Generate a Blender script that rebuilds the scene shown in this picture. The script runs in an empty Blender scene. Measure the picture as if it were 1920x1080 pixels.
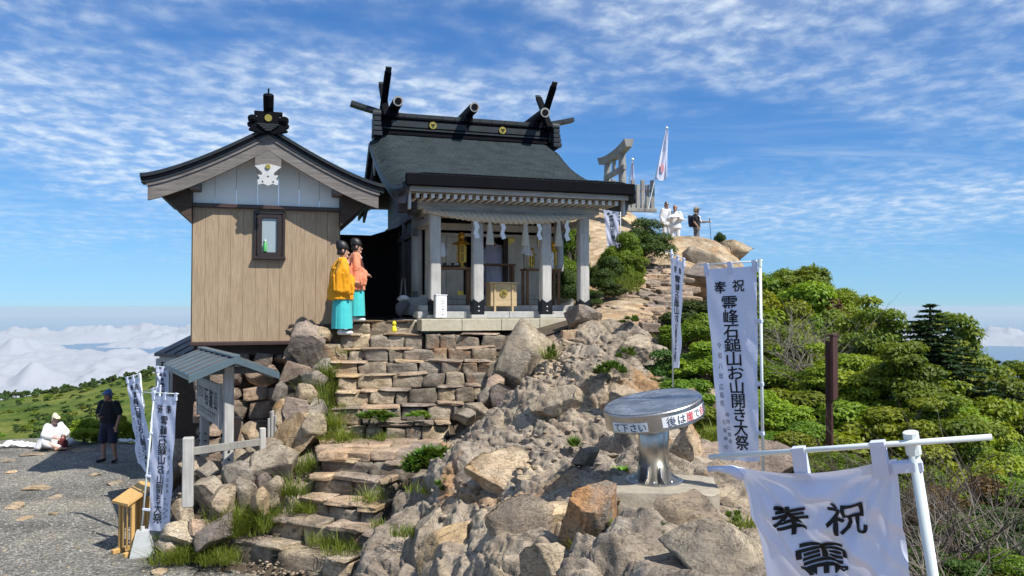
import bpy, bmesh, math, random
import numpy as np
from mathutils import Vector, Matrix
R = math.radians
rnd = random.Random(11)
nr = np.random.default_rng(11)
SC = bpy.context.scene
COL = SC.collection

# ------------------------------------------------------------------ camera
F = 1443.0                                   # focal length in pixels of a 1920 px wide frame
PITCH = math.atan(35.0 / F)
cam_d = bpy.data.cameras.new('camera')
cam_d.sensor_width = 36.0
cam_d.lens = 36.0 * F / 1920.0
cam_d.clip_start = 0.05
cam_d.clip_end = 400000.0
cam = bpy.data.objects.new('camera', cam_d)
COL.objects.link(cam)
cam.location = (0, 0, 0)
cam.rotation_euler = (R(90) + PITCH, 0, 0)
SC.camera = cam

# ------------------------------------------------------------------ sun, sky, exposure
SUN_EL = R(52)
SUN_H = Vector((0.80, -0.60))
sun_dir = Vector((SUN_H.x * math.cos(SUN_EL), SUN_H.y * math.cos(SUN_EL), math.sin(SUN_EL)))
sd = bpy.data.lights.new('sun', 'SUN')
sd.energy = 4.6
sd.angle = R(0.53)
sd.color = (1.0, 0.955, 0.88)
sun = bpy.data.objects.new('sun', sd)
COL.objects.link(sun)
sun.location = (20, -15, 40)
sun.rotation_euler = sun_dir.to_track_quat('Z', 'Y').to_euler()

world = bpy.data.worlds.new("World")
SC.world = world
world.use_nodes = True


def nodes_of(tree):
    n, l = tree.nodes, tree.links

    def add(kind, ins=None, **props):
        x = n.new(kind)
        for k, v in props.items():
            setattr(x, k, v)
        for k, v in (ins or {}).items():
            s = x.inputs[k]
            if hasattr(v, 'links') or isinstance(v, bpy.types.NodeSocket):
                l.new(v, s)
            else:
                s.default_value = v
        return x
    return add


def build_world():
    t = world.node_tree
    t.nodes.clear()
    A = nodes_of(t)
    tc = A('ShaderNodeTexCoord')
    sky = A('ShaderNodeTexSky', sky_type='NISHITA', sun_disc=False)
    sky.sun_elevation = SUN_EL
    sky.sun_rotation = math.atan2(SUN_H.x, SUN_H.y)
    sky.altitude = 2000
    sky.air_density = 1.0
    sky.dust_density = 0.0
    sky.ozone_density = 3.0
    grade = A('ShaderNodeHueSaturation', {'Saturation': SKY_SAT, 'Value': SKY_VAL, 'Hue': 0.502, 'Color': sky.outputs[0]})
    # a camera's tone curve: the bright band over the horizon is held back, and the white balance is cool
    k1 = A('ShaderNodeVectorMath', {0: grade.outputs[0], 1: (.10, .10, .10)}, operation='MULTIPLY')
    k2 = A('ShaderNodeVectorMath', {0: k1.outputs[0], 1: (1.0, 1.0, 1.0)}, operation='ADD')
    k3 = A('ShaderNodeVectorMath', {0: grade.outputs[0], 1: k2.outputs[0]}, operation='DIVIDE')
    grade = A('ShaderNodeMixRGB', {0: 1.0, 1: k3.outputs[0], 2: (0.42, 0.71, 1.02, 1)}, blend_type='MULTIPLY')
    nrm = A('ShaderNodeVectorMath', {0: tc.outputs['Generated']}, operation='NORMALIZE')
    sep = A('ShaderNodeSeparateXYZ', {0: nrm.outputs[0]})
    zz = A('ShaderNodeMath', {0: sep.outputs[2], 1: 0.0}, operation='MAXIMUM')
    zd = A('ShaderNodeMath', {0: zz.outputs[0], 1: 0.10}, operation='ADD')
    px = A('ShaderNodeMath', {0: sep.outputs[0], 1: zd.outputs[0]}, operation='DIVIDE')
    py = A('ShaderNodeMath', {0: sep.outputs[1], 1: zd.outputs[0]}, operation='DIVIDE')
    p = A('ShaderNodeCombineXYZ', {0: px.outputs[0], 1: py.outputs[0], 2: 0.0})
    # altocumulus: a broad cover, a mottle of small puffs inside it, fine wisps on their edges
    m1 = A('ShaderNodeMapping', {0: p.outputs[0], 'Location': (3.3, 1.1, 0), 'Rotation': (0, 0, 0.5), 'Scale': (0.55, 0.8, 1)})
    n1 = A('ShaderNodeTexNoise', {'Vector': m1.outputs[0], 'Scale': 1.0, 'Detail': 4.0, 'Roughness': 0.55, 'Distortion': 0.4})
    m2 = A('ShaderNodeMapping', {0: p.outputs[0], 'Location': (1.7, 7.4, 0), 'Rotation': (0, 0, -0.45), 'Scale': (6.6, 6.2, 1)})
    n2 = A('ShaderNodeTexNoise', {'Vector': m2.outputs[0], 'Scale': 1.5, 'Detail': 5.0, 'Roughness': 0.55, 'Distortion': 0.15})
    m3 = A('ShaderNodeMapping', {0: p.outputs[0], 'Location': (9.1, 2.2, 0), 'Rotation': (0, 0, 0.35), 'Scale': (0.5, 1.5, 1)})
    n3 = A('ShaderNodeTexNoise', {'Vector': m3.outputs[0], 'Scale': 1.3, 'Detail': 7.0, 'Roughness': 0.6, 'Distortion': 0.6})
    c1 = A('ShaderNodeMapRange', {0: n1.outputs[0], 1: 0.325, 2: 0.60, 3: 0.0, 4: 1.0}, interpolation_type='SMOOTHSTEP')
    c2 = A('ShaderNodeMapRange', {0: n2.outputs[0], 1: 0.34, 2: 0.80, 3: 0.0, 4: 1.0}, interpolation_type='SMOOTHSTEP')
    c3 = A('ShaderNodeMapRange', {0: n3.outputs[0], 1: 0.46, 2: 0.85, 3: 0.0, 4: 0.75}, interpolation_type='SMOOTHSTEP')
    low = A('ShaderNodeMapRange', {0: sep.outputs[2], 1: 0.10, 2: 0.30, 3: 1.0, 4: 0.25}, interpolation_type='SMOOTHSTEP')
    c3 = A('ShaderNodeMath', {0: c3.outputs[0], 1: low.outputs[0]}, operation='MULTIPLY')
    puff = A('ShaderNodeMath', {0: c1.outputs[0], 1: c2.outputs[0]}, operation='MULTIPLY')
    base = A('ShaderNodeMath', {0: c1.outputs[0], 1: 0.22}, operation='MULTIPLY')
    su = A('ShaderNodeMath', {0: puff.outputs[0], 1: base.outputs[0]}, operation='ADD')
    su2 = A('ShaderNodeMath', {0: su.outputs[0], 1: c3.outputs[0]}, operation='MAXIMUM')
    el = A('ShaderNodeMapRange', {0: sep.outputs[2], 1: 0.015, 2: 0.16, 3: 0.0, 4: 1.0}, interpolation_type='SMOOTHSTEP')
    mask = A('ShaderNodeMath', {0: su2.outputs[0], 1: el.outputs[0]}, operation='MULTIPLY')
    mask2 = A('ShaderNodeMath', {0: mask.outputs[0], 1: 0.76}, operation='MULTIPLY', use_clamp=True)
    mx = A('ShaderNodeMixRGB', {0: mask2.outputs[0], 1: grade.outputs[0], 2: CLOUD_RGB})
    bg = A('ShaderNodeBackground', {0: mx.outputs[0], 1: SKY_STRENGTH})
    out = A('ShaderNodeOutputWorld', {0: bg.outputs[0]})


SKY_SAT, SKY_VAL, SKY_STRENGTH = 1.10, 1.0, 0.15
CLOUD_RGB = (4.0, 4.5, 5.0, 1)
build_world()
vs = SC.view_settings
SC.display_settings.display_device = 'sRGB'
vs.view_transform = 'Standard'
vs.look = 'None'
vs.exposure = 0.5
vs.gamma = 1.0
vs.use_curve_mapping = False
SC.cycles.use_denoising = True
SC.cycles.max_bounces = 8
SC.cycles.transparent_max_bounces = 12


# ------------------------------------------------------------------ helpers
def W(px, py, d):
    """World point seen at photo pixel (px, py), d metres ahead."""
    u, v = (px - 960.0) / F, -(py - 540.0) / F
    cp, sp = math.cos(PITCH), math.sin(PITCH)
    dx, dy, dz = u, cp - v * sp, sp + v * cp
    k = d / dy
    return Vector((dx * k, d, dz * k))


def link(name, me, mat=None, parent=None, smooth=False):
    if mat is not None:
        me.materials.clear()
        for m in (mat if isinstance(mat, (list, tuple)) else [mat]):
            me.materials.append(m)
    if smooth and len(me.polygons):
        me.polygons.foreach_set('use_smooth', np.ones(len(me.polygons), bool))
    o = bpy.data.objects.new(name, me)
    COL.objects.link(o)
    if parent:
        o.parent = parent
    return o


def tag(o, label=None, cat=None, group=None, kind=None):
    if label: o['label'] = label
    if cat: o['category'] = cat
    if group: o['group'] = group
    if kind: o['kind'] = kind
    return o


def thing(name, label, cat, loc=(0, 0, 0), rotz=0.0, group=None):
    o = bpy.data.objects.new(name, None)
    COL.objects.link(o)
    o.empty_display_size = 0.2
    o.location = loc
    o.rotation_euler = (0, 0, rotz)
    return tag(o, label, cat, group)


def structure(name):
    o = bpy.data.objects.new(name, None)
    COL.objects.link(o)
    o['kind'] = 'structure'
    return o


def copy_tree(o, parent=None):
    c = o.copy()
    COL.objects.link(c)
    if parent is not None:
        c.parent = parent
    for ch in list(o.children):
        copy_tree(ch, c)
    return c


def mesh_np(name, V, faces, n=None):
    """Mesh from an (N,3) array and an (M,k) array of faces (k equal for all) or a list of lists."""
    me = bpy.data.meshes.new(name)
    V = np.asarray(V, dtype=np.float32)
    if isinstance(faces, np.ndarray):
        M, k = faces.shape
        me.vertices.add(len(V))
        me.vertices.foreach_set('co', V.ravel())
        me.loops.add(M * k)
        me.loops.foreach_set('vertex_index', faces.astype(np.int32).ravel())
        me.polygons.add(M)
        me.polygons.foreach_set('loop_start', np.arange(0, M * k, k, dtype=np.int32))
        me.polygons.foreach_set('loop_total', np.full(M, k, dtype=np.int32))
        me.update(calc_edges=True)
        me.validate()
    else:
        me.from_pydata([tuple(v) for v in V.tolist()], [], faces)
        me.update()
    return me


class MB:
    """Collects shapes; build() links them as one mesh object."""

    def __init__(s):
        s.v, s.f = [], []

    def add(s, V, Fc):
        o = len(s.v)
        s.v += [tuple(x) for x in V]
        s.f += [[i + o for i in f] for f in Fc]
        return s

    def box(s, c, size, rot=None, ch=None):
        hx, hy, hz = [max(x, 1e-4) / 2 for x in size]
        if ch is None:
            ch = min(0.012, min(hx, hy, hz) * 0.25)
        V = []
        for sx in (-1, 1):
            for sy in (-1, 1):
                for sz in (-1, 1):
                    V.append((sx * (hx - ch), sy * (hy - ch), sz * hz))
                    V.append((sx * (hx - ch), sy * hy, sz * (hz - ch)))
                    V.append((sx * hx, sy * (hy - ch), sz * (hz - ch)))
        if rot is not None:
            M = rot if isinstance(rot, Matrix) else Matrix.Rotation(rot, 3, 'Z')
            V = [M @ Vector(v) for v in V]
        c = Vector(c)
        V = [c + Vector(v) for v in V]
        return s.add(V, BOXF)

    def bar(s, a, b, w, h, ch=None, up=(0, 0, 1)):
        """Box from a to b, w wide, h high."""
        a, b = Vector(a), Vector(b)
        d = b - a
        L = d.length
        x = d.normalized()
        u = Vector(up)
        y = u.cross(x)
        if y.length < 1e-4:
            y = Vector((1, 0, 0)).cross(x)
        y.normalize()
        z = x.cross(y)
        M = Matrix((x, y, z)).transposed()
        return s.box((a + b) / 2, (L, w, h), M, ch)

    def tube(s, pts, rad, n=8, caps=True):
        pts = [Vector(p) for p in pts]
        if not hasattr(rad, '__len__'):
            rad = [rad] * len(pts)
        V, Fc = [], []
        ref = Vector((0.123, 0.31, 0.94))
        for i, p in enumerate(pts):
            d = (pts[min(i + 1, len(pts) - 1)] - pts[max(i - 1, 0)]).normalized()
            if abs(d.dot(ref)) > 0.97: ref = Vector((1, 0.1, 0))
            a = d.cross(ref).normalized()
            b = d.cross(a)
            for k in range(n):
                t = 2 * math.pi * k / n
                V.append(p + (a * math.cos(t) + b * math.sin(t)) * rad[i])
        for i in range(len(pts) - 1):
            for k in range(n):
                Fc.append([i * n + k, i * n + (k + 1) % n, (i + 1) * n + (k + 1) % n, (i + 1) * n + k])
        if caps:
            Fc.append(list(range(n))[::-1])
            Fc.append([(len(pts) - 1) * n + k for k in range(n)])
        return s.add(V, Fc)

    def loft(s, rings, closed=True, caps=True):
        n = len(rings[0])
        V = [p for r in rings for p in r]
        Fc = []
        for i in range(len(rings) - 1):
            for k in range(n if closed else n - 1):
                Fc.append([i * n + k, i * n + (k + 1) % n, (i + 1) * n + (k + 1) % n, (i + 1) * n + k])
        if caps and closed:
            Fc.append(list(range(n))[::-1])
            Fc.append([(len(rings) - 1) * n + k for k in range(n)])
        return s.add(V, Fc)

    def prism(s, poly, off):
        """Closed 3-D polygon extruded by vector off."""
        off = Vector(off)
        a = [Vector(p) for p in poly]
        b = [p + off for p in a]
        n = len(a)
        Fc = [list(range(n))[::-1], list(range(n, 2 * n))]
        for k in range(n):
            Fc.append([k, (k + 1) % n, n + (k + 1) % n, n + k])
        return s.add(a + b, Fc)

    def lathe(s, c, prof, n=20, caps=True):
        c = Vector(c)
        return s.loft([[c + Vector((r * math.cos(2 * math.pi * k / n), r * math.sin(2 * math.pi * k / n), z)) for k in range(n)] for r, z in prof], True, caps)

    def mesh(s, name):
        me = bpy.data.meshes.new(name)
        me.from_pydata(s.v, [], s.f)
        me.update()
        return me

    def build(s, name, mat, parent=None, smooth=False):
        return link(name, s.mesh(name), mat, parent, smooth)


def _boxfaces():
    bm = bmesh.new()
    V = []
    for sx in (-1, 1):
        for sy in (-1, 1):
            for sz in (-1, 1):
                V += [(sx * .8, sy * .8, sz), (sx * .8, sy, sz * .8), (sx, sy * .8, sz * .8)]
    vs_ = [bm.verts.new(v) for v in V]
    bm.verts.index_update()
    r = bmesh.ops.convex_hull(bm, input=vs_)
    bmesh.ops.recalc_face_normals(bm, faces=bm.faces)
    bmesh.ops.join_triangles(bm, faces=bm.faces, cmp_seam=False, cmp_sharp=False, cmp_uvs=False, cmp_vcols=False, cmp_materials=False, angle_face_threshold=0.1, angle_shape_threshold=3.2)
    f = [[v.index for v in fc.verts] for fc in bm.faces]
    bm.free()
    return f


BOXF = _boxfaces()


def B(name, mat, parent, c, size, rot=None, ch=None):
    return MB().box(c, size, rot, ch).build(name, mat, parent)


# ------------------------------------------------------------------ numpy noise
def _h(*ints):
    h = np.zeros(np.shape(ints[0]), np.uint32)
    for i, a in enumerate(ints):
        h ^= (np.asarray(a).astype(np.int64) & 0xffffffff).astype(np.uint32) * np.uint32([0x8da6b343, 0xd8163841, 0xcb1ab31f, 0x165667b1][i])
        h ^= h >> np.uint32(15)
        h *= np.uint32(0x2c1b3c6d)
        h ^= h >> np.uint32(12)
    h *= np.uint32(0x297a2d39)
    h ^= h >> np.uint32(15)
    return h.astype(np.float64) / 4294967296.0


def vnoise(P, seed=0):
    P = np.asarray(P, float)
    if P.shape[1] == 2:
        P = np.column_stack([P, np.zeros(len(P))])
    i = np.floor(P).astype(np.int64)
    f = P - i
    f = f * f * (3 - 2 * f)
    o = 0
    for dx in (0, 1):
        for dy in (0, 1):
            for dz in (0, 1):
                w = (f[:, 0] if dx else 1 - f[:, 0]) * (f[:, 1] if dy else 1 - f[:, 1]) * (f[:, 2] if dz else 1 - f[:, 2])
                o = o + w * _h(i[:, 0] + dx, i[:, 1] + dy, i[:, 2] + dz, np.full(len(P), seed))
    return o * 2 - 1


def fbm(P, oct=4, seed=0, gain=0.5):
    P = np.asarray(P, float)
    o, a = 0, 1.0
    for k in range(oct):
        o = o + a * vnoise(P * 2.03 ** k + 7.7 * k, seed + k)
        a *= gain
    return o


def voro(P, seed=0):
    """2-D Voronoi: F1, F2, vector from the cell's centre, three random numbers of the cell."""
    i = np.floor(P).astype(np.int64)
    best = np.full(len(P), 9.0)
    sec = np.full(len(P), 9.0)
    dv = np.zeros((len(P), 2))
    cid = np.zeros((len(P), 2), np.int64)
    for dx in (-1, 0, 1):
        for dy in (-1, 0, 1):
            cx, cy = i[:, 0] + dx, i[:, 1] + dy
            s = np.full(len(P), seed)
            c = np.column_stack([cx + 0.1 + .8 * _h(cx, cy, s), cy + 0.1 + .8 * _h(cy, cx, s + 5)])
            v = P - c
            d = np.hypot(v[:, 0], v[:, 1])
            nb = d < best
            sec = np.where(nb, best, np.minimum(sec, d))
            best = np.where(nb, d, best)
            dv[nb] = v[nb]
            cid[nb, 0] = cx[nb]
            cid[nb, 1] = cy[nb]
    s = np.full(len(P), seed)
    r = np.column_stack([_h(cid[:, 0], cid[:, 1], s + 11), _h(cid[:, 0], cid[:, 1], s + 12), _h(cid[:, 0], cid[:, 1], s + 13)])
    return best, sec, dv, r


def sstep(a, b, x):
    t = np.clip((x - a) / (b - a), 0, 1)
    return t * t * (3 - 2 * t)
# ------------------------------------------------------------------ materials
def mat_base(name, col=(.5, .5, .5), rough=.8, metal=0.0, spec=None):
    m = bpy.data.materials.new(name)
    m.use_nodes = True
    b = m.node_tree.nodes['Principled BSDF']
    b.inputs['Base Color'].default_value = (*col, 1)
    b.inputs['Roughness'].default_value = rough
    b.inputs['Metallic'].default_value = metal
    if spec is not None:
        b.inputs['Specular IOR Level'].default_value = spec
    return m, b, nodes_of(m.node_tree)


def ramp(A, fac, stops, interp='LINEAR'):
    r = A('ShaderNodeValToRGB', {0: fac})
    e = r.color_ramp
    e.interpolation = interp
    while len(e.elements) < len(stops):
        e.elements.new(0.5)
    for k, (p, c) in enumerate(stops):
        e.elements[k].position = p
        e.elements[k].color = (*c, 1) if len(c) == 3 else c
    return r.outputs[0]


def bump(A, b, h, strength, dist):
    x = A('ShaderNodeBump', {'Height': h, 'Strength': strength, 'Distance': dist})
    b.node_tree if False else None
    return x.outputs[0]


def lk(m, a, s):
    m.node_tree.links.new(a, s)


def pos(A, obj=False, scale=(1, 1, 1), rot=(0, 0, 0), jitter=False):
    if obj:
        p = A('ShaderNodeTexCoord').outputs['Object']
    else:
        p = A('ShaderNodeNewGeometry').outputs['Position']
    if jitter:
        oi = A('ShaderNodeObjectInfo')
        k = A('ShaderNodeVectorMath', {0: oi.outputs['Random'], 1: (37.0, 91.0, 53.0)}, operation='MULTIPLY')
        p = A('ShaderNodeVectorMath', {0: p, 1: k.outputs[0]}, operation='ADD').outputs[0]
    return A('ShaderNodeMapping', {0: p, 'Scale': scale, 'Rotation': rot}).outputs[0]


def noise(A, v, s, d=5, r=.6, dist=0.0):
    return A('ShaderNodeTexNoise', {'Vector': v, 'Scale': s, 'Detail': float(d), 'Roughness': r, 'Distortion': dist}).outputs[0]


def mixc(A, f, a, b, blend='MIX'):
    x = A('ShaderNodeMixRGB', blend_type=blend)
    t = x.id_data
    for k, v in ((0, f), (1, a), (2, b)):
        if isinstance(v, bpy.types.NodeSocket):
            t.links.new(v, x.inputs[k])
        else:
            x.inputs[k].default_value = v if k == 0 else (*v, 1)
    return x.outputs[0]


def mat_rock(name, tones, stain=(.38, .21, .09), stain_lo=.57, lichen=.62, tint=.35, bumpk=1.0, fine=1.0):
    m, b, A = mat_base(name, rough=.92, spec=.25)
    p = pos(A)
    oi = A('ShaderNodeObjectInfo').outputs['Random']
    n1 = noise(A, p, 2.3, 7, .62, .3)
    base = ramp(A, n1, [(.28, tones[0]), (.46, tones[1]), (.60, tones[2]), (.75, tones[3])])
    # each stone has a tone of its own
    hs = A('ShaderNodeHueSaturation', {'Color': base, 'Saturation': A('ShaderNodeMapRange', {0: oi, 3: 0.75, 4: 1.25}).outputs[0],
                                       'Value': A('ShaderNodeMapRange', {0: A('ShaderNodeMath', {0: oi, 1: 7.31}, operation='MULTIPLY').outputs[0], 1: 0., 2: 7.31, 3: 1 - tint * .8, 4: 1 + tint * .5}).outputs[0]}).outputs[0]
    nb_ = noise(A, p, .55, 5, .65, .5)
    hs = mixc(A, 1.0, hs, ramp(A, nb_, [(.32, (.62, .63, .66)), (.5, (1, 1, 1)), (.66, (1.22, 1.16, 1.05))]), 'MULTIPLY')
    ns = noise(A, p, .9, 4, .6, .8)
    st = A('ShaderNodeMapRange', {0: ns, 1: stain_lo, 2: stain_lo + .10, 3: 0., 4: .75}).outputs[0]
    c = mixc(A, st, hs, stain)
    nl = noise(A, p, 9.0, 6, .7)
    nl2 = noise(A, p, 1.6, 3, .5)
    li = A('ShaderNodeMath', {0: A('ShaderNodeMapRange', {0: nl, 1: lichen - .06, 2: lichen + .08}).outputs[0], 1: A('ShaderNodeMapRange', {0: nl2, 1: .42, 2: .62}).outputs[0]}, operation='MULTIPLY').outputs[0]
    c = mixc(A, A('ShaderNodeMath', {0: li, 1: .8}, operation='MULTIPLY').outputs[0], c, (.075, .072, .065))
    nf = noise(A, p, 42.0 * fine, 5, .75)
    c = mixc(A, .75, c, ramp(A, nf, [(.25, (.45, .45, .45)), (.5, (1, 1, 1)), (.75, (1.35, 1.35, 1.35))]), 'MULTIPLY')
    # thin dark veins and fissures
    nv = noise(A, pos(A, scale=(1, 1, 2.6), rot=(.35, .5, .4)), 3.1, 5, .65, 1.2)
    vein = A('ShaderNodeMath', {0: A('ShaderNodeMath', {0: nv, 1: .5}, operation='SUBTRACT').outputs[0]}, operation='ABSOLUTE').outputs[0]
    ve = A('ShaderNodeMapRange', {0: vein, 1: 0.0, 2: .012, 3: .7, 4: 0.}).outputs[0]
    c = mixc(A, ve, c, (.08, .07, .06))
    lk(m, c, b.inputs['Base Color'])
    h1 = A('ShaderNodeMath', {0: noise(A, p, 14.0, 8, .7), 1: nv}, operation='ADD').outputs[0]
    h2 = A('ShaderNodeMath', {0: h1, 1: A('ShaderNodeMath', {0: ve, 1: -.6}, operation='MULTIPLY').outputs[0]}, operation='ADD').outputs[0]
    bp = A('ShaderNodeBump', {'Height': h2, 'Strength': .75 * bumpk, 'Distance': .04})
    lk(m, bp.outputs[0], b.inputs['Normal'])
    return m


def mat_wood(name, a, bcol, axis=2, rough=.75, scale=1.0, cracks=True, obj=True, k=.6):
    m, b, A = mat_base(name, rough=rough, spec=.3)
    sc = [28, 28, 28]
    sc[axis] = 1.4
    p = pos(A, obj, tuple(s * scale for s in sc), jitter=True)
    n = noise(A, p, 1.0, 6, .65, .35)
    n2 = noise(A, pos(A, obj, (2, 2, 2), jitter=True), 1.0, 4, .6)
    c = ramp(A, n, [(.3, a), (.5, tuple((x + y) / 2 for x, y in zip(a, bcol))), (.68, bcol)])
    c = mixc(A, k, c, ramp(A, n2, [(.3, (.62, .62, .62)), (.55, (1, 1, 1)), (.75, (1.2, 1.18, 1.15))]), 'MULTIPLY')
    if cracks:
        n3 = noise(A, p, 2.2, 3, .6)
        ck = A('ShaderNodeMapRange', {0: n3, 1: .30, 2: .36, 3: .55, 4: 0.}).outputs[0]
        c = mixc(A, ck, c, tuple(x * .3 for x in a))
    lk(m, c, b.inputs['Base Color'])
    bp = A('ShaderNodeBump', {'Height': n, 'Strength': .35, 'Distance': .01})
    lk(m, bp.outputs[0], b.inputs['Normal'])
    return m


def mat_plain(name, col, rough=.7, metal=0., var=.18, scale=6., bumpk=.15, bdist=.01, spec=None, obj=False, dirt=None, bscale=40.):
    m, b, A = mat_base(name, col, rough, metal, spec)
    p = pos(A, obj, jitter=obj)
    n = noise(A, p, scale, 6, .65)
    c = mixc(A, 1.0, col, ramp(A, n, [(.28, (1 - var,) * 3), (.5, (1, 1, 1)), (.74, (1 + var * .6,) * 3)]), 'MULTIPLY')
    if dirt:
        nd = noise(A, p, 1.7, 6, .7)
        c = mixc(A, A('ShaderNodeMapRange', {0: nd, 1: .52, 2: .72, 3: 0., 4: dirt[1]}).outputs[0], c, dirt[0])
    lk(m, c, b.inputs['Base Color'])
    if bumpk:
        bp = A('ShaderNodeBump', {'Height': noise(A, p, bscale, 4, .6), 'Strength': bumpk, 'Distance': bdist})
        lk(m, bp.outputs[0], b.inputs['Normal'])
    return m


def mat_leaf(name, a, bcol, transl=.38, rough=.55, scale=1.1, hue=.03):
    m, b, A = mat_base(name, rough=rough, spec=.35)
    p = pos(A)
    n = noise(A, p, scale, 4, .65)
    n2 = noise(A, p, 17.0, 2, .6)
    f = A('ShaderNodeMath', {0: A('ShaderNodeMath', {0: n, 1: .55}, operation='MULTIPLY').outputs[0], 1: A('ShaderNodeMath', {0: n2, 1: .45}, operation='MULTIPLY').outputs[0]}, operation='ADD').outputs[0]
    c = ramp(A, f, [(.34, a), (.66, bcol)])
    oi = A('ShaderNodeObjectInfo').outputs['Random']
    c = A('ShaderNodeHueSaturation', {'Color': c, 'Hue': A('ShaderNodeMapRange', {0: oi, 3: .5 - hue, 4: .5 + hue * .6}).outputs[0],
                                      'Value': A('ShaderNodeMapRange', {0: A('ShaderNodeMath', {0: oi, 1: 3.7}, operation='MULTIPLY').outputs[0], 1: 0., 2: 3.7, 3: .8, 4: 1.2}).outputs[0]}).outputs[0]
    lk(m, c, b.inputs['Base Color'])
    tr = A('ShaderNodeBsdfTranslucent', {0: mixc(A, 1.0, c, (1.25, 1.2, .6), 'MULTIPLY')})
    mx = A('ShaderNodeMixShader', {0: transl, 1: b.outputs[0], 2: tr.outputs[0]})
    lk(m, mx.outputs[0], m.node_tree.nodes['Material Output'].inputs[0])
    return m


def mat_cloth(name, col, transl=.25, rough=.85, var=.06, weave=0.0):
    m, b, A = mat_base(name, col, rough, spec=.2)
    b.inputs['Sheen Weight'].default_value = .15
    p = pos(A)
    n = noise(A, p, 9., 4, .6)
    c = mixc(A, 1.0, col, ramp(A, n, [(.3, (1 - var,) * 3), (.7, (1 + var,) * 3)]), 'MULTIPLY')
    lk(m, c, b.inputs['Base Color'])
    bp = A('ShaderNodeBump', {'Height': noise(A, p, 16., 4, .55, .6), 'Strength': .25, 'Distance': .02})
    lk(m, bp.outputs[0], b.inputs['Normal'])
    if transl:
        tr = A('ShaderNodeBsdfTranslucent', {0: c})
        mx = A('ShaderNodeMixShader', {0: transl, 1: b.outputs[0], 2: tr.outputs[0]})
        lk(m, mx.outputs[0], m.node_tree.nodes['Material Output'].inputs[0])
    return m


ROCK = mat_rock('sun_bleached_rock', [(.19, .145, .095), (.38, .295, .20), (.50, .40, .28), (.58, .49, .37)])
ROCK_GREY = mat_rock('grey_rock', [(.15, .13, .10), (.29, .245, .19), (.39, .335, .26), (.48, .425, .34)], stain_lo=.64)
ROCK_RUST = mat_rock('rust_stained_rock', [(.13, .11, .09), (.26, .21, .16), (.36, .29, .21), (.44, .38, .30)], stain=(.46, .22, .07), stain_lo=.50)
ROCK_PINK = mat_rock('pinkish_rock', [(.17, .13, .105), (.28, .22, .175), (.37, .29, .235), (.44, .37, .31)], stain_lo=.7)
STEPSTONE = mat_rock('step_stone', [(.12, .095, .07), (.27, .22, .16), (.39, .33, .25), (.50, .44, .35)], stain=(.24, .13, .07), stain_lo=.57, lichen=.57, tint=.6)
FLAG = mat_rock('flagstone', [(.20, .15, .11), (.34, .26, .195), (.44, .345, .26), (.52, .43, .34)], stain_lo=.66, tint=.4)


def mat_gravel():
    m, b, A = mat_base('gravel', rough=.95, spec=.2)
    p = pos(A)
    v = A('ShaderNodeTexVoronoi', {'Vector': p, 'Scale': 34.0, 'Randomness': 1.0})
    v2 = A('ShaderNodeTexVoronoi', {'Vector': p, 'Scale': 80.0})
    n = noise(A, p, .7, 6, .65)
    hsv = A('ShaderNodeSeparateColor', {0: v.outputs['Color']}).outputs[0]
    c = ramp(A, hsv, [(0., (.16, .155, .145)), (.5, (.29, .28, .255)), (.85, (.41, .395, .355)), (1., (.58, .55, .48))])
    c = mixc(A, 1.0, c, ramp(A, n, [(.3, (.58, .57, .55)), (.5, (1, .99, .96)), (.7, (1.5, 1.4, 1.2))]), 'MULTIPLY')
    d = A('ShaderNodeMapRange', {0: v.outputs['Distance'], 1: .0, 2: .6, 3: 1.1, 4: .55}).outputs[0]
    c = mixc(A, 1.0, c, A('ShaderNodeCombineXYZ', {0: d, 1: d, 2: d}).outputs[0], 'MULTIPLY')
    lk(m, c, b.inputs['Base Color'])
    h = A('ShaderNodeMath', {0: A('ShaderNodeMath', {0: v.outputs['Distance'], 1: -1.}, operation='MULTIPLY').outputs[0], 1: A('ShaderNodeMath', {0: v2.outputs['Distance'], 1: -.4}, operation='MULTIPLY').outputs[0]}, operation='ADD').outputs[0]
    bp = A('ShaderNodeBump', {'Height': h, 'Strength': .8, 'Distance': .02})
    lk(m, bp.outputs[0], b.inputs['Normal'])
    return m


GRAVEL = mat_gravel()
CREAM = mat_plain('cream_cut_stone', (.46, .42, .31), .85, var=.2, scale=14., dirt=((.25, .2, .12), .35))
GREYSTONE = mat_plain('grey_cut_stone', (.42, .415, .39), .85, var=.2, scale=11.)
CONCRETE = mat_plain('concrete', (.34, .30, .235), .92, var=.3, scale=7., bumpk=.4, bdist=.015, dirt=((.16, .14, .10), .5))
CONC_BLOCK = mat_plain('pale_concrete', (.42, .44, .44), .85, var=.12, scale=9.)
SOIL = mat_plain('dark_soil', (.085, .064, .042), .95, var=.4, scale=5., bumpk=.7, bdist=.03)
WOOD_GREY = mat_wood('weathered_grey_wood', (.38, .37, .345), (.55, .535, .505))
WOOD_GREY_X = mat_wood('weathered_grey_wood_along', (.36, .345, .315), (.53, .51, .475), axis=0)
WOOD_MID = mat_wood('aged_grey_wood', (.22, .21, .195), (.34, .33, .30))
WOOD_PALE = mat_wood('pale_hall_wood', (.56, .50, .41), (.72, .66, .56))
WOOD_BARGE = mat_wood('weathered_brown_wood', (.12, .105, .095), (.22, .20, .185), axis=0)
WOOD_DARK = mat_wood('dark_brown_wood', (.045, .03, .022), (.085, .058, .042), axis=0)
WOOD_SHADE = mat_wood('shaded_grey_wood', (.10, .105, .115), (.17, .175, .19))  # darker, bluish copy of the grey wood: shade put into its colour
WOOD_FRESH = mat_wood('fresh_cedar', (.50, .29, .095), (.66, .42, .165), cracks=False, k=.3)
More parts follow.
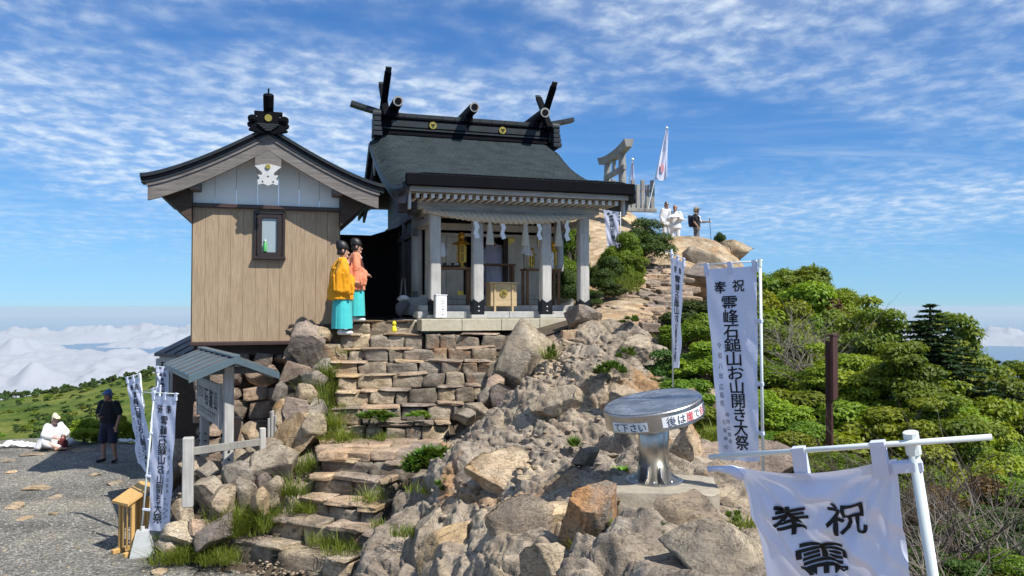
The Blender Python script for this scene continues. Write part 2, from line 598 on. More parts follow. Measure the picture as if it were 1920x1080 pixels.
WOOD_TABLE = mat_wood('brown_table_wood', (.16, .085, .045), (.24, .14, .08), axis=0, cracks=False)
WOOD_BOX = mat_wood('pale_box_wood', (.42, .31, .17), (.55, .42, .25), axis=0, cracks=False, k=.3)
SIDING = mat_wood('beige_siding', (.27, .19, .115), (.43, .325, .22), cracks=False, scale=1.9, k=.2)
COPPER = mat_plain('dark_copper_sheet', (.020, .026, .030), .5, metal=.0, var=.35, scale=5., bumpk=.1, spec=.3)
COPPER_BLK = mat_plain('black_copper_edge', (.0045, .005, .007), .6, spec=.06, metal=.0, var=.3, scale=4., bumpk=.05)
TIN = mat_plain('slate_blue_sheet', (.10, .145, .165), .45, metal=.2, var=.25, scale=3., bumpk=.08)
TIN_GREY = mat_plain('grey_roof_sheet', (.12, .115, .115), .55, metal=.15, var=.25, scale=3.)
GABLE_WHITE = mat_plain('white_gable_panel', (.88, .87, .82), .6, var=.06, scale=2.5, bumpk=.03)
WHITE = mat_plain('white_paint', (.78, .79, .79), .55, var=.06, scale=5., bumpk=.02)
WHITE_DIRTY = mat_plain('worn_white_paint', (.52, .52, .51), .6, var=.18, scale=4., bumpk=.05, dirt=((.3, .3, .3), .5))
FRAME_BROWN = mat_plain('dark_brown_frame', (.028, .018, .015), .4, var=.2, scale=4., bumpk=.02)
FLASH = mat_plain('brown_flashing', (.055, .030, .026), .45, var=.2, scale=3., bumpk=.02)
BLACK = mat_plain('black_fitting', (.012, .012, .013), .35, metal=.3, var=.3, scale=6., bumpk=.05)
INK = mat_plain('black_ink', (.008, .008, .009), .8, var=.05, bumpk=0)
INK_GREY = mat_plain('grey_ink', (.10, .10, .13), .8, var=.05, bumpk=0)
INK_BLUE = mat_plain('blue_grey_ink', (.07, .10, .15), .8, var=.05, bumpk=0)
INK_RED = mat_plain('red_ink', (.55, .09, .10), .8, var=.05, bumpk=0)
INK_OLD = mat_plain('faded_ink', (.07, .07, .075), .8, var=.3, bumpk=0)
GOLD = mat_plain('gold', (.85, .52, .10), .28, metal=1.0, var=.15, scale=9., bumpk=.1)
DARK = mat_plain('interior_shade', (.012, .011, .011), .9, var=.1, bumpk=0)  # near-black: the shade of deep openings and holes put into the colour
ROPE = mat_plain('straw_rope', (.50, .46, .38), .9, var=.3, scale=30., bumpk=.5)
PAPER = mat_plain('white_paper', (.80, .82, .84), .7, var=.05, bumpk=0)
PVC = mat_plain('pale_pole_plastic', (.66, .72, .72), .35, var=.06, scale=4., bumpk=.02)
RUST = mat_plain('rusty_brown_sheet', (.060, .020, .014), .7, metal=.1, var=.4, scale=6., bumpk=.15)
GLASS_D = mat_plain('window_glass', (.30, .36, .38), .12, var=.1, scale=2., bumpk=.0, spec=.6)
GREEN_PL = mat_plain('green_plastic', (.10, .42, .12), .4, var=.05, bumpk=0)
YELLOW = mat_plain('yellow_plastic', (.72, .62, .03), .45, var=.15, bumpk=.1)
SKIN = mat_plain('skin', (.45, .27, .19), .55, var=.1, scale=12., bumpk=.03)
SKIN_TAN = mat_plain('tanned_skin', (.33, .18, .12), .55, var=.1, scale=12., bumpk=.03)
HAIR = mat_plain('black_hair', (.012, .011, .011), .45, var=.3, scale=30., bumpk=.3)
EYE = mat_plain('dark_eye', (.01, .01, .01), .2, var=0., bumpk=0)
C_ORANGE = mat_cloth('orange_silk', (.78, .33, .008), .12, .6)
C_SALMON = mat_cloth('salmon_silk', (.74, .27, .15), .12, .6)
C_TURQ = mat_cloth('turquoise_cloth', (.07, .55, .55), .12, .7)
C_WHITE = mat_cloth('white_cotton', (.78, .78, .78), .2, .9)
C_LAV = mat_cloth('pale_lavender_robe', (.58, .56, .68), .05, .9)
C_BLACK = mat_cloth('black_cotton', (.014, .014, .017), 0, .9)
C_NAVY = mat_cloth('navy_cotton', (.018, .022, .045), 0, .9)
C_BLUECAP = mat_cloth('blue_cap_cloth', (.06, .13, .27), 0, .9)
C_TAN = mat_cloth('tan_cap_cloth', (.30, .23, .13), 0, .9)
C_CREAM = mat_cloth('cream_cap_cloth', (.62, .56, .40), 0, .9)
C_GREY = mat_cloth('grey_cloth', (.14, .13, .13), 0, .9)
C_RED = mat_cloth('dark_red_bag', (.12, .02, .02), 0, .8)
C_BANNER = mat_cloth('white_banner_cloth', (.66, .70, .86), .16, .62, var=.02)
SHADEPOST = mat_wood('split_log', (.20, .13, .09), (.36, .25, .17), k=.5)


def mat_steel():
    m, b, A = mat_base('brushed_steel', (.56, .555, .54), .33, 1.0)
    p = pos(A, True, (1.5, 1.5, 60))
    n = noise(A, p, 3., 4, .6)
    lk(m, A('ShaderNodeMapRange', {0: n, 3: .24, 4: .46}).outputs[0], b.inputs['Roughness'])
    n2 = noise(A, pos(A, True), 5., 5, .7)
    lk(m, ramp(A, n2, [(.3, (.42, .41, .39)), (.7, (.60, .59, .57))]), b.inputs['Base Color'])
    bp = A('ShaderNodeBump', {'Height': n, 'Strength': .08, 'Distance': .004})
    lk(m, bp.outputs[0], b.inputs['Normal'])
    return m


STEEL = mat_steel()


def mat_plate():
    """Engraved panorama plate: worn dark panel with pale etched lines."""
    m, b, A = mat_base('engraved_plate', (.2, .22, .24), .35, .85)
    p = pos(A, True)
    n = noise(A, p, 7., 7, .75, 2.5)
    e = A('ShaderNodeMath', {0: A('ShaderNodeMath', {0: n, 1: .5}, operation='SUBTRACT').outputs[0]}, operation='ABSOLUTE').outputs[0]
    f = A('ShaderNodeMapRange', {0: e, 1: 0., 2: .05, 3: 1., 4: 0.}).outputs[0]
    n2 = noise(A, p, 5., 3, .6)
    f2 = A('ShaderNodeMath', {0: f, 1: A('ShaderNodeMapRange', {0: n2, 1: .40, 2: .6}).outputs[0]}, operation='MULTIPLY').outputs[0]
    n3 = noise(A, p, 2.5, 5, .7)
    base = ramp(A, n3, [(.3, (.26, .29, .32)), (.7, (.42, .45, .48))])
    lk(m, mixc(A, f2, base, (.85, .86, .87)), b.inputs['Base Color'])
    lk(m, A('ShaderNodeMapRange', {0: n2, 3: .25, 4: .5}).outputs[0], b.inputs['Roughness'])
    return m


PLATE = mat_plate()
LEAF_BRIGHT = mat_leaf('bright_leaf', (.10, .17, .012), (.33, .40, .028))
LEAF_MID = mat_leaf('mid_leaf', (.06, .12, .010), (.22, .30, .024))
LEAF_DARK = mat_leaf('dark_leaf', (.022, .052, .010), (.085, .14, .020), transl=.25)
LEAF_FIR = mat_leaf('fir_needle', (.018, .040, .018), (.05, .09, .03), transl=.2)
LEAF_BROWN = mat_leaf('dry_leaf', (.075, .055, .022), (.17, .10, .035), transl=.3)
GRASSM = mat_leaf('grass_blade', (.075, .12, .014), (.24, .28, .045), transl=.4)
LEAF_HERB = mat_leaf('herb_leaf', (.035, .085, .012), (.13, .21, .03), transl=.3)
LEAF_LIME = mat_leaf('lime_leaf', (.10, .22, .02), (.22, .36, .04), transl=.35)
BARK = mat_plain('bark', (.12, .095, .075), .9, var=.4, scale=14., bumpk=.6, bdist=.02)
TWIG = mat_plain('grey_twig', (.20, .175, .14), .9, var=.4, scale=9., bumpk=.3)
TWIG_DK = mat_plain('dark_twig', (.085, .065, .05), .9, var=.5, scale=5., bumpk=.3)
# ------------------------------------------------------------------ the ground
GRAVEL_Z = -3.70
HAZE = 1.6e-5
# stair lines: (left px, y, d), (right px, y, d), bottom to top
STEPS = [((434, 1010, 11.38), (652, 1052, 10.3)), ((502, 971, 11.5), (702, 1004, 10.6)), ((555, 934, 11.62), (702, 955, 11.0)),
         ((582, 894, 11.9), (727, 902, 11.5)), ((600, 859, 12.1), (757, 871, 11.75)), ((612, 803, 13.2), (842, 795, 13.4)),
         ((622, 770, 13.6), (872, 757, 13.85)), ((626, 738, 13.95), (925, 722, 14.2)), ((630, 707, 14.3), (926, 697, 14.5)),
         ((612, 681, 14.65), (928, 677, 14.8)), ((602, 657, 15.0), (930, 652, 15.1)), ((605, 628, 15.35), (945, 627, 15.45)),
         ((655, 603, 15.7), (786, 603, 15.8))]
STEPW = [(W(*a), W(*b)) for a, b in STEPS]

_cp = []
for a, b in STEPW:
    for t in (0, .5, 1):
        p = a.lerp(b, t)
        _cp.append((p.x, p.y + .18, p.z - .16))
for px, py, d in [(700, 1070, 9.6), (760, 1045, 8.7), (760, 960, 9.9), (780, 920, 10.7), (830, 870, 11.5), (880, 800, 12.4), (930, 760, 13.3),
                  (960, 1075, 6.6), (1050, 1075, 6.2), (1300, 1075, 5.4), (1420, 1075, 4.9), (950, 900, 8.8), (1000, 800, 10.7), (1080, 720, 12.2),
                  (1020, 690, 13.4), (1100, 640, 14.3), (1090, 607, 15.4), (1100, 860, 9.0), (1150, 940, 7.3), (1340, 920, 7.4), (1200, 765, 10.6),
                  (1180, 705, 12.2), (1240, 650, 14.0), (1200, 592, 16.0), (1180, 560, 18.5), (1240, 490, 24.5), (1275, 468, 28.0),
                  (1130, 560, 18.2), (1200, 490, 24.5), (1390, 490, 26.0), (1340, 505, 24.5),
                  (540, 835, 14.3), (470, 885, 12.4), (400, 930, 11.9), (560, 855, 12.9), (345, 990, 11.7), (560, 960, 11.3), (530, 900, 11.9)]:
    p = W(px, py, d)
    _cp.append(tuple(p))
_cp += [(0, 0, -1.65), (0, 2.5, -1.8), (1.5, 2.8, -2.45), (-2, 3, -2.5), (-3, 6, -3.3), (-5, 7, -3.75), (0, -6, -1.9), (-5, -4, -4), (5, 5, -3.1),
        (4, 8, -2.5), (6, 10, -3.6), (8, 14, -4.4), (10, 20, -4.2), (6, 22, -.7), (9, 28, -1.6), (4.6, 19, -.1), (4.5, 14, -1.7), (3.0, 10.5, -1.6),
        (7, 17, -2.6), (9, 24, -2.2), (12, 28, -4), (3, 34, 3.9), (5.2, 33, 4.0), (2, 26, 1.6), (8.5, 31, 2.3), (7.6, 27, 1.6), (11, 33, -1), (6.6, 32, 2.3), (6.3, 30.4, 2.15), (7.6, 33.5, 1.4), (4.6, 32, 4.0),
        (-6, 19, -1.7), (-2, 22, -.6), (-2, 28, .4), (0, 17, -.45), (-1.5, 17.5, -.5), (1.2, 18, -.35), (-6, 30, -2.5), (-10, 27, -6),
        (-5, 15.4, -3.1), (-6.6, 15.6, -3.45), (-3.9, 14.6, -2.9), (-4.6, 17.5, -2.6), (-7.6, 17.5, -3.6),
        (-8, 8, -3.7), (-6, 10, -3.72), (-14, 10, -3.7), (-14, 16, -3.7), (-14, 20, -3.7), (-9, 14, -3.7), (-8.6, 18, -3.7), (-10, 21, -3.7),
        (-3.6, 8.5, -3.75), (-2.7, 10.2, -3.72), (-4.6, 10.8, -3.72), (5, -5, -3.5), (14, 10, -8), (15, 22, -8), (13, 2, -8)]
_cp = np.array(_cp, float)


def _phi(r2):
    return np.where(r2 > 1e-12, .5 * r2 * np.log(np.maximum(r2, 1e-12)), 0)


def _tps_fit(C, lam):
    n = len(C)
    d2 = ((C[:, None, :2] - C[None, :, :2]) ** 2).sum(-1)
    K = _phi(d2) + lam * np.eye(n)
    P = np.column_stack([np.ones(n), C[:, :2]])
    A = np.zeros((n + 3, n + 3))
    A[:n, :n], A[:n, n:], A[n:, :n] = K, P, P.T
    return np.linalg.solve(A, np.concatenate([C[:, 2], np.zeros(3)]))


_w = _tps_fit(_cp, .12)


def gravel_edge(Y):
    return np.interp(Y, [0, 5, 8, 10.2, 10.9, 11.5, 12, 14, 17, 22, 30], [1, -1.0, -1.5, -2.35, -3.6, -4.75, -5.1, -6.0, -7.4, -10, -14])


def stair_quads(X, Y):
    """For each point: index of the tread it lies on (-1 outside the stairs)."""
    k = np.full(X.shape, -1)
    for i in range(len(STEPW) - 1):
        (a, b), (a2, b2) = STEPW[i], STEPW[i + 1]
        a, b, a2, b2 = [np.array(v[:2]) for v in (a, b, a2, b2)]
        d = (b - a) / np.linalg.norm(b - a)
        quad = [a - d * .02 - np.array([0, .05]), b + d * .10 - np.array([0, .05]), b2 + d * .10, a2 - d * .02]
        ins = np.ones(X.shape, bool)
        for p, q in zip(quad, quad[1:] + quad[:1]):
            ins &= (q[0] - p[0]) * (Y - p[1]) - (q[1] - p[1]) * (X - p[0]) >= 0
        k = np.where(ins & (k < 0), i, k)
    return k


def stair_cap(X, Y):
    k = stair_quads(X, Y)
    tops = np.array([min(a.z, b.z) for a, b in STEPW] + [99.0])
    return tops[k] - np.where(k >= 0, .14, 0)


def ground_base(X, Y):
    X, Y = np.asarray(X, float), np.asarray(Y, float)
    z = np.full(X.shape, _w[-3]) + _w[-2] * X + _w[-1] * Y
    n = len(_cp)
    for i in range(n):
        z = z + _w[i] * _phi((X - _cp[i, 0]) ** 2 + (Y - _cp[i, 1]) ** 2)
    g = sstep(0.0, .5, gravel_edge(Y) - X) * sstep(4, 8, Y)
    P = np.column_stack([X.ravel(), Y.ravel()])
    gz = GRAVEL_Z + (.03 * fbm(P * .9, 3, 5)).reshape(X.shape)
    z = z * (1 - g) + gz * g
    # the terrace ends and falls away at the back left, the ridge falls away to the right and far behind
    z = z - np.maximum(0, Y - 21.4 - .4 * np.sin(X * 1.3)) * .75 * sstep(-6.0, -9.0, X)
    z = z - np.maximum(0, X - 9.5) * .35 - np.maximum(0, -15.5 - X) * .6 - np.maximum(0, Y - 35) * .6 - np.maximum(0, -5 - Y) * .5
    z = np.minimum(z, stair_cap(X, Y))
    return np.maximum(z, -30)


def H(x, y):
    return float(ground_base(np.array([x]), np.array([y]))[0])


def rock_mask(X, Y):
    xs = np.interp(Y, [0, 6, 9.6, 10.3, 11, 11.6, 12.4, 13.4, 13.9, 14.4, 15.3, 16], [-9, -3.2, -2.0, -2.15, -1.85, -1.55, -1.5, -1.0, -.72, -.28, -.12, 1.2])
    m = sstep(-.05, .35, X - xs) * sstep(15.6, 15.0, Y)
    m *= sstep(4.6, 3.0, X)
    pile = sstep(0, .5, X - gravel_edge(Y)) * sstep(14.6, 13.6, Y) * sstep(0, .4, xs - 1.9 - X + .4 * np.clip(Y - 11, -1, 2)) * .35
    m = np.maximum(m, pile)
    for px, py, d, rr in ((1352, 1058, 5.6, .75), (1106, 985, 6.75, .42), (1286, 976, 6.6, .5), (1240, 934, 7.4, .6)):
        c = W(px, py, d)
        m = m * (1 - .8 * sstep(rr, rr * .5, np.hypot(X - c.x, Y - c.y)))
    return np.where(stair_quads(X, Y) >= 0, 0.0, m)


def blocks(P, seed):
    """Upper envelope of flat-faced blocks, one per cell: a dipping top, a steep scarp and two flanks each."""
    i = np.floor(P).astype(np.int64)
    out = np.full(len(P), -.55)
    sd_ = np.full(len(P), seed)
    for dx in (-1, 0, 1):
        for dy in (-1, 0, 1):
            cx, cy = i[:, 0] + dx, i[:, 1] + dy
            r = [_h(cx, cy, sd_ + k) for k in range(8)]
            vx, vy = P[:, 0] - (cx + .1 + .8 * r[0]), P[:, 1] - (cy + .1 + .8 * r[1])
            a = (r[2] - .5) * .9
            c_, s_ = np.cos(a), np.sin(a)
            ux, uy = vx * c_ + vy * s_, -vx * s_ + vy * c_
            top = .55 * r[3] + (.05 + .45 * r[4]) * ux + (r[5] - .5) * .5 * uy
            v = np.minimum(top, .75 - (1.1 + r[6]) * ux)           # scarp
            v = np.minimum(v, .9 + (.9 + r[7]) * ux)
            v = np.minimum(v, .8 - (1.0 + r[3]) * uy)
            v = np.minimum(v, .8 + (.8 + r[4]) * uy)
            out = np.maximum(out, v)
    return out


def rock_relief(X, Y, Z):
    """Blocky, layered break-up of the bedrock: tilted cells at three sizes, recessed joints, fine roughness."""
    P = np.column_stack([X, Y])
    a = R(28)
    rot = np.array([[math.cos(a), -math.sin(a)], [math.sin(a), math.cos(a)]])
    wp = P + .09 * np.column_stack([fbm(P * 1.1, 3, 31), fbm(P * 1.1, 3, 47)])
    q = (wp @ rot) * np.array([1.0, .50])
    h = np.zeros(len(P))
    for s, k, seed in ((1.30, .62, 3), (.52, .66, 17), (.20, .62, 29), (.085, .30, 41)):
        h += s * k * blocks(q / s, seed)
    for s, jd, seed in ((.62, .07, 91), (.24, .03, 97)):      # open joints
        f1, f2, dv, r = voro((q + .05 * np.column_stack([fbm(P * 4, 2, 5), fbm(P * 4, 2, 8)])) / s, seed)
        h -= jd * np.exp(-(f2 - f1) / .035) - .05 * s * (r[:, 0] - .5) * sstep(0, .04, f2 - f1)
    h += .016 * fbm(P * 3.1, 4, 61) + .006 * fbm(P * 17, 3, 71)
    # bedding ledges
    lz = Z + h + .35 * X * .4
    st = .11
    k = np.floor(lz / st)
    fr = lz / st - k
    led = (k + sstep(.25, .75, fr)) * st - lz
    return h - .20 + led * .08 * sstep(-.3, .4, fbm(P * .8, 2, 83))


def grid_mesh(name, xs, ys, zf, skip=None):
    X, Y = np.meshgrid(xs, ys)
    Z = zf(X.ravel(), Y.ravel())
    V = np.column_stack([X.ravel(), Y.ravel(), Z])
    nx, ny = len(xs), len(ys)
    i = np.arange((ny - 1) * nx).reshape(ny - 1, nx)[:, :-1].ravel()
    Q = np.column_stack([i, i + 1, i + nx + 1, i + nx])
    if skip is not None:
        cx, cy = V[Q, 0].mean(1), V[Q, 1].mean(1)
        Q = Q[~skip(cx, cy)]
    return mesh_np(name, V, Q)


def ground_mats(me):
    """Slot 0 soil, 1 gravel, 2 rock."""
    n = len(me.polygons)
    c = np.zeros(n * 3)
    me.polygons.foreach_get('center', c)
    c = c.reshape(-1, 3)
    wob = .25 * fbm(c[:, :2] * 2.2, 3, 9)
    idx = np.zeros(n, np.int32)
    idx[(gravel_edge(c[:, 1]) - c[:, 0] + wob > .15) & (c[:, 1] > 4)] = 1
    idx[rock_mask(c[:, 0], c[:, 1]) > .12] = 2
    idx[(c[:, 0] > 1.2) & (c[:, 1] > 15) & (c[:, 0] < 9)] = 2
    me.polygons.foreach_set('material_index', idx)


def build_ground():
    x0, x1, y0, y1 = -4.6, 3.4, 4.4, 15.6
    coarse = grid_mesh('ground', np.arange(-22, 18.01, .2), np.arange(-8, 44.01, .2), lambda X, Y: ground_base(X, Y),
                       lambda x, y: (x > x0 + .15) & (x < x1 - .15) & (y > y0 + .15) & (y < y1 - .15))
    o = link('ground', coarse, [SOIL, GRAVEL, ROCK], smooth=True)
    o['kind'] = 'structure'
    ground_mats(coarse)
    # the bare rock: finer towards the camera
    ys = [y0]
    while ys[-1] < y1:
        ys.append(ys[-1] + max(.011, .0021 * ys[-1]))
    ys = np.array(ys)

    xs = np.arange(x0, x1, .017)
    X, Y = np.meshgrid(xs, ys)
    Z = ground_base(X.ravel(), Y.ravel()).reshape(X.shape)
    gy, gx = np.gradient(Z, ys, xs)
    nn = np.sqrt(1 + gx ** 2 + gy ** 2)
    m = rock_mask(X.ravel(), Y.ravel()).reshape(X.shape)
    e = np.minimum(np.minimum(X - x0, x1 - X), np.minimum(Y - y0, y1 - Y))
    r = -.04 + rock_relief((X + .45 * Z).ravel(), (Y - .75 * Z).ravel(), Z.ravel()).reshape(X.shape) * m
    k = r / nn * sstep(0, .3, e)
    V = np.column_stack([(X - gx * k).ravel(), (Y - gy * k).ravel(), (Z + k - .02 * sstep(.3, 0, e)).ravel()])
    nx = len(xs)
    i = np.arange((len(ys) - 1) * nx).reshape(len(ys) - 1, nx)[:, :-1].ravel()
    me = mesh_np('rocky_slope', V, np.column_stack([i, i + 1, i + nx + 1, i + nx]))
    ro = link('rocky_slope', me, [SOIL, GRAVEL, ROCK])
    ro['kind'] = 'structure'
    ground_mats(me)
    return o, ro


ground, rocky_slope = build_ground()


def HS(x, y):
    """Height of the ground with the rock's relief on it."""
    X, Y = np.array([float(x)]), np.array([float(y)])
    Z = ground_base(X, Y)
    return float((Z + (rock_relief(X + .45 * Z, Y - .75 * Z, Z) - .04) * rock_mask(X, Y))[0])


# ------------------------------------------------------------------ stones
def rock_mesh(name, dims, seed, sub=4, cuts=14, rough=.035, block=0.0, fl=.0):
    g = np.random.default_rng(seed)
    bm = bmesh.new()
    bmesh.ops.create_icosphere(bm, subdivisions=sub, radius=1)
    P = np.array([v.co[:] for v in bm.verts])
    Fc = np.array([[v.index for v in f.verts] for f in bm.faces])
    bm.free()
    if block > 0:                            # squarer stones
        m = np.abs(P).max(1, keepdims=True)
        P = P * (1 - block) + (P / m) * block
    for k in range(cuts):
        n = g.normal(size=3)
        if block > .3 and k < cuts * .6:
            n = n * .25 + np.eye(3)[g.integers(3)] * g.choice([-1, 1])
        n /= np.linalg.norm(n)
        d = g.uniform(.36, .86) if block <= .3 else g.uniform(.78, .95)
        o = np.maximum(0, P @ n - d)
        P = P - o[:, None] * n
    nrm = P / np.linalg.norm(P, axis=1, keepdims=True)
    off = seed * 3.1
    P = P + nrm * (rough * 1.6 * fbm(P * 1.7 + off, 3, 2) + rough * .8 * fbm(P * 5 + off, 3, 4))[:, None]
    if sub >= 5:
        q = P[:, :2] * 2.2 + P[:, 2:3] * 1.1 + off
        f1, f2, dv, r = voro(q, seed % 50)
        P = P - nrm * (.03 * np.exp(-(f2 - f1) / .05) + .03 * (r[:, 0] - .5))[:, None]
        P = P + nrm * (.012 * fbm(P * 16 + off, 3, 6))[:, None]
    lo, hi = P.min(0), P.max(0)
    P = (P - (lo + hi) / 2) / (hi - lo) * np.array(dims)
    return mesh_np(name, P, Fc)


BOULDERS = [rock_mesh('stone', (1, 1, 1), 100 + k, 4, 24 + k % 8, .016) for k in range(12)]
SMALL = [rock_mesh('stone', (1, 1, 1), 200 + k, 2, 9, .05) for k in range(10)]
def block_mesh(name, dims, seed, cuts=5, rough=.03):
    """Roughly squared stone: a subdivided box with knocked-off corners and uneven faces."""
    g = np.random.default_rng(seed)
    n = cuts + 1
    bm = bmesh.new()
    bmesh.ops.create_cube(bm, size=2)
    bmesh.ops.subdivide_edges(bm, edges=bm.edges[:], cuts=cuts, use_grid_fill=True)
    P = np.array([v.co[:] for v in bm.verts])
    Fc = np.array([[v.index for v in f.verts] for f in bm.faces])
    bm.free()
    for k in range(15):
        nn = g.normal(size=3)
        nn /= np.linalg.norm(nn)
        m = np.abs(nn).sum()
        P = P - np.maximum(0, P @ nn - g.uniform(.78, .95) * m)[:, None] * nn
    for ax in range(3):                      # faces a little out of true
        for sgn in (-1, 1):
            nn = np.eye(3)[ax] * sgn + g.normal(size=3) * .10
            nn /= np.linalg.norm(nn)
            P = P - np.maximum(0, P @ nn - g.uniform(.86, .98))[:, None] * nn
    off = seed * 1.7
    P = P + rough * np.column_stack([fbm(P * 1.9 + off + k * 9, 3, 3 + k) for k in range(3)])
    lo, hi = P.min(0), P.max(0)
    P = (P - (lo + hi) / 2) / (hi - lo) * np.array(dims)
    return mesh_np(name, P, Fc)


PEB = [rock_mesh('stone', (1, 1, 1), 250 + k, 1, 5, .05) for k in range(10)]
BLOCKS = [block_mesh('stone', (1, 1, 1), 400 + k, 6, .045) for k in range(16)]


def put(me, mat, parent, loc, dims, rot=(0, 0, 0), name='stone'):
    o = bpy.data.objects.new(name, me)
    COL.objects.link(o)
    if not me.materials:
        me.materials.append(mat)
    if me.materials[0] != mat:
        o.material_slots[0].link = 'OBJECT'
        o.material_slots[0].material = mat
    o.location, o.scale, o.rotation_euler = loc, dims, rot
    if parent: o.parent = parent
    return o


# big single rocks, each a thing: label, px, py (centre), d, width px, height px, depth m, seed, material, rotation
ROCKS = [
    ('tall grey boulder with a cracked face at the top right end of the stone stairs', 986, 684, 14.35, 118, 158, 1.1, 11, ROCK_GREY, (.1, .12, .2)),
    ('rounded pinkish boulder beside the cream stone platform at the foot of the path', 1094, 599, 15.25, 68, 50, .6, 12, ROCK_PINK, (0, .1, .1)),
    ('weathered grey rock under the lower end of the flagstone path', 1128, 662, 14.2, 70, 50, .7, 13, ROCK_GREY, (.1, .35, .3)),
    ('dark slanting rock between two shrubs below the flagstone path', 1196, 660, 13.6, 62, 52, .6, 14, ROCK_GREY, (.2, -.45, .1)),
    ('long flat dark rock at the edge of the path behind the narrow banner', 1266, 624, 14.2, 110, 40, .7, 15, ROCK_PINK, (0, .05, .1)),
    ('squared tan block of stone lying on the rock behind the round steel table', 1173, 726, 11.4, 62, 40, .4, 16, ROCK, (0, .05, .2)),
    ('leaning slab of rock with an orange face left of the concrete pedestal', 1106, 985, 6.75, 98, 150, .45, 17, ROCK_RUST, (.25, .35, -.3)),
    ('grey and rust coloured rock propped under the right corner of the pedestal', 1286, 976, 6.6, 130, 100, .5, 18, ROCK_RUST, (.15, -.25, .35)),
    ('large angular grey rock in the foreground beside the nearest banner', 1352, 1058, 5.6, 200, 150, .8, 19, ROCK_GREY, (.12, .30, .35)),
    ('broad brown boulder in shade behind the bar of the nearest banner', 1392, 876, 8.6, 200, 96, 1.0, 20, ROCK_PINK, (.05, .05, .1)),
    ('pale rock behind the steel column of the round table', 1296, 838, 8.7, 74, 90, .5, 21, ROCK, (.1, .1, .4)),
    ('yellowish brown rock with a dark hollow in the middle of the foreground', 1000, 985, 7.35, 120, 150, .6, 22, ROCK_RUST, (.2, -.25, .2)),
    ('grey pointed rock at the bottom edge below the orange faced slab', 1042, 1062, 6.35, 120, 110, .5, 23, ROCK_GREY, (.1, .35, .6)),
    ('big rough block at the top left corner of the stone stairs', 577, 648, 15.0, 66, 86, .7, 24, ROCK_PINK, (0, .1, .2)),
    ('large sloping slab of rock left of the middle stair landing', 556, 815, 13.1, 96, 66, .7, 25, ROCK, (.2, -.35, .35)),
    ('pale grey slanting boulder above the fence post at the stair foot', 448, 902, 12.0, 70, 66, .5, 26, ROCK_GREY, (.1, .3, .3)),
    ('wide flat topped rock left of the lower stairs among small boulders', 512, 872, 12.1, 96, 70, .6, 27, ROCK_GREY, (.1, -.15, .2)),
    ('lumpy tan outcrop on the ridge in front of the hiker', 1375, 484, 26.5, 70, 56, 1.6, 28, ROCK, (0, .2, .2)),
    ('cracked rock wall beside the path below the two pilgrims', 1318, 498, 25.0, 84, 70, 1.8, 29, ROCK, (0, -.1, .5)),
    ('brown rock ridge behind the top of the tall right banner', 1330, 528, 22.5, 110, 70, 1.6, 30, ROCK_PINK, (0, .1, .3)),
    ('grey slab jutting out at the middle of the rocky slope', 1060, 742, 11.6, 120, 90, .9, 31, ROCK_GREY, (.35, .35, .3)),
    ('rugged grey rock in front of the herb bush on the slope', 945, 880, 9.3, 110, 84, .7, 32, ROCK, (.3, .2, .5)),
    ('long grey rock leaning along the right side of the lower stairs', 800, 1010, 9.2, 120, 110, .7, 33, ROCK_GREY, (.2, -.45, .7)),
    ('tan rock wedge beside the stair end above the bottom edge', 848, 1030, 8.2, 120, 120, .7, 34, ROCK, (.2, -.3, .4)),
]
for lab, px, py, d, w, h, dep, seed, mt, rot in ROCKS:
    c = W(px, py, d)
    if seed in (22, 23, 31, 32, 33, 34): c.z -= .16 * h * d / F
    if seed not in (17, 18, 19) and rock_mask(np.array([c.x]), np.array([c.y]))[0] > .5: c.z = min(c.z, HS(c.x, c.y) + .16 * h * d / F)
    if seed in (22, 32, 34): w, h = w * 1.25, h * .95
    me = rock_mesh('boulder', (w * d / F * 1.05, dep, h * d / F * 1.1), seed, 5 if d < 16 else 4, 26, .014)
    o = put(me, mt, None, c, (1, 1, 1), rot, 'boulder')
    tag(o, lab, 'boulder')

# loose stones of the slope, set into it
g = np.random.default_rng(5)
def scatter(n, box, smin, smax, lib, mats, parent, ok, sink=.25, flat=.7):
    k = t = 0
    while k < n and t < n * 30:
        t += 1
        x, y = g.uniform(box[0], box[1]), g.uniform(box[2], box[3])
        if not ok(x, y):
            continue
        s = smin * (smax / smin) ** (g.random() ** 1.6)
        dims = (s * g.uniform(.8, 1.3), s * g.uniform(.7, 1.1), s * g.uniform(.45, .9) * flat / .7)
        put(lib[g.integers(len(lib))], mats[g.integers(len(mats))], parent, (x, y, HS(x, y) + dims[2] * (.5 - sink)), dims, (g.uniform(-.3, .3), g.uniform(-.3, .3), g.uniform(0, 6.28)))
        k += 1


rmask = lambda x, y: rock_mask(np.array([x]), np.array([y]))[0]
scatter(10, (-2.4, 2.6, 5.2, 13.5), .14, .5, BOULDERS, [ROCK, ROCK, ROCK_GREY, ROCK_RUST], rocky_slope, lambda x, y: rmask(x, y) > .9 and abs(x - y * .18) < 3)
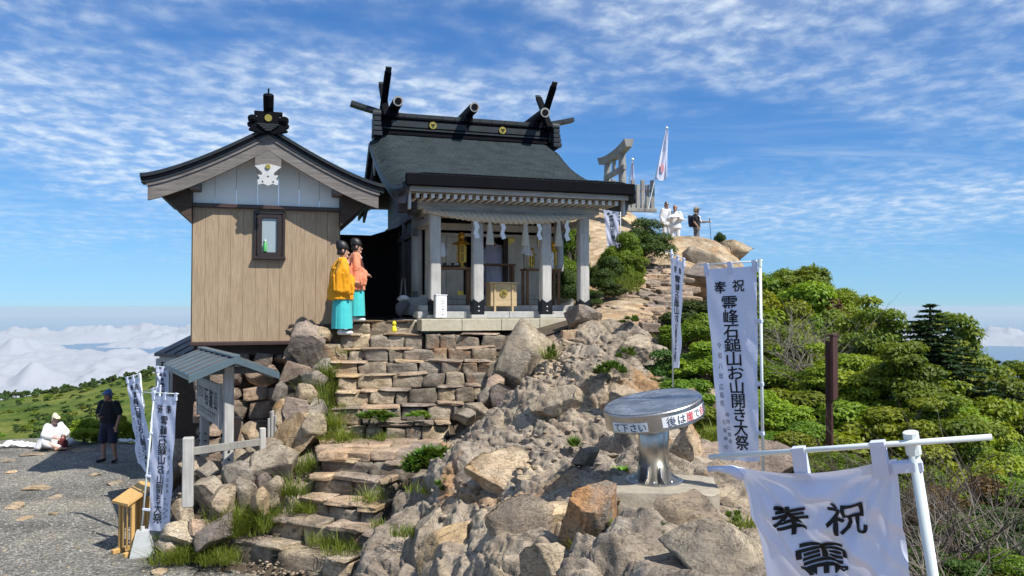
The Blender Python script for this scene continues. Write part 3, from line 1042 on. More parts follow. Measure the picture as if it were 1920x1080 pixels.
# hand-placed heap between fence and stairs: px, py, d, w px, h px
for i, (px, py, d, w, h) in enumerate([(395, 925, 11.8, 62, 56), (420, 948, 11.6, 58, 62), (372, 925, 12.1, 50, 55), (376, 990, 11.35, 44, 36), (465, 925, 11.8, 46, 60),
                                       (488, 942, 11.5, 44, 56), (515, 925, 11.7, 44, 50), (400, 1000, 11.2, 80, 40), (340, 1003, 11.3, 70, 48), (318, 1020, 11.3, 60, 34),
                                       (345, 960, 11.8, 50, 50), (498, 905, 12.0, 40, 40),
                                       (395, 890, 12.6, 60, 48), (362, 880, 13.0, 56, 44), (455, 865, 12.9, 60, 44), (425, 905, 12.3, 40, 36), (500, 845, 13.2, 60, 40),
                                       (535, 780, 13.7, 46, 60), (525, 745, 14.0, 36, 50), (560, 770, 13.6, 50, 50), (590, 800, 13.0, 40, 44), (575, 745, 14.0, 50, 50),
                                       (595, 770, 13.7, 44, 40), (330, 880, 14.0, 80, 50), (345, 845, 14.6, 70, 40), (318, 905, 13.4, 44, 40), (612, 690, 14.7, 40, 34), (560, 705, 14.6, 54, 50), (585, 720, 14.4, 50, 46),
                                       (476, 812, 14.3, 60, 40), (440, 835, 14.0, 50, 36), (925, 722, 13.9, 50, 40), (912, 748, 13.6, 46, 36), (932, 700, 14.2, 40, 36), (893, 772, 13.3, 50, 30), (938, 742, 13.5, 50, 40), (875, 782, 13.0, 50, 30)]):
    c = W(px, py, d)
    put(BOULDERS[i % 12], [ROCK_GREY, ROCK, ROCK_GREY, ROCK_PINK][i % 4], rocky_slope, c, (w * d / F * 1.15, w * d / F * .9, h * d / F * 1.15), (g.uniform(-.3, .3), g.uniform(-.3, .3), g.uniform(0, 6)))
# rubble in the hollows of the slope and at the stair foot
rub = []
def rubble(n, cx, cy, sx, sy, smin, smax, mat, name):
    V, Q = [], []
    XY = np.column_stack([cx + g.normal(size=n) * sx, cy + g.normal(size=n) * sy])
    Z = ground_base(XY[:, 0], XY[:, 1])
    Zs = Z + (rock_relief(XY[:, 0] + .45 * Z, XY[:, 1] - .75 * Z, Z) - .04) * rock_mask(XY[:, 0], XY[:, 1])
    base = [(np.array([v.co[:] for v in me.vertices]), np.array([p.vertices[:] for p in me.polygons])) for me in SMALL]
    o_ = 0
    for k in range(n):
        s = g.uniform(smin, smax)
        P, Fc = base[k % 10]
        P = P * np.array([s * g.uniform(.8, 1.5), s, s * .55])
        a = g.uniform(0, 6.28)
        P = P @ np.array([[math.cos(a), math.sin(a), 0], [-math.sin(a), math.cos(a), 0], [0, 0, 1]]) + np.array([XY[k, 0], XY[k, 1], Zs[k] + s * .12])
        Q.append(Fc + o_)
        o_ += len(P)
        V.append(P)
    o = link(name, mesh_np(name, np.concatenate(V), np.concatenate(Q)), mat)
    o['kind'] = 'stuff'


_c = W(560, 1050, 10.9)
rubble(260, _c.x, _c.y, .45, .22, .02, .07, ROCK, 'rubble')
_c = W(1050, 680, 13.3)
rubble(160, _c.x, _c.y, .35, .5, .03, .12, ROCK, 'rubble')
_c = W(1000, 830, 10.2)
rubble(220, _c.x, _c.y, .7, .9, .03, .10, ROCK, 'rubble')
SMALL = PEB
rubble(1500, -7.6, 13.2, 2.6, 2.6, .008, .032, GREYSTONE, 'pebbles')
rubble(160, -6.4, 11.6, 1.2, .9, .02, .06, ROCK_GREY, 'pebbles')
# flat pale stones lying in the gravel
for px, py, d, w, h in [(215, 905, 16.2, 46, 12), (312 - 240, 915, 15.8, 60, 12), (105, 928, 15, 36, 10), (30, 945, 14.3, 50, 12), (45, 965, 13.6, 34, 8), (180, 893, 16.9, 26, 8),
                        (300, 1072, 10.8, 46, 10), (110, 835, 20.3, 60, 10), (60, 850, 19.4, 50, 9), (160, 842, 19.9, 50, 9), (15, 862, 18.6, 40, 9), (20, 885, 17.2, 26, 6), (100, 960, 13.8, 20, 6)]:
    c = W(px, py, d)
    put(BOULDERS[int(px) % 12], ROCK, ground, (c.x, c.y, H(c.x, c.y) + .005), (w * d / F * .9, w * d / F * .7, .10), (0, 0, px))

# ------------------------------------------------------------------ stone stairs
stairs = thing('stone_stairs', 'rough stone stairs of irregular blocks climbing from the gravel to the shrine', 'stairs', tuple(STEPW[0][0]))
so = stairs.location.copy()
g = np.random.default_rng(21)
for i, (a, b) in enumerate(STEPW):
    prev = STEPW[i - 1][0].z if i else a.z - .3
    rise = min(.36, max(.2, a.z - (STEPW[i - 1][0].z + STEPW[i - 1][1].z) / 2 if i else .3)) + .07
    d = (b - a)
    L = d.length
    x = 0.0
    ang = math.atan2(d.y, d.x)
    nxt = STEPW[i + 1] if i + 1 < len(STEPW) else None
    run = min(.62, ((nxt[0] + nxt[1]) / 2 - (a + b) / 2).length + .10) if nxt else .5
    while x < L - .08:
        w = min(g.uniform(.24, .66) if i > 4 else g.uniform(.45, .95), L - x)
        if L - x - w < .16: w = L - x
        p = a + d * ((x + w / 2) / L)
        dep = max(run, .4) * g.uniform(.95, 1.1)
        back = Vector((-math.sin(ang), math.cos(ang), 0))
        hh = rise * g.uniform(.95, 1.08)
        c = p + back * (dep / 2 - .03 + g.uniform(-.025, .025)) + Vector((0, 0, -hh / 2 + g.uniform(-.02, .015)))
        put(BLOCKS[g.integers(16)], STEPSTONE if g.random() < .75 else ROCK_GREY, stairs, c - so, (w * g.uniform(1.03, 1.10), dep, hh * g.uniform(.90, 1.06)), (g.uniform(-.05, .05), g.uniform(-.07, .07), ang + g.uniform(-.10, .10)))
        x += w
    x = -.02  # thin pale slabs: worn treads, with their sunlit edge line put into the colour
    while x < L - .1:
        w = min(g.uniform(.34, .85), L - x + .03)
        p = a + d * ((x + w / 2) / L)
        back = Vector((-math.sin(ang), math.cos(ang), 0))
        dep = run * g.uniform(.95, 1.1)
        th = g.uniform(.06, .10) if i < 5 else g.uniform(.035, .055)
        c = p + back * (dep / 2 - (.06 if i < 5 else .035) + g.uniform(-.03, .02)) + Vector((0, 0, g.uniform(-.015, .02) if i < 5 else .004))
        if g.random() < (.85 if i < 5 else .7):
            put(BLOCKS[g.integers(16)], FLAG if g.random() < .7 else ROCK, stairs, c - so, (w * 1.01, dep, th), (g.uniform(-.03, .03), g.uniform(-.05, .05), ang + g.uniform(-.06, .06)))
        x += w
# slabs of the middle landing
for k in range(15):
    px, py = 625 + 45 * (k % 5) + g.uniform(-9, 9), 833 + 11 * (k // 5) + g.uniform(-3, 3)
    c = W(px, py, 13.0 - .42 * (k // 5))
    put(BLOCKS[k % 14], FLAG, stairs, Vector((c.x, c.y, STEPW[4][0].z + .06 - .01 * (k % 3))) - so, (g.uniform(.4, .6), g.uniform(.38, .5), .16), (0, 0, g.uniform(-.3, .3)))

# retaining wall left of the stairs, and the shaded foundation wall below the white-gabled house
def stone_wall(name, lab, A0, A1, zb, zt, smin, smax, mat, depth=.4, seed=1):
    gg = np.random.default_rng(seed)
    t = thing(name, lab, 'stone wall', tuple(A0))
    A0, A1 = Vector(A0), Vector(A1)
    d = A1 - A0
    L = d.length
    ang = math.atan2(d.y, d.x)
    z = zb
    core = B('core', SOIL, t, ((A1 - A0) / 2) + Vector((-math.sin(ang) * .3, math.cos(ang) * .3, (zb + zt) / 2 - A0.z)), (L, .3, zt - zb), ang)
    while z < zt - .05:
        h = min(gg.uniform(smin, smax) * .8, zt - z + .02)
        x = -.05
        while x < L:
            w = gg.uniform(smin, smax) * 1.25
            p = A0 + d * ((x + w / 2) / L)
            put(BLOCKS[gg.integers(14)] if gg.random() < .6 else BOULDERS[gg.integers(12)], mat, t, Vector((p.x - A0.x + gg.uniform(-.05, .05), p.y - A0.y, z + h / 2 - A0.z)),
                (w * 1.02, depth, h * 1.1), (gg.uniform(-.08, .08), gg.uniform(-.12, .12), ang + gg.uniform(-.1, .1)))
            x += w
        z += h
    return t


p0, p1 = W(548, 640, 15.35), W(612, 640, 15.05)
stone_wall('stone_wall', 'sunlit retaining wall of rough stones at the left end of the stairs under the priests', (p0.x, p0.y, -2.2), (p1.x + .05, p1.y, -2.2), -2.2, -.42, .28, .5, STEPSTONE, .5, 3)
p0, p1 = W(372, 700, 15.6), W(556, 700, 16.1)
stone_wall('foundation_wall', 'shaded stone foundation wall below the house with the white gable', (p0.x, p0.y, -3.6), (p1.x, p1.y, -3.6), -3.6, -.95, .3, .62, ROCK_PINK, .45, 8)

# ------------------------------------------------------------------ flagstone path up to the summit
path = structure('path')
g = np.random.default_rng(33)
PATH = [((1060, 622, 14.9), (1230, 605, 15.2)), ((1085, 603, 15.7), (1262, 588, 16.2)), ((1112, 583, 16.9), (1275, 570, 17.3)), ((1140, 563, 18.4), (1278, 548, 18.8)),
        ((1160, 545, 20.0), (1268, 530, 20.5)), ((1178, 525, 21.8), (1266, 515, 22.2)), ((1190, 505, 23.6), (1264, 498, 24.0)), ((1200, 490, 25.2), (1268, 484, 25.6)), ((1215, 478, 27.0), (1280, 470, 27.6))]
PW = [(W(*a), W(*b)) for a, b in PATH]


def path_at(t):
    t = min(max(t, 0), len(PW) - 1.001)
    i = int(t)
    f = t - i
    return PW[i][0].lerp(PW[i + 1][0], f), PW[i][1].lerp(PW[i + 1][1], f)


rows = 40
for k in range(rows):
    t = (len(PW) - 1) * k / rows
    a, b = path_at(t)
    a2, _ = path_at(t + (len(PW) - 1) / rows)
    d = b - a
    L = d.length
    ang = math.atan2(d.y, d.x)
    rowd = max(.2, (a2 - a).length)
    x = g.uniform(-.2, .05)
    while x < L:
        w = g.uniform(.22, .62)
        p = a + d * ((x + w / 2) / L)
        th = g.uniform(.12, .22)
        put(BLOCKS[g.integers(14)], FLAG, path, p + Vector((g.uniform(-.04, .04), g.uniform(-.06, .06), -th / 2 + g.uniform(-.03, .05))),
            (w * .97, rowd * g.uniform(1.0, 1.3), th), (g.uniform(-.02, .12), g.uniform(-.08, .08), ang + g.uniform(-.2, .2)))
        x += w
# low stones bordering the top of the path
for k in range(7):
    c = W(1278 + 7 * k, 462 - (k % 2), 28.2)
    put(BOULDERS[k % 12], ROCK, path, c, (.22, .3, .34), (0, 0, k))


# ------------------------------------------------------------------ far land: slopes, green hill, sea, clouds
def dep_crest(az):                           # depression (deg) of the hill's crest against azimuth (deg, left negative)
    return np.interp(az, [-60, -40, -33.6, -30, -27, -24.5, -22, -12], [9.5, 7.6, 6.7, 6.15, 5.35, 4.75, 4.4, 4.2])


def hill_z(az, d):
    dc = dep_crest(az)
    t = np.clip((d - 40) / 260.0, 0, 1)
    dep = 12.5 + (dc - 12.5) * t ** .8
    z = -d * np.tan(np.radians(dep))
    zc = -300 * np.tan(np.radians(dc))
    return np.where(d > 300, zc - (d - 300) * .62, z)


def build_far():
    az = np.radians(np.concatenate([np.arange(-72, -10, .35), np.arange(-10, 289, 2.0)]))
    rr = np.concatenate([np.arange(22, 60, 4), np.arange(60, 340, 4.0), np.geomspace(345, 4000, 24)])
    A_, D_ = np.meshgrid(az, rr)
    a, d = A_.ravel(), D_.ravel()
    X, Y = d * np.sin(a), d * np.cos(a)
    P = np.column_stack([X, Y])
    adeg = np.degrees(a)
    slope = -9 - (d - 20) * .62 + 6 * fbm(P * .02, 4, 3) * sstep(30, 120, d)
    hz = hill_z(adeg, d * np.maximum(np.cos(a), .2)) + (2.0 * fbm(P * .03, 4, 13) + .5 * fbm(P * .12, 3, 15)) * sstep(40, 110, d) * sstep(340, 250, d)
    w = sstep(-10, -16, adeg) * sstep(-74, -62, adeg)
    z = slope * (1 - w) + hz * w
    z = np.maximum(z, -1890 + 0 * z)
    V = np.column_stack([X, Y, z])
    n = len(az)
    i = np.arange((len(rr) - 1) * n).reshape(len(rr) - 1, n)
    j = np.roll(i, -1, axis=1)
    Q = np.column_stack([i.ravel(), j.ravel(), (j + n).ravel(), (i + n).ravel()])
    o = link('hill', mesh_np('hill', V, Q), None, smooth=True)
    o['kind'] = 'structure'
    m, b, A = mat_base('hill_grass', rough=.95, spec=.1)
    p = pos(A)
    c = ramp(A, noise(A, p, .05, 7, .65), [(.33, (.035, .065, .016)), (.47, (.085, .125, .022)), (.6, (.15, .17, .035)), (.75, (.21, .20, .06))])
    c = mixc(A, 1.0, c, ramp(A, noise(A, p, .9, 5, .7), [(.3, (.6, .6, .6)), (.7, (1.25, 1.25, 1.2))]), 'MULTIPLY')
    lk(m, c, b.inputs['Base Color'])
    bp = A('ShaderNodeBump', {'Height': noise(A, p, 1.1, 6, .7), 'Strength': .8, 'Distance': .5})
    lk(m, bp.outputs[0], b.inputs['Normal'])
    o.data.materials.append(m)
    # the sea far below
    ms, bs, As = mat_base('sea', (.03, .10, .22), .22)
    bs.inputs['IOR'].default_value = 1.33
    R_ = 170000.0
    ring = [(R_ * math.cos(2 * math.pi * k / 96), R_ * math.sin(2 * math.pi * k / 96), -1900.) for k in range(96)]
    me = bpy.data.meshes.new('sea')
    me.from_pydata(ring, [], [list(range(96))])
    s = link('sea', me, ms)
    s['kind'] = 'structure'



    # the cloud deck below the summit: puffs over gaps that show the sea
    azs = np.radians(np.arange(-46, 46, .11))
    rs = np.geomspace(4500, 25000, 230)
    A2, R2 = np.meshgrid(azs, rs)
    a, r = A2.ravel(), R2.ravel()
    X, Y = r * np.sin(a), r * np.cos(a)
    P = np.column_stack([X, Y]) / 1000.0
    big = fbm(P * .16 + 3.3, 3, 201)
    n = big * 1.0 + .72 * fbm(P * .55, 5, 211) - .05
    right = sstep(6, 16, np.degrees(a))
    n = n - right * .62
    f = np.maximum(n, 0)
    z = -800 + 190 * np.minimum(f, 1) ** .55 + 170 * f ** .5 * np.maximum(0, fbm(P * 1.6, 4, 221)) + 18 * f ** .5 * fbm(P * 5, 3, 231)
    z = z - .004 * np.maximum(0, r - 20000) * 0
    m_ = len(azs)
    i = np.arange((len(rs) - 1) * m_).reshape(len(rs) - 1, m_)[:, :-1].ravel()
    Q = np.column_stack([i, i + 1, i + m_ + 1, i + m_])
    Q = Q[(n[Q] > .0).any(1)]
    mc, bc, Ac = mat_base('cloud', (.36, .375, .41), 1.0, spec=0.0)
    tr = Ac('ShaderNodeBsdfTranslucent', {0: (.52, .55, .60, 1)})
    mx = Ac('ShaderNodeMixShader', {0: .12, 1: bc.outputs[0], 2: tr.outputs[0]})
    lk(mc, mx.outputs[0], mc.node_tree.nodes['Material Output'].inputs[0])
    c = link('clouds', mesh_np('clouds', np.column_stack([X, Y, z]), Q), mc, smooth=True)
    c['kind'] = 'stuff'


build_far()

# thin blue air over the sea, the clouds and the slopes
hz = MB().box((0, 0, -945.0), (330000.0, 330000.0, 1940.0), ch=1.0).build('haze', None)
hz['kind'] = 'stuff'
mh = bpy.data.materials.new('haze')
mh.use_nodes = True
mh.node_tree.nodes.clear()
Ah = nodes_of(mh.node_tree)
pv = Ah('ShaderNodeVolumePrincipled', {'Color': (.76, .91, 1.0, 1), 'Density': HAZE, 'Anisotropy': 0.0})
Ah('ShaderNodeOutputMaterial', {'Volume': pv.outputs[0]})
hz.data.materials.append(mh)
# ------------------------------------------------------------------ the shrine (local x along the front, y back, z up; origin mid post line)
SR = R(17)
shrine = thing('shrine', 'wooden shrine with dark copper roof, crossed finials and a straw rope over its front', 'shrine', (-.022, 16.587, -.25), SR)
PX = (-1.67, -.75, .78, 1.67)
# platform and steps of cut stone
for k in range(5):
    B('platform_block', CREAM, shrine, (-1.66 + .83 * k + .41 - .41, -.42, -.12), (.822, .55, .24), ch=.008)
B('platform_fill', GREYSTONE, shrine, (0, 2.9, -.30), (4.5, 6.0, .55))
for k in range(4):
    B('base_step', GREYSTONE, shrine, (-1.62 + 1.0 * k + .10, .32, .075), (.992, .55, .14), ch=.008)
for k in range(3):
    B('base_step', GREYSTONE, shrine, (-1.27 + 1.27 * k, .88, .16), (1.262, .58, .24), ch=.008)
B('plinth_block', GREYSTONE, shrine, (1.72, 1.75, .26), (.56, .7, .40), ch=.01)
B('plinth_block', GREYSTONE, shrine, (-1.72, 1.75, .26), (.56, .7, .40), ch=.01)
B('hall_floor', WOOD_PALE, shrine, (0, 3.6, .36), (3.5, 3.9, .14))
# front posts with black metal shoes
for x in PX:
    p = B('post', WOOD_GREY, shrine, (x, 0, 1.28), (.225, .225, 2.06), ch=.022)
    B('stone_base', GREYSTONE, p, (x, 0, .04), (.34, .34, .08))
    m = MB()
    z0, z1, zn, h = .08, .42, .34, .125
    for ang in range(4):
        M = Matrix.Rotation(ang * math.pi / 2, 3, 'Z')
        m.prism([Vector((x, 0, 0)) + M @ Vector(q) for q in ((-h, -h, z0), (h, -h, z0), (h, -h, z1), (0, -h, zn), (-h, -h, z1))], M @ Vector((0, .012, 0)))
    sh = m.build('metal_shoe', BLACK, p)
    m = MB()
    for zz in (.16, .25):
        m.lathe((x, -.128, zz), [(.022, -.004), (.022, .004)], 8)
        m.box((x, -.131, zz), (.03, .012, .03))
    m.build('shoe_boss', WHITE_DIRTY, p)
# beams over the posts
B('beam', WOOD_GREY_X, shrine, (0, 0, 2.41), (4.05, .20, .24))
B('beam', WOOD_GREY_X, shrine, (0, -.02, 2.245), (3.85, .16, .09))
B('purlin', WOOD_GREY_X, shrine, (0, -.50, 2.58), (4.55, .16, .10))
B('soffit_board', WOOD_GREY_X, shrine, (0, -.38, 2.66), (4.7, 1.1, .03))
B('eave_fascia', WOOD_GREY_X, shrine, (0, -.88, 2.60), (4.72, .05, .15))
B('white_end_board', WHITE_DIRTY, shrine, (-2.32, -.70, 2.44), (.05, .13, .50))
B('white_end_board', WHITE_DIRTY, shrine, (2.32, -.70, 2.44), (.05, .13, .50))
B('rafter_gap_shade', DARK, shrine, (0, -.40, 2.51), (4.5, .02, .13))  # near-black strip: shade between the rafters put into its colour
for k in range(29):
    x = -2.16 + 4.32 * k / 28
    r = B('rafter', WOOD_GREY, shrine, (x, -.36, 2.47), (.068, .70, .085))
    B('rafter_end', WHITE, r, (x, -.717, 2.47), (.072, .012, .09))


# roof
def zroof(y):
    y = np.asarray(y, float)
    tf = np.clip((4.1 - y) / 5.1, 0, 1)
    tb = np.clip((y - 4.1) / 2.9, 0, 1)
    return np.where(y <= 4.1, 2.88 + 1.92 * (1 - tf) ** 1.75, 4.80 - 1.55 * (1 - (1 - tb) ** 1.6))


def zroll(x):                                 # the tiles roll down over the verges
    return -.26 * np.clip((np.abs(x) - 2.12) / .40, 0, 1) ** 2


def roof_w(y):                                # half width: a little wider at the ridge
    return 2.47 + .10 * np.clip((np.asarray(y) + 1) / 5.1, 0, 1)


xs = np.concatenate([np.linspace(-1, -.85, 8), np.linspace(-.8, .8, 9), np.linspace(.85, 1, 8)])
ys = np.linspace(-1.0, 7.0, 41)
Vt, Vb = [], []
for y in ys:
    for s in xs:
        x = s * float(roof_w(y))
        z = float(zroof(y)) + float(zroll(x))
        Vt.append((x, y, z))
        Vb.append((x, y, z - .13 - .10 * max(0, (abs(s) - .85) / .15)))
nx, ny = len(xs), len(ys)
Q = []
n0 = nx * ny
for j in range(ny - 1):
    for i in range(nx - 1):
        a = j * nx + i
        Q.append([a, a + 1, a + nx + 1, a + nx])
        Q.append([n0 + a, n0 + a + nx, n0 + a + nx + 1, n0 + a + 1])
for j in range(ny - 1):
    a = j * nx
    Q.append([a, a + nx, n0 + a + nx, n0 + a])
    a = j * nx + nx - 1
    Q.append([a, n0 + a, n0 + a + nx, a + nx])
for i in range(nx - 1):
    Q.append([i, n0 + i, n0 + i + 1, i + 1])
    a = (ny - 1) * nx + i
    Q.append([a, a + 1, n0 + a + 1, n0 + a])
roof = link('roof', mesh_np('roof', np.array(Vt + Vb), np.array(Q)), COPPER, shrine)
# copper shingles laid in courses
g = np.random.default_rng(4)


def shingle_field(y0, y1, n, seed):
    V, Q = [], []
    ts = np.linspace(y0, y1, n + 1)
    for k in range(n):
        ya, yb = ts[k], ts[k + 1] + (ts[k + 1] - ts[k]) * .25
        w = float(roof_w(ya)) + .012
        edges = np.arange(-w - (k % 2) * .06, w + .12, .125)
        for e in range(len(edges) - 1):
            xa, xb = max(edges[e], -w), min(edges[e + 1], w)
            if xb - xa < .02: continue
            lift = .012 + g.uniform(0, .005)
            o = len(V)
            for (x, y, dz) in ((xa, ya, lift), (xb, ya, lift), (xb, yb, .004), (xa, yb, .004), (xa, ya, 0), (xb, ya, 0)):
                V.append((x + (.002 if x == xa else -.002), y, float(zroof(min(max(y, -1), 7))) + float(zroll(x)) + dz))
            Q += [[o, o + 1, o + 2, o + 3], [o + 4, o + 5, o + 1, o]]
    return V, Q


V1, Q1 = shingle_field(-1.02, 4.0, 34, 1)
V2, Q2 = shingle_field(7.02, 4.2, 20, 2)
me = mesh_np('shingles', np.array(V1 + V2), np.array(Q1 + [[i + len(V1) for i in q][::-1] for q in Q2]))
SHINGLE = mat_plain('copper_shingle', (.026, .036, .040), .75, metal=.0, var=.45, scale=3.2, bumpk=.25, bdist=.004, spec=.12, dirt=((.050, .068, .066), .45), bscale=25.)
sg = link('shingles', me, SHINGLE, shrine)
sg['kind'] = 'stuff'
B('eave_edge', COPPER_BLK, shrine, (0, -1.0, 2.735), (4.90, .10, .245), ch=.02)
for sx in (-1, 1):                           # verge boards below the roof's side edges
    m = MB()
    pts = [(sx * 2.42, y, float(zroof(y)) - .46) for y in np.linspace(-.7, 6.8, 16)]
    for a, b in zip(pts[:-1], pts[1:]):
        m.bar(a, b, .06, .26, ch=.005)
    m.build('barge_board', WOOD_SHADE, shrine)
# gable walls and hall sides
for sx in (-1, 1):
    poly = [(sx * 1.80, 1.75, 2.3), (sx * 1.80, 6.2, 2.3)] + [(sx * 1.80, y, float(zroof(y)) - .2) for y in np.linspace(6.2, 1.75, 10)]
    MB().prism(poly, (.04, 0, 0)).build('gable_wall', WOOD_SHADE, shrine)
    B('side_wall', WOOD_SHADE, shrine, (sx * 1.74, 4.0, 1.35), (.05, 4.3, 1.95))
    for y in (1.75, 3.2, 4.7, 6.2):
        MB().lathe((sx * 1.74, y, 0), [(.13, .42), (.128, 1.3), (.12, 2.42)], 18).build('round_pillar', WOOD_GREY if y < 2 else WOOD_SHADE, shrine, smooth=True)  # rear pillars in the shade-coloured copy of the wood
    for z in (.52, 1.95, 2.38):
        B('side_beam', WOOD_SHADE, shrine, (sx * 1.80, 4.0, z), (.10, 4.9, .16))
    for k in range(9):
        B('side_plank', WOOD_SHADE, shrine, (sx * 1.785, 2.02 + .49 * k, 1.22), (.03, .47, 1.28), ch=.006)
    # bracket block and hanging gable board
    B('bracket', WOOD_SHADE, shrine, (sx * 2.05, 1.5, 2.50), (.34, .26, .22))
    B('bracket', WOOD_SHADE, shrine, (sx * 1.9, .8, 2.44), (.16, 1.7, .2))
    m = MB()
    m.prism([(sx * 2.46, 4.1 + q[0], 3.95 + q[1]) for q in ((-.1, .35), (.1, .35), (.22, .05), (.12, -.1), (0, -.32), (-.12, -.1), (-.22, .05))], (.04, 0, 0))
    m.build('gable_pendant', WOOD_GREY, shrine)
    for y in (-.2, .5):
        B('tie_beam', WOOD_GREY_X, shrine, (sx * 1.70, .85, 2.12), (.12, 1.7, .15)) if y < 0 else None
B('hall_beam', WOOD_PALE, shrine, (0, 1.75, 2.12), (3.5, .14, .16))
B('hall_beam', WOOD_PALE, shrine, (0, 1.72, 2.42), (3.5, .12, .20))
B('hall_beam', WOOD_PALE, shrine, (0, 1.66, 1.93), (2.7, .05, .07))
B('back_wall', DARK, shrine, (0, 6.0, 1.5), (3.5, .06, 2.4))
B('ceiling', WOOD_PALE, shrine, (0, 2.6, 2.55), (3.6, 5.5, .03))
for k, x in enumerate((-1.25, -.83)):
    B('door_panel', WOOD_PALE, shrine, (x, 1.80, 1.24), (.41, .04, 1.44))
for k, x in enumerate((.66, 1.08, 1.46)):
    B('door_panel', WOOD_PALE, shrine, (x, 1.80, 1.24), (.40, .04, 1.44))
B('jamb', WOOD_PALE, shrine, (-1.50, 1.76, 1.2), (.10, .1, 1.7))
B('jamb', WOOD_DARK, shrine, (.40, 1.78, 1.2), (.12, .08, 1.62))
B('jamb', WOOD_DARK, shrine, (-.58, 1.78, 1.2), (.05, .08, 1.62))
B('threshold', WOOD_PALE, shrine, (0, 1.70, .47), (3.4, .14, .10))
for x, z in ((-1.36, 1.88), (-.70, 1.88), (.55, 1.85), (-.70, .56), (.58, .56), (1.3, 1.85), (.58, .62)):
    m = MB()
    m.box((x, 1.768, z), (.15, .012, .11))
    m.box((x + (.05 if x < 0 else -.05), 1.766, z - .05), (.06, .012, .12))
    m.build('gold_fitting', GOLD, shrine)

# ridge: box, cap beam, logs, finials, crests, end ornaments
RZ = 4.80
rb = B('ridge_box', COPPER_BLK, shrine, (0, 4.1, RZ + .14), (4.6, .34, .42))
for k in range(4):
    B('ridge_panel', COPPER, rb, (-1.55 + 1.03 * k, 3.925, RZ + .19), (.96, .02, .15))
B('ridge_strip', COPPER, rb, (0, 3.91, RZ + .05), (4.5, .03, .04))
B('ridge_strip', COPPER_BLK, rb, (0, 4.1, RZ - .09), (4.75, .50, .06))
m = MB()
pts = [(x, 4.1, RZ + .42 + .20 * max(0, abs(x) - 1.9) ** 1.3) for x in np.linspace(-3.05, 3.05, 19)]
for a, b in zip(pts[:-1], pts[1:]):
    m.bar(a, b, .26, .12, ch=.01)
m.build('ridge_cap', COPPER, shrine)
B('ridge_cap_base', COPPER_BLK, shrine, (0, 4.1, RZ + .345), (4.8, .40, .05))
for x in (-1.95, 0.02, 1.95):
    lg = MB().tube([(x, 3.30, RZ + .60), (x, 3.4, RZ + .60), (x, 4.8, RZ + .60), (x, 4.9, RZ + .60)], [.125, .135, .135, .125], 18).build('ridge_log', COPPER_BLK, shrine, smooth=False)
    MB().tube([(x, 3.285, RZ + .60), (x, 3.315, RZ + .60)], .128, 18).build('log_cap', WOOD_MID, lg)
    MB().tube([(x, 3.270, RZ + .60), (x, 3.29, RZ + .60)], .085, 16).build('log_disc', COPPER_BLK, lg)
    MB().box((x, 4.1, RZ + .42), (.2, .5, .2)).build('log_saddle', COPPER_BLK, lg)
for x in (-2.2, 2.2):
    for sy, top in ((1, 0), (-1, 0)):
        a = Vector((x - .02 * sy, 4.1 + sy * .42, RZ + .30))
        b = Vector((x + (.06 if x > 0 else .02), 4.1 - sy * .62, RZ + 1.38))
        f = MB().bar(a, b, .10, .17, ch=.012, up=(1, 0, 0)).build('crossed_finial', COPPER_BLK, shrine)
        d = (b - a).normalized()
        MB().bar(b - d * .02, b + d * .13, .05, .15, ch=.006, up=(1, 0, 0)).build('finial_tip', COPPER, f)
for x in (-.95, .95):
    m = MB()
    m.tube([(x, 3.915, RZ + .19), (x, 3.885, RZ + .19)], .095, 20)
    c = m.build('ridge_crest', GOLD, shrine)
    m = MB()
    for k in range(3):
        a = k * 2.094 + .5
        m.tube([(x, 3.89, RZ + .19), (x + .05 * math.cos(a), 3.878, RZ + .19 + .05 * math.sin(a))], [.012, .03], 8)
    m.build('crest_relief', COPPER, c)
for x in (-2.42, 2.42):
    m = MB()
    for k in range(4):
        m.box((x, 3.78 - .0 * k, RZ + .22 - .13 * k), (.18 + .02 * k, .22 + .05 * k, .11))
    m.tube([(x - .1, 3.82, RZ + .36), (x + .1, 3.82, RZ + .36)], .11, 14)
    m.box((x, 4.1, RZ + .05), (.12, .62, .62))
    m.build('ridge_end_ornament', COPPER, shrine)

# ------------------------------------------------------------------ things hung on and standing in the shrine


def SL(x, y, z):                              # shrine-local point in world space
    return Matrix.Translation((-.022, 16.587, -.25)) @ Matrix.Rotation(SR, 4, 'Z') @ Vector((x, y, z))


def sthing(name, lab, cat, x, y, z, rz=0, group=None):
    return thing(name, lab, cat, SL(x, y, z), SR + rz, group)


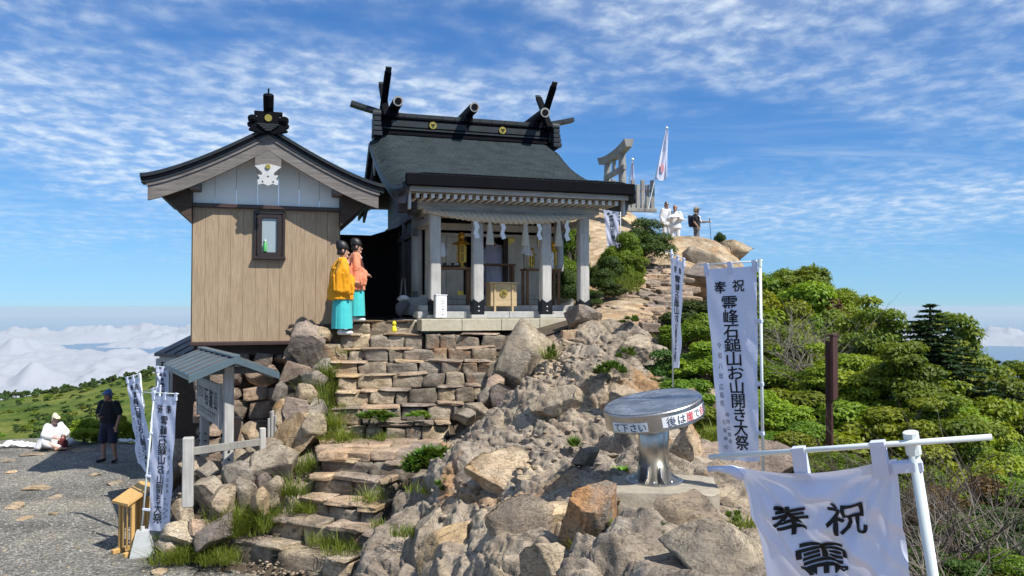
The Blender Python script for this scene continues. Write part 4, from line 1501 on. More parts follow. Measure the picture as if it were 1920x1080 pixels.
# straw rope: two strands twisted
rope = sthing('straw_rope', 'thick twisted straw rope strung across the front beam of the shrine', 'rope', 0, -.14, 2.24)
for s in range(3):
    pts, rad = [], []
    for k in range(181):
        t = k / 180
        x = -1.85 + 3.5 * t
        th = .088 * (math.sin(math.pi * min(1, max(0, t * .97 + .02))) ** .6) + .012
        a = t * 62 + s * 2.094
        sag = -.10 * math.sin(math.pi * t) - .02 + .10 * (1 - t) * 0
        pts.append((x, -.04 + .6 * th * math.cos(a), sag + .6 * th * math.sin(a)))
        rad.append(th * .62)
    MB().tube(pts, rad, 7).build('rope_strand', ROPE, rope, smooth=True)
for i, (x, lab) in enumerate(((-.52, 'left'), (.27, 'middle'), (1.03, 'right'))):
    t = sthing('straw_tassel', ['left one of three straw tassels hanging from the shrine rope', 'middle one of three straw tassels hanging from the shrine rope', 'straw tassel half hidden by a post at the right of the rope'][i], 'tassel', x, -.18, 2.13, 0, 'straw tassels on the rope')
    MB().lathe((0, 0, 0), [(.02, .06), (.035, .0), (.05, -.18), (.075, -.40), (.092, -.56), (.08, -.565)], 12).build('straw_skirt', ROPE, t)
    MB().tube([(0, 0, .1), (0, 0, -.02)], .012, 6).build('tassel_cord', ROPE, t)
for i, x in enumerate((-.80, -.22, .60, 1.24, )):
    t = sthing('paper_streamer', ['white zigzag paper streamer in front of the second post from the left', 'white zigzag paper streamer between the left and middle tassels',
                                  'white zigzag paper streamer between the middle and right tassels', 'bluish zigzag paper streamer beside the top of the third post'][i], 'streamer', x, -.20, 2.12, rnd.uniform(-.3, .3), 'paper streamers on the rope')
    m = MB()
    z, xx = 0, 0
    for k in range(4):
        sg_ = 1 if k % 2 else -1
        m.prism([(xx - .045, .01 * sg_, z), (xx + .045, .01 * sg_, z + .03), (xx + .045 + .04 * sg_, -.012 * sg_, z - .10), (xx - .045 + .04 * sg_, -.012 * sg_, z - .13)], (0, .004, 0))
        z -= .105
        xx += .035 * sg_
    m.build('paper_fold', PAPER, t)
    MB().tube([(0, 0, .08), (0, 0, 0)], .006, 5).build('hanging_string', PAPER, t)
# offering box
ob = sthing('offering_box', 'pale wooden offering box with a round gold crest in the middle of the shrine front', 'box', -.09, .45, .145)
B('body', WOOD_BOX, ob, (0, 0, .36), (.60, .40, .50))
B('top_board', WOOD_BOX, ob, (0, 0, .625), (.66, .46, .035))
for x in (-.2, .2):
    B('leg', WOOD_BOX, ob, (x, -.21, .30), (.045, .03, .60))
    B('leg', WOOD_BOX, ob, (x, .19, .05), (.045, .03, .10))
    MB().tube([(x, -.225, .56), (x, -.24, .56)], .018, 8).build('gold_stud', GOLD, ob)
cr = MB().tube([(0, -.20, .40), (0, -.222, .40)], .085, 24).build('gold_crest', GOLD, ob)
m = MB()
for k in range(3):
    a = k * 2.094 + 1.57
    m.tube([(.0, -.222, .40), (.03 * math.cos(a), -.232, .40 + .03 * math.sin(a)), (.055 * math.cos(a + .6), -.226, .40 + .055 * math.sin(a + .6))], [.008, .022, .010], 8)
m.build('crest_swirl', WOOD_TABLE, cr)


def table(lab, x, y, z, w, dpt, h, legs=True):
    t = sthing('offering_table', lab, 'table', x, y, z)
    B('tabletop', WOOD_TABLE, t, (0, 0, h), (w, dpt, .04))
    for lx in (-1, 1):
        for ly in (-1, 1):
            B('leg', WOOD_TABLE, t, (lx * (w / 2 - .06), ly * (dpt / 2 - .05), h / 2 - .01), (.065, .05, h - .03))
    return t


table('brown offering table in the left bay of the shrine carrying a gold lantern', -1.08, .92, .28, .88, .42, .82)
table('brown offering table in the right bay of the shrine carrying papers', 1.00, .92, .28, .88, .42, .82)
table('low dark table standing in front of the kneeling priest inside the shrine', .02, 1.45, .28, 1.0, .3, .95)


def lantern(lab, x, y, z, s=1.0):
    t = sthing('gold_lantern', lab, 'lantern', x, y, z)
    m = MB()
    m.lathe((0, 0, 0), [(.11 * s, 0), (.11 * s, .03 * s), (.06 * s, .05 * s), (.05 * s, .12 * s)], 6)
    m.build('base', GOLD, t)
    m = MB()
    for k in range(6):
        a = k * math.pi / 3
        m.box((.10 * s * math.cos(a), .10 * s * math.sin(a), .32 * s), (.022 * s, .022 * s, .40 * s))
    for zz in (.13, .33, .52):
        m.lathe((0, 0, zz * s), [(.115 * s, -.014 * s), (.115 * s, .014 * s)], 6)
    m.build('lantern_frame', GOLD, t)
    MB().lathe((0, 0, 0), [(.075 * s, .14 * s), (.075 * s, .52 * s)], 6).build('lantern_glass', mat_amber, t)
    m = MB()
    m.lathe((0, 0, 0), [(.21 * s, .53 * s), (.20 * s, .56 * s), (.07 * s, .62 * s), (.06 * s, .66 * s), (.09 * s, .72 * s), (.05 * s, .80 * s), (.0, .82 * s)], 6)
    m.build('roof', GOLD, t)


mat_amber = mat_plain('amber_glass', (.42, .25, .06), .3, metal=.4, var=.3, scale=20., bumpk=0)
lantern('gold openwork lantern on the left offering table in the shrine', -.88, .92, 1.12, .98)
lantern('small gold lantern at the right end of the right offering table', 1.32, .98, 1.12, .80)
lantern('little gold lantern partly behind the white paper wand', .84, 1.1, 1.12, .62)
for i, (x, lab, s) in enumerate(((.64, 'white paper wand on a stand left on the right offering table', 1.0), (-1.32, 'white paper wand behind the leftmost post of the shrine', .8))):
    t = sthing('paper_wand', lab, 'wand', x, .88, 1.12)
    MB().tube([(0, 0, 0), (0, 0, .42 * s)], .012, 6).build('stick', WOOD_BOX, t)
    m = MB()
    for k in range(16):
        a = k * 2.4
        r0, r1 = .02, rnd.uniform(.11, .17) * s
        b0 = Vector((r0 * math.cos(a), r0 * math.sin(a), .68 * s))
        b1 = Vector((r1 * math.cos(a), r1 * math.sin(a), rnd.uniform(.28, .36) * s))
        m.bar(b0, b1, .075 * s, .004, up=(math.cos(a), math.sin(a), .3))
    m.build('paper_strips', PAPER, t)
    MB().lathe((0, 0, 0), [(.07, 0), (.07, .03)], 10).build('stand_foot', WOOD_BOX, t)
for i, (x, lab) in enumerate(((1.00, 'white paper bag with pale violet print beside the paper wand on the right table'), (1.20, 'white paper bag with pale violet print nearest the third post on the right table'))):
    t = sthing('paper_bag', lab, 'bag', x, .86, 1.12, .1)
    B('bag_body', PAPER, t, (0, 0, .19), (.17, .08, .38))
    m = MB()
    for k in range(5):
        m.tube([(-.05 + .025 * k, -.042, .10 + .05 * ((k * 3) % 5)), (-.03 + .02 * k, -.042, .16 + .05 * ((k * 2) % 4))], .009, 5)
    m.build('bag_print', mat_plain('violet_print', (.45, .40, .62), .8, var=.1, bumpk=0), t)
for i, (x, lab) in enumerate(((-1.24, 'small dark offering tray on the left table beside the lantern'),)):
    t = sthing('offering_tray', lab, 'tray', x, .86, 1.12)
    B('tray_board', WOOD_DARK, t, (.06, 0, .03), (.5, .24, .03))
    for k in range(5):
        MB().lathe((-.12 + .09 * k, 0, .045), [(.03, 0), (.038, .04), (.02, .06)], 9).build('cup', WOOD_DARK if k % 2 else WHITE_DIRTY, t)
# ------------------------------------------------------------------ white-gabled house on the left
HR = R(17)
house = thing('gabled_house', 'beige sided house with white gable and curved dark copper roof beside the shrine', 'house', (-4.99, 15.7, 0), HR)
zt, zb = 1.98, -.70
hw = 1.425
m_core = B('wall_core', FRAME_BROWN, house, (0, 2.05, (zt + zb) / 2), (2 * hw - .02, 4.0, zt - zb - .02))
# siding boards (front), leaving out the window
nb = 12
bw = 2 * hw / nb
for k in range(nb):
    x = -hw + bw * (k + .5)
    lo = zb if x < .43 else zb + .34
    if -.235 < x + bw * .5 and x - bw * .5 < .30 and abs(x - .03) < .30:
        # boards cut round the window
        B('siding_board', SIDING, house, (x, .0, (lo + 1.00) / 2), (bw - .003, .05, 1.00 - lo), ch=.0025)
        B('siding_board', SIDING, house, (x, .0, (1.93 + zt) / 2), (bw - .003, .05, zt - 1.93), ch=.004)
        if x + bw / 2 > .30: B('siding_board', SIDING, house, (.32 + (x + bw / 2 - .32) / 2, 0, 1.46), (max(.02, x + bw / 2 - .32), .05, .93), ch=.004)
        if x - bw / 2 < -.24: B('siding_board', SIDING, house, ((x - bw / 2 - .26) / 2, 0, 1.46), (max(.02, -.26 - x + bw / 2), .05, .93), ch=.004)
    else:
        B('siding_board', SIDING, house, (x, .0, (lo + zt) / 2), (bw - .003, .05, zt - lo), ch=.0025)
for sx in (-1, 1):
    for k in range(8):
        B('siding_board', SIDING, house, (sx * hw, .28 + .49 * k, (zt + zb) / 2), (.05, .484, zt - zb), ch=.0025)
# window with frame, glass and sill
win = B('window', FRAME_BROWN, house, (.03, .02, 1.47), (.53, .06, .92))
m = MB()
for x in (-.25, .31):
    m.box((x, -.03, 1.45), (.055, .10, .96))
m.box((.03, -.03, 1.92), (.60, .10, .06))
m.build('frame', FRAME_BROWN, win)
m = MB()
for x in (-.165, .225):
    m.box((x, -.035, 1.47), (.10, .06, .80))
for z in (1.85, 1.06):
    m.box((.03, -.035, z), (.46, .058, .09))
m.build('sash', FRAME_BROWN, win)
B('pane', GLASS_D, win, (.03, -.015, 1.46), (.29, .012, .70))
B('sill', FRAME_BROWN, win, (.03, -.06, .985), (.64, .16, .06))
bt = thing('bottle', 'green plastic bottle standing in the small window of the beige house', 'bottle', (Matrix.Translation((-4.99, 15.7, 0)) @ Matrix.Rotation(HR, 4, 'Z') @ Vector((-.05, -.045, 1.115))), HR)
MB().lathe((0, 0, 0), [(.036, 0), (.038, .02), (.038, .15), (.018, .19), (.018, .22)], 12).build('bottle_body', GREEN_PL, bt, smooth=True)
MB().lathe((0, 0, .22), [(.02, 0), (.02, .03)], 10).build('cap', WHITE, bt)
# trims
B('underfloor_shade', WOOD_DARK, house, (0, 2.05, -.87), (2.8, 3.9, .24))  # dark slab added below the floor for the shade under the house
B('belt_trim', FLASH, house, (0, -.06, 2.02), (2 * hw + .14, .12, .08))
B('bottom_flashing', FLASH, house, (-.50, -.05, zb - .04), (1.90, .16, .07))
B('bottom_flashing', FLASH, house, (.96, -.05, zb + .31), (1.05, .16, .06))
# white gable: panels
def zh(x):
    t = np.abs(np.asarray(x, float)) / 2.28
    return 2.52 + 1.06 * np.clip(1 - t, 0, 1) ** 1.32


gx = np.linspace(-hw, hw, 8)
for a, b in zip(gx[:-1], gx[1:]):
    MB().prism([(a + .004, -.02, 2.06), (b - .004, -.02, 2.06), (b - .004, -.02, float(zh(b)) - .2), ((a + b) / 2, -.02, float(zh((a + b) / 2)) - .18), (a + .004, -.02, float(zh(a)) - .2)], (0, .05, 0)).build('gable_panel', GABLE_WHITE, house)
# roof slabs: layered copper verge over weathered barge boards
yf, yb_ = -.62, 4.6
xs = np.linspace(-2.30, 2.30, 41)


def band(y0, y1, top, bot, x_in=2.30, off=0.0):
    xx = np.linspace(-x_in, x_in, 41)
    rings = []
    for x in xx:
        z = float(zh(x))
        rings.append([(x, y0, z + top), (x, y1, z + top), (x, y1, z + bot), (x, y0, z + bot)])
    return MB().loft(rings)


band(yf, yb_, 0.0, -.07).build('roof', COPPER, house)
for k in range(3):
    band(yf - .03 + .018 * k, yf + .3, -.02 - .055 * k, -.075 - .055 * k, 2.30 - .012 * k).build('verge_layer', COPPER_BLK if k % 2 else COPPER, house)
for sx in (-1, 1):
    m = MB()
    rings = []
    for t in np.linspace(0, 1, 22):
        x = sx * 2.17 * t
        z = float(zh(x))
        w = .30 + .04 * t
        rings.append([(x, yf + .05, z - .18), (x, yf + .13, z - .18), (x, yf + .13, z - .18 - w), (x, yf + .05, z - .18 - w)])
    m.loft(rings)
    m.build('barge_board', WOOD_BARGE, house)
    m = MB()
    rings = []
    for t in np.linspace(0, 1, 22):
        x = sx * 2.19 * t
        z = float(zh(x))
        rings.append([(x, yf + .025, z - .165), (x, yf + .055, z - .165), (x, yf + .055, z - .25), (x, yf + .025, z - .25)])
    m.loft(rings)
    m.build('barge_moulding', WOOD_BARGE, house)
    # soffit boards and rafters under the eaves
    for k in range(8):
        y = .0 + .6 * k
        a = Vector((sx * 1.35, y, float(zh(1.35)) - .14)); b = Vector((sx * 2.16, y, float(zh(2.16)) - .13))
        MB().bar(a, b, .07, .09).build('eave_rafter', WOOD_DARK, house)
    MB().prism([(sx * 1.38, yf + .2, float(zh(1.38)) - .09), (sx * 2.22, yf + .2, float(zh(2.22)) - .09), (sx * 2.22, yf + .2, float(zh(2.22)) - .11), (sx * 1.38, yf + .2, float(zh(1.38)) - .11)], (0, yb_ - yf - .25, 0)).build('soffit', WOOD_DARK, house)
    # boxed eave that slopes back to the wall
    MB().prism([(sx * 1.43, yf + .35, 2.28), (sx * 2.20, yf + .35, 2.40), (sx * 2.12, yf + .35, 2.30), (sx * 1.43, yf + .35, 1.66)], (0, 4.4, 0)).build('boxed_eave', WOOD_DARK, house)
    B('purlin_end', WOOD_BARGE, house, (sx * 1.36, -.25, 2.36), (.20, .5, .16))
# gable pendant with gold boss
pd = MB()
shape = [(0, -.42), (.10, -.36), (.20, -.40), (.22, -.28), (.17, -.20), (.22, -.10), (.12, -.10), (.13, -.02), (.28, .16), (.08, .22), (0, .24)]
poly = [(x * .9, yf - .0, 2.66 + z * .66) for x, z in shape] + [(-x * .9, yf - .0, 2.66 + z * .66) for x, z in shape[::-1][1:-1]]
pd.prism(poly, (0, .05, 0))
B('pendant_shade_board', WOOD_BARGE, house, (0, yf + .08, 2.93), (.50, .05, .34))  # joint board added to block a patch of sun on the gable
po = pd.build('gable_pendant', WHITE_DIRTY, house)
MB().tube([(0, yf - .03, 2.76), (0, yf + .0, 2.76)], .05, 6).build('gold_boss', GOLD, po)
m = MB()
for x, z in ((0, -.14), (-.1, -.30), (.1, -.30)):
    m.tube([(x, yf - .006, 2.66 + z * .66), (x, yf + .004, 2.66 + z * .66)], .016, 8)
m.build('pendant_hole', DARK, po)
# ridge with end ornament
B('ridge', COPPER_BLK, house, (0, 2.1, 3.60), (.32, 5.0, .16))
MB().tube([(0, yf + .05, 3.70), (0, 4.5, 3.70)], .10, 12).build('ridge_tile', COPPER_BLK, house)
m = MB()
zsq = lambda z: 3.40 + (z - 3.40) * .66
prof = [(-.40, 3.50), (-.30, 3.66), (-.26, 3.74), (-.22, 3.96), (-.29, 3.98), (-.29, 4.06), (.29, 4.06), (.29, 3.98), (.22, 3.96), (.26, 3.74), (.30, 3.66), (.40, 3.50), (.12, 3.40), (-.12, 3.40)]
m.prism([(x, yf - .08, z) for x, z in prof], (0, .16, 0))
for sx in (-1, 1):
    m.tube([(sx * .32, yf - .11, 3.83), (sx * .32, yf + .09, 3.83)], .10, 14)
    m.tube([(sx * .32, yf - .13, 3.83), (sx * .32, yf - .10, 3.83)], .055, 12)
    m.tube([(sx * .36, yf - .07, 3.66), (sx * .36, yf + .06, 3.66)], .07, 12)
_ornament = m
for k_, v_ in enumerate(m.v): m.v[k_] = (v_[0] * .92, v_[1], zsq(v_[2]))
orn = m.build('ridge_end_ornament', COPPER_BLK, house)
MB().tube([(0, yf - .10, zsq(3.86)), (0, yf - .075, zsq(3.86))], .07, 18).build('gold_crest', GOLD, orn)
m = MB()
for k in range(4):
    m.box((0, yf - .09, zsq(3.66 - .055 * k)), (.40 - .09 * k, .06, .032))
m.build('ornament_ribs', COPPER, orn)
m = MB()
m.tube([(0, yf + .25, 3.78), (0, yf + .10, 3.82), (0, yf - .06, 3.95), (0, yf - .14, 4.14), (0, yf - .15, 4.16)], [.09, .095, .10, .105, .08], 14)
hn = m.build('finial_horn', COPPER_BLK, orn)
MB().tube([(0, yf - .10, 4.15), (0, yf - .10, 4.28)], .018, 6).build('rod', COPPER_BLK, hn)

# dark lean-to between house and shrine
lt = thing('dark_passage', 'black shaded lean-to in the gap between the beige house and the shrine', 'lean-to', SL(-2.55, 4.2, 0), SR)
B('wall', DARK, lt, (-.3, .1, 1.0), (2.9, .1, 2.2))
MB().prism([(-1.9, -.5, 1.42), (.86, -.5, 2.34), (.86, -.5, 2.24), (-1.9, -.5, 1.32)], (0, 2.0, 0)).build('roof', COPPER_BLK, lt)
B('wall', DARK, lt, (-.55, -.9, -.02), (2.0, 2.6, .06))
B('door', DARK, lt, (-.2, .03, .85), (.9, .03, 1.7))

# grey-roofed shed at the far left
sh = thing('shed', 'low shed with a grey sheet roof behind the roofed notice board', 'shed', W(330, 830, 18.2), R(20))
ox = sh.location.copy()
a0, a1, a2 = W(291, 661, 17.3), W(352, 628, 19.0), W(400, 640, 17.6)
def rel(v): return Matrix.Rotation(-R(20), 3, 'Z') @ (v - ox)
A0, A1 = rel(W(289, 662, 17.2)), rel(W(362, 626, 19.6))
A2, A3 = rel(W(470, 640, 18.9)), rel(W(420, 668, 16.9))
MB().prism([A0, A3, A2, A1], (0, 0, -.07)).build('roof', TIN_GREY, sh)
m = MB()
for k in range(1, 7):
    t = k / 7
    m.bar(A0.lerp(A3, t) + Vector((0, 0, .012)), A1.lerp(A2, t) + Vector((0, 0, .012)), .02, .02)
m.build('roof_seam', TIN_GREY, sh)
for (px, py, d, w) in ((298, 668, 17.35, .12), (322, 668, 17.3, .06)):
    t = rel(W(px, py, d))
    B('post', WHITE_DIRTY if w > .1 else WOOD_GREY, sh, (t.x, t.y, t.z - 1.15), (w, w, 2.2))
t0, t1 = rel(W(304, 700, 17.9)), rel(W(400, 700, 17.6))
MB().bar(t0 + Vector((0, .2, -.9)), t1 + Vector((0, .2, -.9)), .06, 2.6).build('wall', WOOD_DARK, sh)
t2 = rel(W(300, 672, 17.3)); t3 = rel(W(400, 680, 16.95))
MB().bar(t2, t3, .06, .14).build('eave_beam', WOOD_GREY, sh)
# ------------------------------------------------------------------ lettering
_GL = {}


def glyph(ch, off=.0):
    """A character of the built-in fonts as flat triangles in its em box, centred."""
    off = {'奉': .016}.get(ch, min(off, .013)) if off > .008 else 0.0
    k = (ch, off)
    if k not in _GL:
        c = bpy.data.curves.new('glyph', 'FONT')
        c.body = ch
        c.offset = off
        c.resolution_u = 3
        o = bpy.data.objects.new('glyph', c)
        COL.objects.link(o)
        dg = bpy.context.evaluated_depsgraph_get()
        me = bpy.data.meshes.new_from_object(o.evaluated_get(dg))
        bm = bmesh.new()
        bm.from_mesh(me)
        for _ in range(3):                   # short edges, so that the print can follow the folds
            bmesh.ops.triangulate(bm, faces=bm.faces)
            le = [e for e in bm.edges if e.calc_length() > .16]
            if not le: break
            bmesh.ops.subdivide_edges(bm, edges=le, cuts=1)
        bmesh.ops.triangulate(bm, faces=bm.faces)
        bm.verts.index_update()
        V = np.array([v.co[:2] for v in bm.verts]).reshape(-1, 2)
        Fc = [[v.index for v in f.verts] for f in bm.faces]
        bm.free()
        bpy.data.objects.remove(o)
        bpy.data.curves.remove(c)
        bpy.data.meshes.remove(me)
        ctr = np.array([.5, .38]) if ord(ch) > 0x2e80 else (V.min(0) + V.max(0)) / 2
        _GL[k] = (V - ctr, Fc)
    return _GL[k]


def letters(items, S, mirror=False, off=.016):
    """items: (char, u, v, size u, size v); S maps (u, v) arrays to points."""
    VV, FF = [], []
    for ch, u, v, su, sv in items:
        V, Fc = glyph(ch, off)
        x = V[:, 0] * (-1 if mirror else 1)
        P = S(u + x * su, v - V[:, 1] * sv)
        o = len(VV)
        VV += [tuple(p) for p in P]
        FF += [[i + o for i in f] for f in Fc]
    return VV, FF


def column(text, u, v0, v1, su, sv, drift=0.0):
    n = len(text)
    return [(ch, u + drift * (k / max(1, n - 1)), v0 + (v1 - v0) * (k / max(1, n - 1)), su, sv) for k, ch in enumerate(text)]


def nobori(lab, TL, TR, BL, BR, pole, mirror=False, fold=.03, seed=0, text=True, bar=(-.12, 1.12), pole_r=.014, small=True, bulge=.0, loops=(.0, .5, 1.), side_loops=(.28, .6, .85), vmax=1.0, pin=False):
    """A tall festival banner: cloth on a cross bar and a pole, held by loops; pole = (top, bottom)."""
    TL, TR, BL, BR = Vector(TL), Vector(TR), Vector(BL), Vector(BR)
    root = thing('festival_banner', lab, 'banner', Vector(pole[1]))
    o = root.location.copy()
    TLn, TRn, BLn, BRn = [np.array(x - o) for x in (TL, TR, BL, BR)]
    nrm = (TR - TL).cross(BL - TL).normalized()
    if nrm.y > 0: nrm = -nrm                    # towards the camera
    N = np.array(nrm)
    Wd, Hh = (TR - TL).length, ((BL - TL).length + (BR - TR).length) / 2

    def S(u, v, off=0.0):
        u, v = np.asarray(u, float), np.asarray(v, float)
        uu, vv = u[:, None], v[:, None]
        P = (TLn * (1 - uu) + TRn * uu) * (1 - vv) + (BLn * (1 - uu) + BRn * uu) * vv
        P = P + (TRn - TLn) * 0
        # folds that run from the tied corners, and a lazy belly
        f = np.sin((u * 1.6 + v * Hh / Wd * .55 + seed) * 5.2 + 1.3 * np.sin(v * 3 + seed)) * fold * sstep(0, .18, v) * (.4 + .6 * v)
        f = f + fold * .55 * np.sin((u * 2.1 - v * Hh / Wd * .9 + seed * 2) * 6.1) * sstep(0, .1, v)
        f = f + bulge * np.sin(np.pi * np.clip(u, 0, 1)) * np.sin(np.pi * np.clip(v, 0, 1) ** .8)
        if pin:
            # taut creases from the two top corners, edges drawn in below them
            for (cu, sgn) in ((0.02, 1), (.98, -1)):
                du, dv = (u - cu) * Wd, v * Hh
                th = np.arctan2(dv, du * sgn + 1e-6)
                rr = np.hypot(du, dv)
                f = f + .011 * np.sin(th * 17 + seed) * np.exp(-((rr - .30) / .30) ** 2) * sstep(.02, .12, rr)
            for q, (a0, sl, wq, hq) in enumerate(((.02, .62, .020, .020), (.20, .70, .014, .016), (.36, .78, .022, .024), (.52, .80, .012, .014), (-.18, .80, .018, .016), (.70, .9, .014, .014))):
                pd = ((v * Hh - .06) - (u - a0) * Wd / sl * 1.0) * sl / math.hypot(1, sl)
                f = f + hq * np.exp(-np.abs(pd / wq) ** 1.5) * sstep(.03, .22, v * Hh) * sstep(-.02, .1, u - a0 + .05)
            P = P + (TRn - TLn) * ((.5 - uu) * .13 * np.sin(np.pi * np.clip(vv, 0, .62) / .62) ** .8) * np.abs(2 * uu - 1)
            P = P + (BLn - TLn) * (.016 * np.sin(np.pi * np.clip(uu, 0, 1)) * (1 - np.clip(vv / .3, 0, 1)))
        return P + N * (f + off)[:, None]
    nu, nv = (64, 170) if pin else (22, 66)
    U, Vv = np.meshgrid(np.linspace(0, 1, nu), np.linspace(0, vmax, nv))
    P = S(U.ravel(), Vv.ravel(), np.zeros(nu * nv))
    i = np.arange((nv - 1) * nu).reshape(nv - 1, nu)[:, :-1].ravel()
    cloth = link('banner_cloth', mesh_np('banner_cloth', P, np.column_stack([i, i + 1, i + nu + 1, i + nu])), C_BANNER, root, smooth=True)
    if text:
        k = Wd / Hh
        it = [('奉', .30, .098, .26, .066), ('祝', .66, .094, .26, .066)]
        it += column('霊峰石鎚山お山開き大祭', .47, .18, .905, .36, .080, .13)
        if mirror: it = [(c, 1 - u, v, su, sv) for c, u, v, su, sv in it]
        it = [x for x in it if x[2] < vmax]
        for off in (.005, -.005):
            V, Fc = letters(it, lambda u, v: S(u, v, np.full(np.shape(u), off)), mirror, .013)
            link('lettering', mesh_np('lettering', np.array(V), Fc), INK, cloth)
        if small:
            it = column('令和八年', .20, .40, .56, .13, .13 * k) + column('広島県', .20, .615, .70, .12, .12 * k)
            it += column('柿田山敬会', .30, .76, .90, .09, .09 * k) + column('石鎚神社', .20, .80, .93, .09, .09 * k)
            if mirror: it = [(c, 1 - u, v, su, sv) for c, u, v, su, sv in it]
            V, Fc = letters(it, lambda u, v: S(u, v, np.full(np.shape(u), .004)), mirror, .0)
            link('small_lettering', mesh_np('small_lettering', np.array(V), Fc), INK_GREY, cloth)
    pt, pb = Vector(pole[0]) - o, Vector(pole[1]) - o
    MB().tube([pb, pt], pole_r, 10).build('pole', PVC, root, smooth=True)
    d = (TR - TL)
    a = Vector(TLn) + d * bar[0] - (BL - TL).normalized() * .045
    b = Vector(TLn) + d * bar[1] - (BR - TR).normalized() * .045
    MB().tube([a, b], pole_r * .55, 8).build('cross_bar', PVC, root, smooth=True)
    MB().tube([pt - (pt - pb).normalized() * .05, pt + (pt - pb).normalized() * .02], pole_r * 1.35, 10).build('pole_cap', PVC, root)
    dn = (BL - TL).normalized()
    for t in loops:
        c = Vector(TLn) + d * (.03 + .94 * t)
        w = d.normalized() * .024
        m = MB()
        m.loft([[c - w + dn * .055 + nrm * s, c + w + dn * .055 + nrm * s, c + w * .9 - dn * .058 + nrm * s, c - w * .9 - dn * .058 + nrm * s] for s in (.012, -.012)])
        m.build('tie_loop', C_BANNER, root)
    right = (Vector(pole[0]) - TR).length < (Vector(pole[0]) - TL).length
    for v in side_loops:
        e = Vector(S(np.array([.97 if right else .03]), np.array([v]), np.array([.003]))[0])
        q = pt + (pb - pt) * max(0, min(1, (pt - e).dot(pt - pb) / (pt - pb).length_squared))
        m = MB()
        x = (q - e)
        if x.length < .02: continue
        m.bar(e, q + x.normalized() * (pole_r + .003), .03, .035, up=dn)
        m.build('side_loop', C_BANNER, root)
    return root


# right tall banner
def P2(*a): return W(*a)


bt, bb = W(1425, 490, 7.05), W(1431, 900, 7.05)
nobori('tall white festival banner facing the viewer just right of the round steel table', W(1322, 505, 7.42), W(1418, 499, 7.08), W(1350, 862, 7.46), W(1424, 866, 7.10), (bt, bb), fold=.014, seed=1, bulge=.03)
# nearest banner, cut off by the bottom of the picture
A, Bq = W(1385, 876, 2.74), W(1682, 858, 2.40)
dn = (W(1750, 1080, 2.44) - W(1708, 812, 2.38))
dn = dn.normalized()
nobori('nearest festival banner sagging from a slanted bar at the bottom right, only its top showing', A, Bq, A + dn * 1.8 + Vector((.0, .02, 0)), Bq + dn * 1.8 + Vector((.06, 0, 0)),
       (W(1709, 822, 2.38), W(1709, 822, 2.38) + dn * 2.1), fold=.010, seed=2.2, small=False, bar=(-.2, 1.50), pole_r=.0165, loops=(.42, .93), side_loops=(.015, .5), pin=True, bulge=.02)
_nb = [o for o in bpy.data.objects if o.get('label', '').startswith('nearest festival banner')][0]
_q, _e = A - _nb.location, W(1328, 880, 2.80) - _nb.location
MB().tube([_e, _e.lerp(_q, .35), _e.lerp(_q, .75) + Vector((0, 0, -.008)), _q + Vector((.02, 0, -.03))], [.012, .010, .018, .026], 8).build('corner_tie', C_BANNER, _nb, smooth=True)
# narrow banner by the path, seen nearly edge on
bt, bb = W(1259, 470, 10.6), W(1262, 716, 10.6)
nobori('narrow looking banner turned edge on between the steel table and the flagstone path', W(1259, 482, 10.6), W(1283, 492, 10.15), W(1262, 690, 10.62), W(1274, 690, 10.2), (bt, W(1262, 726, 10.6)), mirror=True, fold=.012, seed=3, small=False, bar=(-.55, 1.05), pole_r=.011)
# its lower corner blown back behind the pole
m = MB()
# left group
bt, bb = W(290, 735, 11.6), W(287, 1006, 11.6)
nobori('white festival banner in front of the notice board with its print showing through reversed', W(287, 742, 11.60), W(331, 744, 11.35), W(279, 994, 11.62), W(318, 998, 11.40), (bt, W(262, 1030, 11.62)), mirror=True, fold=.010, seed=4, small=True, bar=(-.75, 1.08), pole_r=.013)
bt, bb = W(263, 704, 12.6), W(290, 905, 12.4)
nobori('leftmost festival banner leaning over the gravel beside the man in black', W(238, 713, 12.75), W(262, 706, 12.6), W(258, 868, 12.6), W(292, 905, 12.2), (bt, W(286, 960, 12.3)), fold=.014, seed=5, small=True, bar=(-.1, 1.1), pole_r=.013)
bt = W(300, 730, 12.2)
nobori('festival banner mostly hidden behind the banner in front of the notice board', W(286, 734, 12.3), W(300, 729, 12.2), W(282, 808, 12.3), W(290, 808, 12.2), (bt, W(297, 960, 12.2)), fold=.01, seed=6, small=False, bar=(-1.2, 1.1), pole_r=.011)
bt = W(316, 688, 14.0)
nobori('dim banner standing in the shade under the left end of the notice board roof', W(295, 692, 14.0), W(316, 694, 14.0), W(293, 800, 14.0), W(316, 800, 14.0), (bt, W(316, 860, 14.0)), fold=.02, seed=7, small=False)
# banners up by the summit
bt = W(1163, 358, 23.5)
nobori('small tilted banner high behind the right end of the shrine eaves', W(1132, 396, 23.6), W(1160, 388, 23.5), W(1140, 470, 23.6), W(1160, 470, 23.5), (bt, W(1164, 520, 23.5)), fold=.012, seed=8, small=False)

